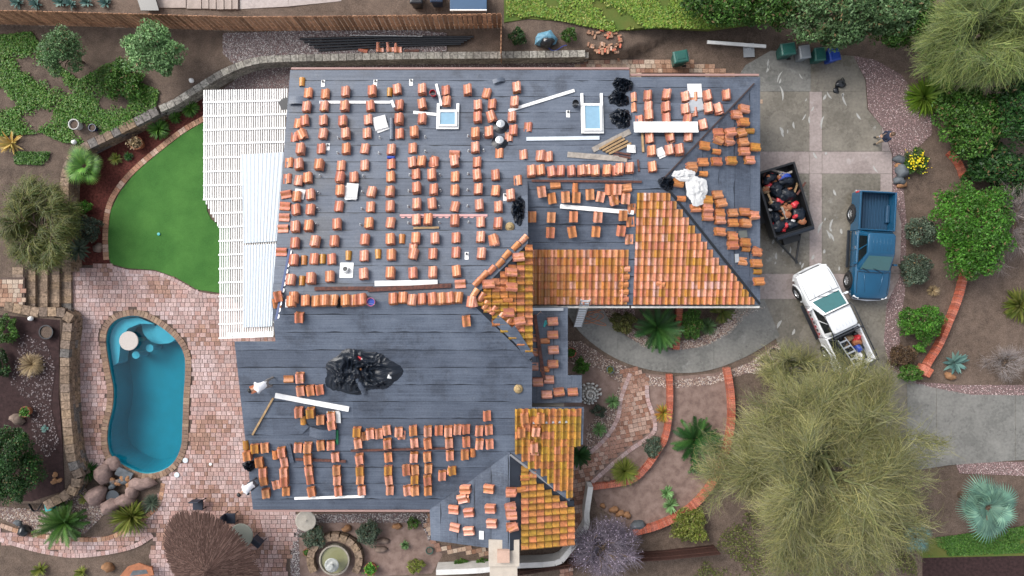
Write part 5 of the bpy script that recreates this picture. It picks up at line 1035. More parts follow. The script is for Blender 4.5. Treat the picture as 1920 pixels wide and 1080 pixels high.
wispy('bare_shrub', 'bare grey twiggy shrub at the right edge above the driveway', 1885, 680, 45, 38, 1.2, pal((.2, .17, .16), (.28, .25, .24)), 900, .6, 9, 0, None, .006, .2, cat='shrub')
wispy('bare_shrub', 'bare grey branches right of the big green bush', 1900, 420, 45, 90, 2.0, pal((.17, .14, .13), (.24, .2, .19)), 1500, 1.0, 10, 0, None, .008, .2, cat='shrub')
tree('feathery_tree', 'bright green feathery tree below the left part of the fence', 292, 95, 52, 50, 3.0, GRB * 1.45, 13000, .075, 60, .33)
tree('feathery_tree', 'pale green feathery tree at the upper left', 122, 100, 40, 48, 2.6, SG * np.array([1.0, 1.35, .75]), 8000, .06, 60, .3)
tree('leafy_shrub', 'dark leafy shrub sprawling between the two feathery trees', 225, 150, 45, 40, .9, GR, 4500, .07, 50, .3, cat='shrub', base=.05)
tree('broad_tree', 'broad fine leaved green tree at the top over the bins', 1585, 22, 128, 66, 4.2, GRB * .75, 30000, .09, 150, .2)
tree('dark_tree', 'dark tree with light green leaves at the top centre right', 1350, 5, 80, 45, 3.4, GR * .8, 10000, .09, 70, .28)
tree('big_bush', 'large bright green bush over the right brick wall', 1822, 425, 78, 95, 2.8, BG * .58 + GR[0] * .2, 24000, .075, 120, .22, cat='bush', base=.1)
tree('big_bush', 'dense mid green bush below the upper right corner', 1822, 225, 72, 65, 2.6, GR * 1.05, 17000, .085, 90, .24, cat='bush', base=.1)
tree('round_shrub', 'clipped bright green rounded shrub right of the blue pickup', 1727, 605, 47, 36, 1.5, BG * .72, 12000, .05, 90, .2, cat='shrub', base=.05)
tree('round_shrub', 'small green shrub just under the large clipped shrub on the right', 1725, 652, 15, 11, .6, BG * .9, 1500, .04, 20, .3, cat='shrub', base=.05)
tree('round_shrub', 'green shrub at the foot of the right brick wall', 1705, 700, 23, 19, .9, GR, 3000, .05, 40, .26, cat='shrub', base=.05)
tree('brown_shrub', 'dark brown dried shrub beside the driveway bend', 1693, 667, 28, 24, .9, pal((.09, .055, .03), (.13, .08, .045), (.06, .04, .025)), 4000, .05, 40, .26, cat='shrub', base=.05)
tree('grey_shrub', 'upper of two grey green shrubs right of the blue pickup', 1724, 433, 32, 32, 1.2, SG * .85, 5500, .055, 60, .25, cat='shrub', base=.05)
tree('grey_shrub', 'lower of two grey green shrubs right of the blue pickup', 1716, 503, 31, 33, 1.2, SG * .8, 5500, .055, 60, .25, cat='shrub', base=.05)
tree('flower_shrub', 'low shrub dotted with yellow flowers beside the boulders', 1718, 303, 25, 26, .6, GR * .8, 2500, .05, 40, .25, cat='shrub', base=.02)
p = W(1718, 303, .5); n_ = 130; C = np.stack([p.x + nr.normal(0, .3, n_), p.y + nr.normal(0, .3, n_), nr.uniform(.45, .62, n_)], -1); V, c = leaves(C, np.full(n_, .045), pal((.8, .6, .02), (.75, .68, .04)), 2, .9); tagit(link('yellow_flowers', np_mesh('yellow_flowers', V, 4, c), LEAF), 'scatter of yellow blossoms on the low shrub by the boulders', kind='stuff')
tree('round_tree', 'big round dark green tree at the left edge below the planter', 22, 870, 58, 78, 2.8, DG * 1.2, 20000, .06, 110, .2, base=.1)
tree('planter_shrub', 'green shrub at the left edge of the planter', 10, 618, 25, 28, .8, GR, 2600, .06, 40, .26, cat='shrub', base=.05)
tree('planter_shrub', 'dark shrub at the left edge below the planter shrub', 2, 685, 17, 28, .7, DG, 1800, .06, 30, .26, cat='shrub', base=.05)
tree('sage_shrub', 'grey green domed shrub in the mulch beside the lawn', 163, 427, 29, 27, .9, SG * .65, 4500, .05, 50, .26, cat='shrub', base=.05)
tree('lime_shrub', 'small bright green shrub above the grey domed shrub', 159, 388, 15, 13, .5, BG * .9, 1200, .06, 20, .3, cat='shrub', base=.05)
tree('sage_shrub', 'left of two grey green shrubs beside the courtyard fountain', 588, 1004, 24, 24, .9, SG * .8, 4000, .05, 50, .26, cat='shrub', base=.05)
tree('sage_shrub', 'right of two grey green shrubs beside the courtyard fountain', 690, 1000, 24, 24, .9, SG * .8, 4000, .05, 50, .26, cat='shrub', base=.05)
tree('court_shrub', 'small green shrub under the front eave beside the pavers', 775, 980, 13, 13, .5, GR, 900, .05, 20, .3, cat='shrub', base=.05)
tree('court_shrub', 'yellow green shrub at the bottom near the white wall', 780, 1062, 19, 14, .6, YG, 1500, .05, 25, .3, cat='shrub', base=.05)
tree('court_shrub', 'left green shrub against the low white wall', 864, 1056, 15, 8, .4, GR, 900, .05, 18, .3, cat='shrub', base=.05)
tree('court_shrub', 'right green shrub against the low white wall', 905, 1054, 14, 8, .4, GR, 900, .05, 18, .3, cat='shrub', base=.05)
tree('round_shrub', 'rounded olive shrub left of the large cycad', 1168, 604, 24, 23, 1.0, OL * .9, 4500, .045, 50, .25, cat='shrub', base=.05)
tree('box_hedge', 'boxy green hedge right of the large cycad', 1297, 605, 20, 36, 1.1, GR, 5500, .05, 70, .22, cat='hedge', base=.05)
tree('round_shrub', 'small clipped green ball near the house and red pot', 1090, 686, 16, 16, .9, BG * .55, 3500, .04, 40, .22, cat='shrub', base=.05)
tree('walk_shrub', 'grey green shrub beside the lower bend of the walk', 1225, 838, 18, 22, .7, SG * .7, 2500, .045, 35, .28, cat='shrub', base=.05)
tree('walk_shrub', 'feathery green shrub below the lower large cycad', 1310, 876, 18, 15, .7, GRB * .7, 2200, .045, 30, .28, cat='shrub', base=.05)
tree('walk_shrub', 'dark blue green shrub between the two pale spiky plants', 1122, 772, 16, 13, .5, SG * .55, 1600, .04, 28, .28, cat='shrub', base=.05)
tree('yellow_shrub', 'yellow green shrub below the long curved brick wall', 1292, 985, 36, 32, 1.1, YG * .9, 6500, .06, 60, .26, cat='shrub', base=.05)
tree('leafy_shrub', 'dark shrub left of the covered pump', 972, 68, 17, 18, .7, DG, 1800, .05, 30, .28, cat='shrub', base=.05)
tree('leafy_shrub', 'green shrub right of the covered pump', 1066, 66, 15, 16, .7, GR * .8, 1800, .05, 30, .28, cat='shrub', base=.05)
tree('strappy_bush', 'dark strappy leaved bush on the right edge above the wall', 1862, 310, 55, 45, 1.8, DG * 1.1, 9000, .11, 60, .28, cat='bush', base=.05)
tree('evergreen_tree', 'dark green tree at the right edge below the wispy corner tree', 1905, 205, 52, 75, 3.2, DG * 1.3, 14000, .09, 80, .26)
tree('evergreen_bush', 'low dark undergrowth at the right edge beside the strappy bush', 1912, 345, 36, 48, 1.4, DG, 6000, .08, 40, .28, cat='bush', base=.05)
tree('evergreen_tree', 'shadowy green tree between the broad tree and the wispy corner tree', 1700, 45, 62, 60, 3.2, GR * .75, 12000, .08, 80, .26)
tree('evergreen_tree', 'dark green tree along the top edge left of the broad tree', 1440, 12, 62, 48, 3.4, GR * .7, 9000, .09, 60, .28)
rosette('dry_grass', 'round tuft of dry tan grass in the planter', 65, 683, 22, 500, DRY, .012, (10, 85), 1.1); rosette('dry_grass', 'small dry tan tuft right of the grey shrubs', 1747, 545, 11, 160, DRY, .012, (10, 80), 1.0)
rosette('grass_tuft', 'largest green grass tuft in the red mulch', 301, 243, 20, 220, GR * 1.2, .022, (15, 85), 1.0); rosette('grass_tuft', 'small grass tuft beside the largest one in the mulch', 331, 221, 12, 120, GR, .02, (15, 85), .9); rosette('grass_tuft', 'grass tuft at the pergola corner of the mulch bed', 358, 204, 18, 180, GR * 1.1, .022, (10, 80), 1.0); rosette('grass_tuft', 'small yellow green tuft left of the terracotta pot', 220, 299, 12, 110, YG, .02, (10, 80), .8); rosette('grass_tuft', 'tiny dark tuft next to the terracotta pot', 243, 294, 9, 80, DG * 1.5, .02, (10, 80), .8)
rosette('strap_plant', 'dark strappy plant at the lower left of the lawn', 150, 468, 24, 60, SG * .6, .05, (5, 70), .8)
rosette('bromeliad', 'yellow and orange spiky plant at the left edge', 25, 270, 24, 46, pal((.42, .26, .05), (.5, .36, .12), (.25, .2, .05)), .05, (5, 70), .5)
for i, (x, y) in enumerate([(35, 6), (70, 8), (115, 6), (135, 8), (165, 6), (200, 7)]): rosette('agave', f'{ORD[i]} blue green agave from the left behind the fence', x, y, 13, 26, BL * .8, .05, (5, 70), .3, group='agaves behind the fence')
fanpalm('fan_palm', 'green fan palm in the curve of the brown block wall', 160, 312, 44, 15, GR * 1.5, 1.0); fanpalm('fan_palm', 'silvery blue fan palm in the lower right corner', 1850, 950, 66, 22, BL * np.array([1.15, 1.15, .95]), 2.0); fanpalm('fan_palm', 'half hidden silvery palm under the huge wispy tree', 1715, 1005, 34, 12, BL, 1.2)
cycad('cycad', 'large dark cycad under the garage eave', 1230, 614, 43, 60, DG * 1.5); cycad('cycad', 'large dark cycad inside the long curved brick wall', 1300, 822, 43, 60, DG * 1.5); cycad('cycad', 'small dark cycad against the mossy roof edge', 1083, 850, 23, 40, DG * 1.2); cycad('cycad', 'green cycad left of the rock waterfall', 130, 975, 40, 60, GR * .9); cycad('cycad', 'bright small cycad at the garage corner bed', 1350, 584, 21, 40, YG * .6)
rosette('yucca', 'yellow green yucca below the rock waterfall', 250, 966, 36, 170, YG * .9, .04, (5, 80), .35); rosette('yucca', 'dark spiky clump between planter wall and waterfall', 168, 882, 22, 130, DG * 1.8, .025, (5, 80), .5); rosette('yucca', 'dark grass clump right of the yucca', 287, 942, 18, 120, SG * .6, .02, (10, 80), .9); rosette('yucca', 'small lime plant left of the waterfall', 162, 932, 12, 30, YG, .05, (5, 70), .5); rosette('yucca', 'lime spiky plant at the bottom left', 78, 1066, 15, 60, YG, .035, (5, 80), .4); rosette('yucca', 'small lime plant right of the bottom left one', 155, 1072, 13, 40, YG, .035, (5, 80), .4)
rosette('grass_tuft', 'blue green grass tuft beside the boxy hedge', 1326, 612, 17, 140, GRB * .7, .02, (10, 85), .9)
rosette('spiky_plant', 'upper pale green spiky plant beside the walk', 1148, 752, 15, 90, GRB * 1.3, .022, (5, 80), .3); rosette('spiky_plant', 'lower pale green spiky plant beside the walk', 1123, 804, 15, 90, GRB * 1.3, .022, (5, 80), .3); rosette('spiky_plant', 'yellow and red spiky plant on the garden side of the walk', 1243, 774, 19, 90, pal((.45, .32, .05), (.4, .18, .04), (.2, .22, .04)), .025, (5, 80), .5); rosette('spiky_plant', 'large yellow green grass clump at the walk bend', 1170, 882, 26, 300, YG, .02, (10, 85), .8); rosette('spiky_plant', 'upper pale spiky plant in the lower front garden', 1250, 922, 14, 60, GRB * 1.7, .03, (5, 75), .3); rosette('spiky_plant', 'lower pale spiky plant in the lower front garden', 1257, 946, 16, 60, GRB * 1.4, .03, (5, 75), .4)
rosette('agave', 'single blue agave at the right brick wall', 1788, 680, 23, 30, BL, .085, (5, 70), .25, parts=True); rosette('agave', 'tiny blue agave in the planter', 87, 803, 8, 20, BL, .04, (5, 70), .2); rosette('agave', 'small green agave in the courtyard', 760, 1020, 10, 40, GRB, .03, (5, 75), .2); rosette('strap_clump', 'bright lime strappy clump in the right gravel', 1728, 185, 36, 260, YG * np.array([.75, 1.1, .6]), .035, (10, 85), .9, cat='bush'); rosette('strap_clump', 'smaller lime strappy clump behind the first', 1758, 158, 28, 180, YG * np.array([.65, 1.05, .6]), .035, (10, 85), .9, cat='bush'); rosette('yellow_palm', 'yellow green palm cut by the right edge', 1908, 572, 34, 130, YG * .7, .05, (5, 75), .6)
# ground cover, weeds
def cover(name, px, n, size, palette, label, z, hh=.12):
    poly = pw(px, z); xs = [p[0] for p in poly]; ys = [p[1] for p in poly]; X = nr.uniform(min(xs), max(xs), n * 3); Y = nr.uniform(min(ys), max(ys), n * 3); k = np_in(X, Y, poly)
    d = np.sin(X * 2.1 + 1.5 * np.sin(Y * 1.7)) + np.sin(Y * 2.6 + X); k &= d + .6 * np.sin(X * 5.3) * np.sin(Y * 4.7) > nr.uniform(-1.3, .6, len(X)); X, Y = X[k][:n], Y[k][:n]; C = np.stack([X, Y, z + nr.uniform(.02, hh, len(X))], -1); V, c = leaves(C, np.full(len(X), size), palette, 1.2, .7); tagit(link(name, np_mesh(name, V, 4, c), LEAF), label, kind='stuff')
cover('ground_cover', [(-40, 70), (60, 60), (95, 110), (150, 150), (200, 120), (240, 115), (250, 150), (300, 170), (290, 215), (200, 250), (150, 270), (120, 268), (80, 250), (-40, 260), (-40, 180)], 21000, .055, pal((.05, .15, .015), (.08, .19, .025), (.04, .11, .012), (.12, .19, .04)), 'patch of green ground cover in the upper left garden', UP)
cover('weeds', [(950, -20), (1440, -20), (1420, 35), (1330, 55), (1230, 52), (1150, 60), (1100, 50), (1000, 30), (950, 40)], 22000, .06, pal((.14, .25, .03), (.19, .28, .04), (.1, .19, .03), (.22, .24, .05)), 'bright green weeds behind the brick pile', .93)
cover('weeds_low', [(1700, 1015), (1930, 985), (1930, 1035), (1740, 1044)], 7000, .05, GR, 'mown green grass under the silvery palm', .0, .06)
cover('leaf_litter', [(1380, 960), (1700, 960), (1720, 1080), (1300, 1080)], 6000, .05, OL, 'green weeds beneath the huge wispy tree', 0)
cover('path_weeds', [(25, 285), (95, 285), (90, 310), (30, 308)], 1500, .05, GR, 'green weed patch beside the fan palm', UP)

# ------------------------------------------------------------------ vehicles
def pickup(name, label, cx, cy, rz, paint, L=5.75, rack=False):
    t = thing(name, label, 'pickup truck', (cx, cy, 0), rz); hw = .97; f = L / 5.75
    def sec(y, w_, z0, z1): return [(-w_ * .9, y, z0), (-w_, y, z0 + .22), (-w_, y, z1 - .22), (-w_ * .965, y, z1 - .06), (-w_ * .86, y, z1), (0, y, z1 + .035), (w_ * .86, y, z1), (w_ * .965, y, z1 - .06), (w_, y, z1 - .22), (w_, y, z0 + .22), (w_ * .9, y, z0)]
    body = MB().loft([sec(2.80 * f, .72, .5, .88), sec(2.72 * f, .84, .42, 1.0), sec(2.5 * f, .93, .38, 1.08), sec(2.0 * f, hw, .36, 1.13), sec(1.25 * f, hw, .36, 1.18), sec(-.78 * f, hw, .36, 1.2)]); bo = loc_part('body', body, paint, t, True, .015); bo.data.set_sharp_from_angle(angle=R(38))
    hood = MB()
    for x_ in (-.5, .5): hood.tube([(x_ * .75, 2.45 * f, 1.085), (x_ * .9, 1.9 * f, 1.16), (x_, 1.36 * f, 1.205)], .022, 6)
    loc_part('hood_crease', hood, paint, t, True)
    for x_ in np.linspace(-.45, .45, 6): loc_part('roof_rib', MB().tube([(x_, .3 * f, 1.87), (x_, -.45 * f, 1.872)], .018, 6), paint, t, True)
    y0, y1, r0, r1 = 1.32 * f, -.8 * f, .5 * f, -.62 * f; zb, zr = 1.17, 1.84
    def ring(wd, ya, yb, z, c=.12): return [(-wd + c, ya, z), (wd - c, ya, z), (wd, ya - c, z), (wd, yb + c, z), (wd - c, yb, z), (-wd + c, yb, z), (-wd, yb + c, z), (-wd, ya - c, z)]
    R0, R1, R2 = ring(.9, y0, y1, zb), ring(.7, r0, r1, zr, .1), ring(.6, r0 - .12, r1 + .1, zr + .045, .1); cb = loc_part('cab', MB().loft([R0, R1, R2]), paint, t, True, .02); cb.data.set_sharp_from_angle(angle=R(40))
    def pane(nm, q, mat, off):
        q = [Vector(v) for v in q]; c = sum(q, Vector()) / len(q); nn = (q[1] - q[0]).cross(q[2] - q[1]).normalized()
        if nn.dot(off) < 0: nn = -nn
        q2 = [v + (c - v).normalized() * .0 + nn * .012 for v in q]; k = len(q); return loc_part(nm, MB().add([v - nn * .01 for v in q2] + q2, [tuple(range(k, 2 * k)), tuple(range(k))[::-1]] + [(i, (i + 1) % k, k + (i + 1) % k, k + i) for i in range(k)]), mat, t)
    lerp = lambda a, b, u: tuple(Vector(a).lerp(Vector(b), u))
    pane('windscreen', [lerp(R0[0], R1[0], .1), lerp(R0[1], R1[1], .1), lerp(R0[1], R1[1], .93), lerp(R0[0], R1[0], .93)], GLASST, Vector((0, 1, .5))); pane('rear_window', [lerp(R0[4], R1[4], .25), lerp(R0[5], R1[5], .25), lerp(R0[5], R1[5], .88), lerp(R0[4], R1[4], .88)], GLASSD, Vector((0, -1, .5)))
    for a, b, s in ((2, 3, 1), (7, 6, -1)):
        for u0, u1, nm in ((.05, .47, 'door_window'), (.52, .92, 'door_window')):
            lo0, lo1 = lerp(R0[a], R0[b], u0 if u0 > .1 else .1), lerp(R0[a], R0[b], u1); hi0, hi1 = lerp(R1[a], R1[b], u0), lerp(R1[a], R1[b], u1); pane(nm, [lerp(lo0, hi0, .12), lerp(lo1, hi1, .12), lerp(lo1, hi1, .88), lerp(lo0, hi0, .88)], GLASSD, Vector((s, 0, .3)))
        m = loc_part('mirror', MB().box((s * 1.06, .95 * f, 1.22), (.2, .1, .17)).box((s * .95, .95 * f, 1.18), (.12, .04, .05)), paint, t, bevel=.03)
        for yy in (.1, -.65): loc_part('door_handle', MB().box((s * .975, yy * f, 1.02), (.03, .16, .035)), CHROME, t)
        loc_part('side_step', MB().box((s * 1.02, .15 * f, .36), (.16, 2.0 * f, .06)), BLACKP, t, bevel=.02)
        loc_part('headlight', MB().box((s * .72, 2.66 * f, .9), (.3, .2, .16), -s * .35), simple('lamp_glass', (.7, .72, .75), .1), t, bevel=.03); loc_part('tail_light', MB().box((s * .93, -2.83 * f, .98), (.12, .1, .34)), RED, t, bevel=.02)
    loc_part('grille', MB().box((0, 2.79 * f, .78), (1.1, .06, .26)), BLACKP, t, bevel=.02); loc_part('front_bumper', MB().loft([[(x, y, z) for x, y, z in ((-.95, 2.55 * f, a), (-.75, 2.83 * f, a), (0, 2.9 * f, a), (.75, 2.83 * f, a), (.95, 2.55 * f, a), (.8, 2.55 * f, a), (0, 2.7 * f, a), (-.8, 2.55 * f, a))] for a in (.4, .62)]), CHROME if not rack else paint, t, bevel=.02); loc_part('rear_bumper', MB().box((0, -2.92 * f, .55), (1.8, .16, .2)), CHROME, t, bevel=.03)
    for x_ in (-.35, .25): loc_part('wiper', MB().bar((x_, 1.36 * f, 1.225), (x_ + .42, 1.2 * f, 1.3), .025, .02), BLACKP, t)
    gp = MB(); gp.tube([(-.84, 1.36 * f, 1.19), (-.3, 1.4 * f, 1.228), (.3, 1.4 * f, 1.228), (.84, 1.36 * f, 1.19)], .014, 5)
    for s in (-1, 1): gp.tube([(s * .84, 1.36 * f, 1.185), (s * .835, 2.0 * f, 1.137), (s * .79, 2.5 * f, 1.085)], .01, 5); [gp.tube([(s * .972, yy * f, .45), (s * .974, yy * f, .95), (s * .93, yy * f, 1.17)], .01, 5) for yy in (1.1, .24, -.72)]
    loc_part('panel_gaps', gp, BLACKP, t); loc_part('antenna', MB().tube([(.8, 1.3 * f, 1.2), (.8, 1.28 * f, 1.75)], .006, 5), BLACKP, t)
    bed = MB()
    for s in (-1, 1): bed.box((s * .92, -1.83 * f, .84), (.1, 2.06 * f, .92))
    bed.box((0, -.84 * f, .86), (1.74, .08, .84)); loc_part('bed_sides', bed, paint, t, bevel=.03); loc_part('tailgate', MB().box((0, -2.83 * f, .84), (1.74, .07, .86)), paint, t, bevel=.02)
    liner = simple('bed_liner', (.012, .05, .1), .5) if not rack else BLACKP; loc_part('bed_floor', MB().box((0, -1.83 * f, .62), (1.74, 1.95 * f, .05)), liner, t)
    for k in range(11): loc_part('bed_rib', MB().box((-.78 + k * .156, -1.83 * f, .655), (.06, 1.9 * f, .07)), liner, t)
    for s in (-1, 1): loc_part('wheel_house', MB().box((s * .77, -1.75 * f, .76), (.2, .95, .24)), liner, t, bevel=.05)
    ty = MB().lathe([(.24, -.13), (.35, -.135), (.395, -.09), (.4, 0), (.395, .09), (.35, .135), (.24, .13)], 26, cap=False).mesh('tyre', True); rim = MB().lathe([(.25, -.06), (.25, .1), (.23, .11), (.21, .06), (.05, .075), (.04, .1), (.01, .1)], 20)
    for k in range(6): a = k * math.pi / 3; rim.box((.125 * math.cos(a), .125 * math.sin(a), .085), (.2, .045, .03), a)
    rimm = rim.mesh('rim')
    for s in (-1, 1):
        for y in (1.85 * f, -1.72 * f):
            wv = thing('wheel', None, None, (s * .9, y, .4)); wv.parent = t; wv.rotation_euler = (0, s * math.pi / 2, 0); link('tyre', ty, RUBBER, wv); link('rim', rimm, ALU, wv)
            arch = MB().tube([(s * .955, y + .5 * math.cos(a), .42 + .5 * math.sin(a)) for a in np.linspace(-.1, math.pi + .1, 13)], .05, 6); loc_part('wheel_arch', arch, BLACKP if not rack else paint, t); loc_part('wheel_well', MB().lathe([(.46, -.01), (.46, .01)], 20, (s * .974, y, .42), M=Matrix.Rotation(math.pi / 2, 4, 'Y')), BLACKP, t)
    return t
def carpaint(name, c, rough=.22, metal=.35):
    m, t_, b = nodes(name, rough, .5, metal); b.inputs['Coat Weight'].default_value = .35; b.inputs['Coat Roughness'].default_value = .05; f = noise(t_, coord(t_, 'obj'), 2.0); t_.links.new(ramp(t_, f, [(.3, tuple(x * .9 for x in c)), (.7, c)]), b.inputs['Base Color']); return m
pickup('pickup_truck', 'blue crew cab pickup parked beside the gravel border', 19.05, 2.2, R(180 - 3.0), carpaint('blue_paint', (.007, .07, .145), .25, .15))
wt = pickup('pickup_truck', 'white and silver pickup with black rack parked at an angle', 16.95, -1.55, R(25.3), carpaint('white_paint_metal', (.72, .74, .76), .3, .1), rack=True)
RK = MB()
for s in (-1, 1): RK.tube([(s * .78, -2.75, 1.25), (s * .8, -2.75, 1.95), (s * .8, .3, 1.98), (s * .74, .55, 1.9)], .03, 8); RK.tube([(s * .8, -.9, 1.95), (s * .82, -.9, 1.25)], .03, 8)
RK.tube([(-.74, .5, 1.95), (.74, .5, 1.95)], .03, 8); RK.tube([(-.8, -.8, 1.98), (.8, -.8, 1.98)], .03, 8); RK.tube([(-.8, -2.7, 1.95), (.8, -2.7, 1.95)], .025, 8); loc_part('ladder_rack', RK, BLACKP, wt)
sw = MB()
for k in range(7): sw.add([(-.985, .85 - k * .22, .72 + .05 * math.sin(k)), (-.985, .72 - k * .22, .72), (-.985, .76 - k * .22, .92), (-.985, .88 - k * .22, .95)], [(0, 1, 2, 3)], k % 2)
sw.add([(-.984, 1.0, .66), (-.984, -.8, .56), (-.984, -.8, .62), (-.984, 1.0, .7)], [(0, 1, 2, 3)], 0); loc_part('door_lettering', sw, [RED, BLACKP], wt)
# ladder and junk in its bed
Mx = Matrix.Translation((16.95, -1.55, 0)) @ Matrix.Rotation(R(25.3), 4, 'Z'); ld2 = thing('step_ladder', 'aluminium step ladder in the bed of the silver pickup', 'ladder', Mx @ Vector((-.1, -2.3, .9)))
for s in (-1, 1): obj('rail', MB().bar(Mx @ Vector((-.15 + s * .2 - .1, -1.1, 1.35)), Mx @ Vector((.05 + s * .26, -3.1, 1.5)), .04, .08), ALU, ld2)
for k in range(6): u = (k + .5) / 6; obj('rung', MB().bar(Mx @ Vector((-.45 + .2 * u, -1.1 - 2 * u, 1.37 + .15 * u)), Mx @ Vector((-.05 + .36 * u, -1.1 - 2 * u, 1.37 + .15 * u)), .08, .04), ALU, ld2)
def junkmesh(c, s, seed, M=None):
    mb = rock((0, 0, 0), s, seed); mb.v = [tuple((M or Matrix()) @ (Vector(v) + Vector(c))) for v in mb.v]; return mb
JC = [('rubbish bag', BAG), ('blue bag', BLUEM), ('cardboard scrap', pm('cardboard', (.36, .24, .14), .8)), ('white scrap', PAPER), ('tile shard', TERRA), ('red can', RED)]
for i in range(9):
    nm, m_ = JC[[0, 2, 5, 0, 3, 4, 0, 1, 2][i]]; c = (rnd.uniform(-.6, .7), rnd.uniform(-2.6, -1.0), .66); obj('debris_piece', junkmesh(c, (rnd.uniform(.14, .32), rnd.uniform(.14, .3), .3), i + 70, Mx), m_, label=f'{nm} heaped in the bed of the silver pickup', cat='debris', group='debris in the silver pickup')
# dump trailer
BRt = W(1524, 424, 1.35); ax = (W(1488, 305, 1.35) - BRt); TL = ax.length; ax.normalize(); sx = Vector((-ax.y, ax.x, 0)); TW = 2.05; org = BRt + ax * TL / 2 + sx * TW / 2; ang = math.atan2(ax.y, ax.x) - math.pi / 2
tr_ = thing('dump_trailer', 'black dump trailer full of rubbish beside the garage', 'trailer', (org.x, org.y, 0), ang); TB = simple('trailer_black', (.012, .013, .015), .35)
for s in (-1, 1):
    loc_part('side_wall', MB().box((s * TW / 2, 0, .98), (.06, TL, .74)).box((s * TW / 2, 0, 1.37), (.11, TL + .08, .08)), TB, tr_, bevel=.01); loc_part('fender', MB().box((s * (TW / 2 + .14), 0, .74), (.26, 1.7, .05)), TB, tr_)
    for y in (-.42, .42): wv = thing('wheel', None, None, (s * (TW / 2 + .13), y, .36)); wv.parent = tr_; wv.rotation_euler = (0, s * math.pi / 2, 0); loc_part('tyre', MB().lathe([(.2, -.1), (.33, -.1), (.36, -.05), (.36, .05), (.33, .1), (.2, .1)], 20, cap=False), RUBBER, wv, True); loc_part('rim', MB().lathe([(.2, -.05), (.2, .07), (.05, .05)], 14), ALU, wv)
for y in (-TL / 2, TL / 2): loc_part('end_wall', MB().box((0, y, .98), (TW, .06, .74)).box((0, y, 1.372), (TW - .12, .11, .08)), TB, tr_, bevel=.01)
loc_part('floor', MB().box((0, 0, .6), (TW, TL, .06)), TB, tr_); tg = MB()
for s in (-1, 1): tg.bar((s * .75, -TL / 2 - .02, .5), (0, -TL / 2 - 1.55, .5), .08, .12)
tg.box((0, -TL / 2 - .35, .62), (.9, .4, .34)).box((0, -TL / 2 - 1.6, .52), (.12, .2, .12)); loc_part('tongue', tg, TB, tr_, bevel=.01); loc_part('tarp_roll', MB().tube([(-1.0, -TL / 2 - .1, 1.44), (1.0, -TL / 2 - .1, 1.44)], .09, 10), BAG, tr_)
Mt = Matrix.Translation((org.x, org.y, 0)) @ Matrix.Rotation(ang, 4, 'Z')
for i in range(64):
    k = rnd.choice([0, 0, 0, 2, 2, 3, 4, 4, 5]) if i else 1; nm, m_ = JC[k]; s = rnd.uniform(.18, .42) if k < 2 else rnd.uniform(.1, .24); c = (rnd.uniform(-.78, .78), rnd.uniform(-1.5, 1.5), .85 + rnd.uniform(0, .3)); obj('debris_piece', junkmesh(c, (s, s * rnd.uniform(.6, 1.1), s * rnd.uniform(.5, .9)), i + 100, Mt), m_, label=f'{nm} at the {"top" if c[1] > .5 else "bottom" if c[1] < -.5 else "middle"} {"left" if c[0] < -.3 else "right" if c[0] > .3 else "centre"} of the dump trailer load', cat='debris', group='rubbish in the dump trailer')
for i in range(12):
    a = Mt @ Vector((rnd.uniform(-.8, .8), rnd.uniform(-1.4, 1.4), rnd.uniform(1.05, 1.25))); th = rnd.uniform(0, 3.1); b = a + Vector((math.cos(th), math.sin(th), rnd.uniform(-.15, .15))) * rnd.uniform(.5, .9); obj('wood_scrap', MB().bar(a, b, .1, .05), rnd.choice([WOOD, RWOOD, WOODP]), label='broken wood piece in the load of the black dump trailer', cat='debris', group='rubbish in the dump trailer')

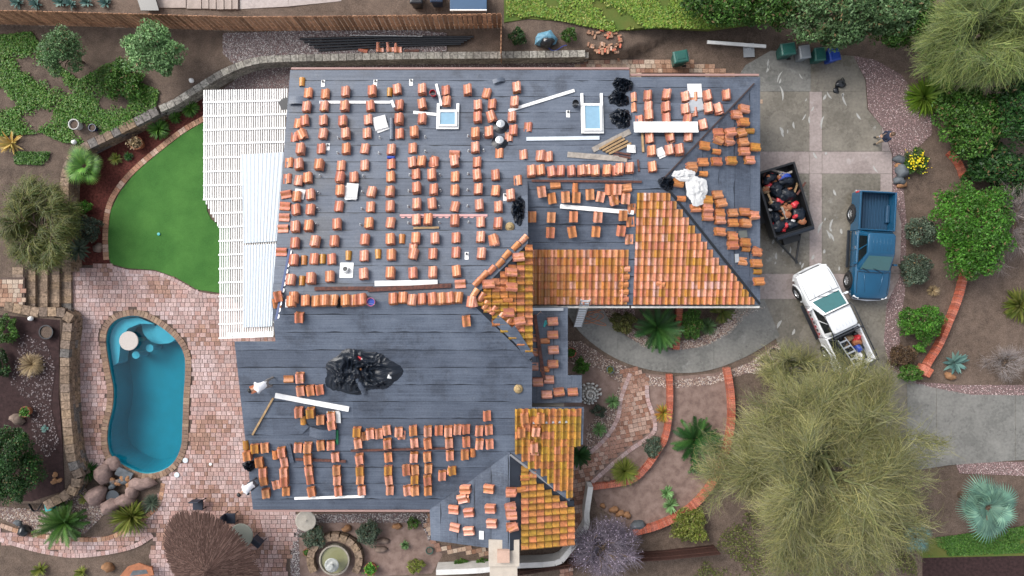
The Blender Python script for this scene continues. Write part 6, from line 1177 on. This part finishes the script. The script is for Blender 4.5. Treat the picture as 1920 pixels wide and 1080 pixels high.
# ------------------------------------------------------------------ people
def person(label, base, rz, shirt, pants, shoes, hairc, pose, held=None, cap=None):
    """pose: joints in metres, facing +Y, built as one skinned surface"""
    J = {'pel': (0, 0, .95), 'bel': (0, .01, 1.1), 'che': (0, .0, 1.32), 'nek': (0, .01, 1.5), 'hd0': (0, .03, 1.6), 'hd1': (0, .04, 1.72)}; J.update(pose)
    rad = {'pel': .15, 'bel': .14, 'che': .165, 'nek': .06, 'hd0': .085, 'hd1': .1}; V = []; E = []; rr = []; idx = {}
    def v(n, p, r_): idx[n] = len(V); V.append(tuple(p)); rr.append(r_)
    for n in ('pel', 'bel', 'che', 'nek', 'hd0', 'hd1'): v(n, J[n], rad[n])
    E += [(idx[a], idx[b]) for a, b in (('pel', 'bel'), ('bel', 'che'), ('che', 'nek'), ('nek', 'hd0'), ('hd0', 'hd1'))]
    for s, sd_ in (('L', -1), ('R', 1)):
        ch = Vector(J['che']); sh = ch + Vector((.19 * sd_, 0, .09)); el, wr = Vector(J['el' + s]), Vector(J['wr' + s]); v('sh' + s, sh, .075); v('el' + s, el, .05); v('wr' + s, wr, .033); d = (wr - el).normalized(); pm_ = wr + d * .07; v('pa' + s, pm_, .042); E += [(idx['che'], idx['sh' + s]), (idx['sh' + s], idx['el' + s]), (idx['el' + s], idx['wr' + s]), (idx['wr' + s], idx['pa' + s])]
        xax = Vector((1, 0, 0)); xax = (xax - d * xax.dot(d)).normalized(); cu = Vector((0, 0, -1)); cu = (cu - d * cu.dot(d)).normalized()
        for k in range(4): o_ = (k - 1.5) * .022; l_ = (.065, .08, .075, .06)[k]; a = pm_ + xax * o_ + d * .035; b = a + d * l_ * .6 + cu * .01; c = b + d * l_ * .3 + cu * .035; n0 = len(V); V.extend([tuple(a), tuple(b), tuple(c)]); rr.extend([.011, .01, .008]); E += [(idx['pa' + s], n0), (n0, n0 + 1), (n0 + 1, n0 + 2)]
        a = wr + xax * -sd_ * .045 + d * .05; b = a + d * .045 + cu * .015; n0 = len(V); V.extend([tuple(a), tuple(b)]); rr.extend([.013, .01]); E += [(idx['wr' + s], n0), (n0, n0 + 1)]
        hp = Vector(J['pel']) + Vector((.1 * sd_, 0, -.06)); kn, an = Vector(J['kn' + s]), Vector(J['an' + s]); v('hp' + s, hp, .105); v('kn' + s, kn, .07); v('an' + s, an, .048); v('to' + s, an + Vector(J.get('toe' + s, (.02 * sd_, .17, -.04))), .042); E += [(idx['pel'], idx['hp' + s]), (idx['hp' + s], idx['kn' + s]), (idx['kn' + s], idx['an' + s]), (idx['an' + s], idx['to' + s])]
    me = bpy.data.meshes.new('body'); me.from_pydata(V, E, []); o = link('person', me); sk = o.modifiers.new('skin', 'SKIN'); sb = o.modifiers.new('sub', 'SUBSURF'); sb.levels = sb.render_levels = 1
    for i, sv in enumerate(me.skin_vertices[0].data): sv.radius = (rr[i], rr[i]); sv.use_root = i == 0
    me.update(); dg = bpy.context.evaluated_depsgraph_get(); m2 = bpy.data.meshes.new_from_object(o.evaluated_get(dg)); bpy.data.objects.remove(o)
    for mm_ in (SKIN_, shirt, pants, shoes): m2.materials.append(mm_)
    seg = [('che', 'bel', 1), ('bel', 'pel', 1), ('che', 'nek', 1), ('nek', 'hd1', 0)] + [q for s in 'LR' for q in (('sh' + s, 'el' + s, 1), ('el' + s, 'wr' + s, 1), ('wr' + s, 'pa' + s, 0), ('hp' + s, 'kn' + s, 2), ('kn' + s, 'an' + s, 2), ('an' + s, 'to' + s, 3), ('che', 'sh' + s, 1), ('pel', 'hp' + s, 2))]; S = [(Vector(V[idx[a]]), Vector(V[idx[b]]), m) for a, b, m in seg]
    for f in m2.polygons:
        c = f.center; best = (9, 0)
        for a, b, m in S: d = b - a; u = max(0, min(1, (c - a).dot(d) / d.length_squared)); best = min(best, ((c - a - d * u).length, m))
        f.material_index = best[1]
    m2.shade_smooth(); t = link('person', m2); t.location = base; t.rotation_euler = (0, 0, rz); tagit(t, label, 'person'); h = Vector(J['hd1']); fw = (h - Vector(J['nek'])).normalized(); fc = Vector(J.get('face', (0, 1, 0)))
    hm = MB(); hm.lathe([(.1, -.02), (.112, .03), (.105, .075), (.07, .11), (.01, .122)], 14, M=(Vector((0, 0, 1)).rotation_difference(fw)).to_matrix().to_4x4(), c=h - fc * .015); loc_part('hair', hm, hairc, t, True)
    fb = MB(); cc = h - fw * .02 + fc * .1; fb.box(cc + fw * -.01, (.03, .03, .045)); loc_part('nose', fb, SKIN_, t)
    for s in (-1, 1): loc_part('eye', MB().box(cc + Vector((s * .035, 0, 0)) + fw * .03 - fc * .012, (.025, .012, .014)), BLACKP, t); loc_part('ear', MB().box(h - fw * .03 + Vector((s * .105, 0, 0)), (.02, .04, .06)), SKIN_, t)
    loc_part('mouth', MB().box(cc - fw * .055 - fc * .012, (.05, .012, .012)), simple('lips', (.3, .1, .09), .5), t)
    return t
NAVY = simple('navy_jacket', (.01, .018, .045), .7); KHAKI = simple('khaki_cloth', (.33, .25, .17), .8); WSH = simple('white_shirt', (.72, .73, .76), .8); DSH = simple('dark_shoe', (.012, .012, .014), .6); JEAN = simple('dark_trousers', (.05, .055, .07), .8); HAIRB = simple('brown_hair', (.08, .045, .025), .6); HAIRK = simple('black_hair', (.008, .008, .01), .5); BOOT = simple('tan_boot', (.25, .13, .06), .7); GREYT = simple('grey_trousers', (.2, .19, .18), .8)
p = W(1642, 265, .03)
person('person in navy jacket and khaki trousers standing at the driveway edge holding a phone', (p.x, p.y, .03), R(90), NAVY, KHAKI, DSH, HAIRB, dict(elL=(-.27, .08, 1.12), elR=(.27, .08, 1.12), wrL=(-.08, .3, 1.2), wrR=(.09, .3, 1.2), knL=(-.13, .05, .5), knR=(.16, .02, .5), anL=(-.15, .0, .07), anR=(.2, -.02, .07)))
q = p + Vector((-.4, 0, 1.22)); obj('phone', MB().box((q.x, q.y, q.z), (.16, .08, .015)), simple('phone_glass', (.3, .33, .4), .1), label='phone held by the person on the driveway', cat='phone', bevel=.004)
bend = dict(pel=(0, -.06, .88), bel=(0, .06, .98), che=(0, .27, 1.1), nek=(0, .42, 1.15), hd0=(0, .5, 1.18), hd1=(0, .6, 1.2), face=(0, .5, -.85), elL=(-.25, .42, .85), elR=(.25, .42, .85), wrL=(-.13, .52, .62), wrR=(.13, .52, .62), knL=(-.14, .1, .48), knR=(.15, -.06, .47), anL=(-.16, .0, .07), anR=(.17, -.2, .07))
p = PS.hit(510, 716); person('bent over roofer in a pale shirt and tan boots left of the black plastic', (p.x, p.y, p.z + .03), R(112), WSH, GREYT, BOOT, HAIRK, bend)
q = p + Matrix.Rotation(R(112), 3, 'Z') @ Vector((0, .6, .62)); o = link('loose_tile', TM, None); o.location = q; o.rotation_euler = (.3, .1, R(112)); o.color = (.55, .2, .1, 1); tagit(o, 'orange tile held by the bent over roofer', 'roof tile')
p = PS.hit(482, 903); person('crouching roofer in a white shirt at the lower left roof corner', (p.x, p.y, p.z + .03), R(125), WSH, JEAN, DSH, HAIRK, dict(bend, pel=(0, -.1, .62), bel=(0, .04, .72), che=(0, .24, .86), nek=(0, .38, .95), hd0=(0, .45, 1.0), hd1=(0, .53, 1.06), elL=(-.27, .36, .6), elR=(.27, .36, .6), wrL=(-.14, .5, .4), wrR=(.14, .5, .4), knL=(-.17, .26, .5), knR=(.18, .2, .48), anL=(-.16, -.02, .07), anR=(.17, -.14, .07)))

# ------------------------------------------------------------------ bins, yard things
def bin_(px, py, rz, mat, label, z=0, s=1.0, group='wheeled bins'):
    t = thing('wheeled_bin', label, 'bin', W(px, py, z), rz, group); loc_part('body', MB().loft([[(a * k * .3 * s, b * k * .36 * s, zz) for a, b in ((-1, -1), (1, -1), (1, 1), (-1, 1))] for zz, k in ((.06, .78), (.95 * s, 1.0))]), mat, t, bevel=.03); ld = loc_part('lid', MB().loft([[(a * k * .33 * s, b * k * .4 * s, zz) for a, b in ((-1, -1), (1, -1), (1, 1), (-1, 1))] for zz, k in ((.95 * s, 1.0), (1.02 * s, .98), (1.07 * s, .8))]), mat, t, bevel=.02); loc_part('lid_rib', MB().box((0, 0, 1.08 * s), (.3 * s, .45 * s, .03)), mat, ld, bevel=.01); loc_part('handle', MB().tube([(-.22 * s, .42 * s, .98 * s), (.22 * s, .42 * s, .98 * s)], .02, 8), BLACKP, t)
    for sg in (-1, 1): loc_part('wheel', MB().lathe([(.11, -.03), (.11, .03)], 14, (sg * .28 * s, .36 * s, .11), M=Matrix.Rotation(math.pi / 2, 4, 'Y')), RUBBER, t)
bin_(1268, 118, R(-80), GREENB, 'green wheeled bin alone on the side path'); bin_(1464, 104, R(-82), GREENB, 'leftmost green wheeled bin in the row by the driveway'); bin_(1496, 108, R(8), GREYB, 'grey wheeled bin in the row by the driveway', s=.9); bin_(1524, 112, R(5), GREENB, 'second green wheeled bin in the row by the driveway', s=.9); bin_(1550, 112, R(12), BLUEB, 'blue wheeled bin at the end of the driveway row', s=.9)
p = W(1572, 163, .02); bg_ = thing('backpack', 'black backpack lying on the driveway', 'backpack', p, .4); loc_part('body', rock((.12, .1, 0), (.3, .22, .16), 5), BLACKP, bg_, True); loc_part('pocket', rock((-.22, -.12, 0), (.18, .16, .1), 6), BLACKP, bg_, True); loc_part('strap', MB().tube([(.2, .3, .1), (.34, .36, .12), (.4, .2, .08), (.3, .05, .1)], .025, 6), BLACKP, bg_)
obj('gutter_length', MB().bar(W(1326, 79, .35), W(1436, 87, .35), .17, .08), WHITE, label='long white gutter lying on soil near the bins', cat='gutter'); p = W(1404, 94, .1); obj('vent_flashing', MB().box((p.x, p.y, .1), (.6, .75, .02), .05).lathe([(.12, .1), (.1, .22), (.08, .22)], 12, (p.x, p.y + .1, 0)), GALV, label='galvanised vent flashing under the white gutter near bins', cat='flashing')
pp = W(1023, 76, .9); cp = thing('covered_pump', 'pump under a blue tarp beside the retaining wall', 'pump', pp); cp2 = rock((0, 0, 0), (.5, .45, .45), 3); loc_part('tarp', cp2, simple('blue_tarp', (.1, .24, .33), .5), cp); loc_part('cover', rock((.05, -.2, .05), (.36, .3, .45), 8), BLACKP, cp)
obj('garden_hose', MB().tube([W(1028 + 35 * t, 90 + 5 * math.sin(t * 5), .95) for t in np.linspace(0, 1, 14)], .02, 6), BLUEM, label='blue hose trailing from the covered pump', cat='hose')
for i in range(5):
    y = 70 + i * 4.2; a = W(562 + i * 9, y + 3 + i * 1.2, UP + .1); b = W(888 - i * 6, y - 1 - i * .8, UP + .12 + .03 * (i % 2)); obj('black_pipe', MB().tube([a, (a + b) / 2 + Vector((0, .05, .02)), b], .06, 8), BLACKP, label=f'{ORD[i]} black pipe from the fence in the bundle on gravel', cat='pipe', group='black pipes on the gravel')
obj('silver_pipe', MB().tube([W(656, 66, UP + .18), W(792, 68, UP + .18)], .025, 6), GALV, label='thin silver pipe on top of the black pipes', cat='pipe')
PU = flat(UP + .02)
for i, (x, y, r_) in enumerate([(681, 90, 1.2), (712, 88, 0), (731, 88, .05), (746, 89, .05)]): stack(PU, x, y, f'{ORD[i]} clay tile pile from left below the black pipes', PINK, r_, 3 if i else 1, group='tile piles by the pipes')
board(PU, (758, 95), (786, 95), .12, .06, RWOOD, 'lumber_stick', 'reddish stick beside the tile piles by the pipes', 'lumber')
PB = flat(.3); k = 0
bm_ = MB().box((0, 0, .05), (.22, .1, .09)).mesh('brick')
for i in range(46):
    x, y = 1098 + rnd.random() * 66, 66 + rnd.random() * 44; q = W(x, y, .2); o = link('loose_brick', bm_, PIECE); o.location = (q.x, q.y, gz(q.x, q.y) + .01 + .1 * (i % 2) * 0); o.rotation_euler.z = rnd.choice([0, 1.57, .3, 1.2]) + rnd.uniform(-.2, .2); o.color = (*darken(rnd.choice(EDGB + REDB[:1]), rnd.uniform(.8, 1.2)), 1); tagit(o, 'loose brick in the scattered heap at the end of the retaining wall', 'brick', 'loose bricks in the heap')
def pot(px, py, r_, h, mat, label, z=0, fill=None, plant=None):
    t = thing('plant_pot', label, 'plant pot', W(px, py, z)); loc_part('body', MB().lathe([(r_ * .7, 0), (r_ * .95, h * .8), (r_, h * .85), (r_, h), (r_ * .86, h), (r_ * .82, h * .75)], 20), mat, t); loc_part('soil', MB().lathe([(r_ * .83, h * .78), (r_ * .83, h * .82)], 16), SOIL, t)
    if plant is not None:
        C = nr.normal(0, r_ * .4, (220, 3)) * np.array([1, 1, .5]) + np.array([0, 0, h + r_ * .25]); V, c = leaves(C, np.full(220, r_ * .22), plant); link('foliage', np_mesh('foliage', V, 4, c), LEAF, t)
pot(263, 271, .36, .45, TERRA, 'terracotta pot with dry stems in the red mulch', plant=DRY); pot(149, 237, .28, .5, WHITED, 'white urn with reddish soil above the fan palm', UP); pot(180, 242, .2, .35, simple('navy_glaze', (.01, .02, .07), .2), 'small dark blue pot beside the white urn', UP); pot(1070, 660, .27, .35, simple('red_glaze', (.45, .05, .03), .3), 'red rimmed pot with seedlings beside the entry roof', plant=GR); pot(1143, 692, .2, .3, simple('blue_glaze', (.1, .2, .28), .3), 'small blue pot with yellow flowers near the walk', plant=YG); pot(697, 1062, .34, .4, TERRA, 'red pot with a green mound in the courtyard', plant=BG); pot(55, 770, .28, .35, TERRA, 'clay pot with round green plant in the planter', UP, plant=BG * .7); pot(578, 1032, .2, .3, TERRA, 'small pot with cactus left of the fountain', plant=GR); pot(1448, 660, .24, .3, BLACKP, 'dark bowl in the gravel at the path end'); pot(1480, 0, .01, .01, BLACKP, 'x'); [bpy.data.objects.remove(o) for o in [c for q in bpy.data.objects if q.get('label') == 'x' for c in list(q.children) + [q]]]
pot(93, 622, .38, .3, BLACKP, 'black round bowl at the top of the planter', UP); pot(806, 1030, .2, .2, GREENB, 'small green pot near the courtyard pavers')
def stones(lst, mat, name, label, group, z=None):
    for i, (px, py, a, b, h) in enumerate(lst): zz = zat(px, py) if z is None else z; q = W(px, py, zz); obj(name, rock((q.x, q.y, zz - h * .2), (a, b, h), int(px)), mat, smooth=True, label=label.format(ORD[i]), cat='boulder', group=group)
stones([(1685, 300, .35, .25, .3), (1688, 322, .4, .35, .4), (1684, 340, .32, .25, .3)], ROCKB, 'boulder', '{} grey boulder from the top beside the driveway gravel', 'grey boulders by the driveway'); stones([(1683, 311, .22, .16, .2), (1690, 347, .28, .2, .2)], ROCKO, 'boulder', '{} brown rock among the grey boulders by the driveway', 'grey boulders by the driveway')
stones([(651, 990, .25, .2, .25), (745, 986, .25, .18, .2)], ROCKO, 'boulder', '{} orange boulder from left in the courtyard', 'courtyard boulders'); stones([(718, 1013, .35, .18, .2), (714, 1029, .45, .16, .2)], ROCK, 'boulder', '{} flat red rock in the courtyard', 'courtyard boulders'); stones([(1151, 955, .25, .2, .2), (1163, 962, .25, .2, .22), (1175, 965, .22, .2, .2), (1130, 948, .16, .14, .15)], ROCKO, 'boulder', '{} brown rock in the lower front garden row', 'lower garden rocks'); stones([(1196, 983, .4, .3, .35)], ROCKB, 'boulder', 'large grey boulder at the lower brick wall end', 'lower garden rocks'); stones([(1137, 898, .2, .18, .15)], ROCK, 'boulder', 'single pinkish rock at the walk bend', None); stones([(205, 1062, .3, .26, .3)], ROCKO, 'boulder', 'round tan boulder at the bottom left', None); stones([(35, 785, .38, .28, .3)], ROCK, 'boulder', 'brown boulder above the big round tree', None); stones([(1780, 705, .3, .22, .2)], ROCKO, 'boulder', 'reddish rock below the blue agave', None); stones([(105, 890, .16, .14, .14), (113, 900, .16, .12, .12), (103, 902, .18, .16, .14)], ROCKO, 'boulder', '{} of three rocks in the lower planter', 'planter rocks'); stones([(185, 465, .28, .24, .24)], ROCK, 'boulder', 'pale rock near the left rim of the lawn', None); stones([(35, 980, .25, .16, .15)], ROCKB, 'boulder', 'pale grey rock in the pebbles at the lower left', None)
# thatched parasol, patio furniture, fountain
tp = thing('thatched_parasol', 'brown thatched patio shade at the bottom left', 'parasol', W(405, 1045)); pz = 2.6; cX, cY = W(398, 1060, pz)[:2]; n_ = 14000; th = nr.uniform(0, 6.283, n_); e_ = nr.uniform(.0, 1.0, n_) ** .55; ra, rb = 2.85, 1.65; tl = R(-50); X = ra * e_ * np.cos(th); Y = rb * e_ * np.sin(th); Z = pz + .75 * (1 - e_) 
Px = X * math.cos(tl) - Y * math.sin(tl); Py = X * math.sin(tl) + Y * math.cos(tl); O = np.stack([Px + cX, Py + cY, Z], -1); dr = unit(np.stack([Px, Py, -.45 * np.hypot(Px, Py)], -1)); s = np.linspace(0, 1, 4)[None, :, None]; Ln = nr.uniform(.25, .48, (n_, 1, 1)); P = O[:, None] + dr[:, None] * s * Ln; P[..., 2] += .03 * nr.random((n_, 1)); sdv = unit(np.cross(dr, np.array([0, 0, 1.])))[:, None] * np.ones((1, 4, 1)); o = link('thatch', ribbon_mesh('thatch', P, np.full((n_, 4), .016), sdv, jit(pal((.06, .036, .03), (.08, .048, .04), (.045, .027, .023), (.1, .064, .054)), n_)), THATCH, tp); o.location = -tp.location
mb = MB(); m_ = 40; rings = [[(cX + k * (ra * math.cos(a) * math.cos(tl) - rb * math.sin(a) * math.sin(tl)), cY + k * (ra * math.cos(a) * math.sin(tl) + rb * math.sin(a) * math.cos(tl)), pz - .05 + .75 * (1 - k) + .0) for a in np.linspace(0, 2 * math.pi, m_ + 1)[:-1]] for k in (1.0, .6, .25, .04)]; mb.loft(rings); obj('under_roof', mb, pm('thatch_base', (.1, .06, .05), .9, .4, 10), tp); obj('post', MB().tube([(cX, cY, 0), (cX, cY, pz + .3)], .09, 10), BARK, tp)
def chair(px, py, rz, mat, label):
    t = thing('patio_chair', label, 'chair', W(px, py), rz); loc_part('seat', MB().box((0, 0, .43), (.55, .55, .08)), mat, t, bevel=.03); loc_part('backrest', MB().box((0, .28, .72), (.55, .07, .55)), mat, t, bevel=.03)
    for a in (-1, 1):
        for b in (-1, 1): loc_part('leg', MB().box((a * .24, b * .24, .2), (.04, .04, .4)), BLACKP, t)
CH = simple('navy_cushion', (.012, .018, .035), .7)
chair(378, 942, R(0), CH, 'dark patio chair above the thatched shade'); chair(438, 967, R(90), CH, 'dark patio chair between thatch and round table'); chair(488, 1010, R(-40), CH, 'dark blue patio chair right of the thatched shade')
rt = thing('round_table', 'round glass patio table right of the thatched shade', 'table', W(462, 995)); loc_part('top', MB().lathe([(.62, .7), (.64, .72), (.62, .745), (.02, .745)], 28), pm('pebbled_glass', (.42, .44, .38), .2, .3, 40), rt); loc_part('pedestal', MB().lathe([(.3, 0), (.06, .05), (.06, .7)], 12), BLACKP, rt); loc_part('umbrella_hole', MB().lathe([(.05, .74), (.05, .77)], 12), BLACKP, rt)
bb = thing('bird_bath', 'round pale stone bird bath under the front gutter', 'bird bath', W(581, 968)); loc_part('bowl', MB().lathe([(.2, .5), (.5, .68), (.56, .74), (.5, .74), (.1, .66), (.05, .7), (.01, .72)], 26), pm('cast_stone', (.5, .46, .4), .7, .2, 5), bb, True); loc_part('pedestal', MB().lathe([(.24, 0), (.12, .1), (.1, .45), (.2, .5)], 14), pm('cast_stone_b', (.5, .46, .4), .7, .2, 5), bb)
ft = thing('fountain', 'round tiered courtyard fountain with a block surround', 'fountain', W(631, 1044)); CS = pm('fountain_stone', (.4, .36, .3), .6, .3, 5)
loc_part('basin', MB().lathe([(.78, 0), (.82, .5), (.74, .5), (.7, .3), (.05, .28)], 30), CS, ft); loc_part('water', MB().lathe([(.71, .38), (.71, .39)], 28), simple('fountain_water', (.22, .22, .12), .05), ft); loc_part('upper_bowl', MB().lathe([(.08, .3), (.08, .75), (.36, .95), (.38, 1.0), (.3, .98), (.05, .9), (.06, 1.2), (.2, 1.32), (.2, 1.36), (.04, 1.3)], 24, (.0, -.05, 0)), pm('glass_stone', (.5, .52, .5), .3, .3, 8), ft, True)
me = MB().box((0, 0, 0), (.42, .4, .18), taper=.95).mesh('surround_block')
for k in range(13): a = R(-25 + k * 19); o = link('surround_block', me, BLOCK, ft); o.location = (1.3 * math.cos(a), 1.2 * math.sin(a), .35); o.rotation_euler.z = a + math.pi / 2; o.color = (*darken(rnd.choice(STONE), rnd.uniform(.8, 1.1)), 1)
for k in range(13): a = R(-25 + k * 19); o = link('surround_base', me, BLOCK, ft); o.location = (1.32 * math.cos(a), 1.22 * math.sin(a), .14); o.rotation_euler.z = a + math.pi / 2 + .05; o.color = (.15, .11, .08, 1)
sh = thing('shell_fountain', 'white fluted shell fountain at the corner of the entry roof', 'fountain', W(1104, 738)); 
for k in range(46): a = k * .42; r_ = .62 - k * .0118; loc_part('flute', rock((r_ * math.cos(a), r_ * math.sin(a), .1 + k * .014), (.1 * (1 - k * .012), .07, .09), k), WHITED, sh, True)
loc_part('core', MB().lathe([(.5, 0), (.5, .12), (.3, .4), (.05, .75)], 16), simple('shell_shadow', (.3, .28, .26), .7), sh)
dk = thing('patio_bench', 'terracotta painted bench cut by the bottom edge beside the thatch', 'bench', W(265, 1066)); loc_part('top', MB().prism([(-1.1, -.5), (1.0, -.1), (.9, .3), (.2, .55), (-.4, .35)], .55, .62), TERRA, dk); loc_part('inlay', MB().prism([(-.3, -.15), (.7, .0), (.6, .2), (-.1, .15)], .62, .63), ROCKB, dk); loc_part('leg', MB().box((-.5, -.1, .27), (.12, .12, .55)), TERRA, dk); loc_part('leg', MB().box((.6, .1, .27), (.12, .12, .55)), TERRA, dk)
p = W(67, 945, .1); obj('hose_coil', MB().tube([(p.x + (.33 + .05 * math.sin(t * 3)) * math.cos(t), p.y + (.33 + .05 * math.sin(t * 3)) * math.sin(t), .08 + .004 * t) for t in np.linspace(0, 31, 130)], .022, 6), BLACKP, label='coiled dark hose beside the lower planter end', cat='hose')
p = W(95, 948, .2); obj('hose_box', MB().box((p.x, p.y, .2), (.34, .42, .36), .2).box((p.x, p.y, .4), (.38, .46, .05), .2), TEAL, label='teal hose box beside the coiled hose', cat='box', bevel=.03)
for i, (x, y, m_) in enumerate([(348, 863, CORR), (332, 890, CORR), (298, 439, TEAL), (395, 870, WHITE)]): q = W(x, y, .05); obj('drain_cover', MB().lathe([(.13 if i < 2 else .07, .0), (.14 if i < 2 else .08, .06), (.1 if i < 2 else .05, .065)], 16, (q.x, q.y, .03)), m_, label=['upper pale skimmer lid beside the pool', 'lower pale skimmer lid beside the pool', 'small teal sprinkler in the middle of the lawn', 'tiny white cap on the patio'][i], cat=['lid', 'lid', 'sprinkler', 'cap'][i])
for i, (x, y, zz) in enumerate([(143, 268, UP), (70, 495, 1.6), (62, 597, UP), (362, 153, UP)]): q = W(x, y, zz); obj('globe_light', MB().lathe([(.04, 0), (.04, .25), (.1, .28), (.13, .38), (.1, .48), (.02, .52)], 14, (q.x, q.y, zz - .2)), WHITE, smooth=True, label=['white globe light above the fan palm', 'white globe light in the olive drooping bush', 'white globe light at the planter top edge', 'small white light on the wall near the gravel'][i], cat='lamp')
p = W(50, 993); 
obj('garden_ornament', rock((p.x, p.y, 0), (.36, .28, .35), 77), BLACKP, smooth=True, label='dark rounded ornament on the pebbles at the lower left', cat='ornament')
# neighbour's strip beyond the back fence
nb = flat(UP + .01)
for i, (x0, x1, y0, y1) in enumerate([(292, 349, 0, 15), (351, 378, 0, 17), (380, 392, 0, 17), (394, 406, 0, 18), (408, 421, 0, 19), (423, 436, 0, 19), (438, 448, 0, 19)]):
    a, b = W(x0, y1, UP), W(x1, y0 - 30, UP); obj('concrete_pad', MB().box(((a.x + b.x) / 2, (a.y + b.y) / 2, UP - .03 + i * .02), (b.x - a.x, b.y - a.y, .14)), pm('pad_concrete', (.46, .38, .34), .8, .25, 3), label=f'{ORD[i]} concrete step from left behind the fence', cat='step', group='concrete steps behind the fence')
sheet('neighbour_path', [(449, -60), (540, -60), (540, 12), (449, 17)], UP + .02, CONCP); sheet('neighbour_paving', [(545, -60), (640, -60), (640, 2), (540, 12)], UP + .025, CONCP)
o = obj('shade_cloth', MB().prism(pw([(250, -20), (285, -20), (296, 18), (262, 18)], UP + .5), UP + .3, UP + .4), BLACKP, label='black cloth behind the fence above the feathery tree', cat='cloth')
bin_(785, 8, 0, BLACKP, 'left dark bin behind the back fence', UP, group='bins behind the fence'); bin_(822, 5, 0, simple('navy_bin', (.02, .04, .08), .4), 'right dark bin behind the back fence', UP, group='bins behind the fence')
q = W(879, 4, UP + .5); sh_ = thing('storage_box', 'blue storage box with pale front edge behind the fence', 'box', (q.x, q.y, UP)); loc_part('body', MB().box((0, 0, .4), (1.8, 1.0, .8)), GREYB, sh_, bevel=.03); loc_part('lid', MB().box((0, 0, .84), (1.9, 1.1, .08)), simple('blue_lid', (.03, .08, .16), .5), sh_, bevel=.02); loc_part('edge', MB().box((0, -.56, .84), (1.9, .06, .09)), WHITE, sh_)
print('STACKS', sum(1 for o in bpy.data.objects if o.name.startswith('tile_stack')), 'TILES', ntile, 'OBJS', len(bpy.data.objects))
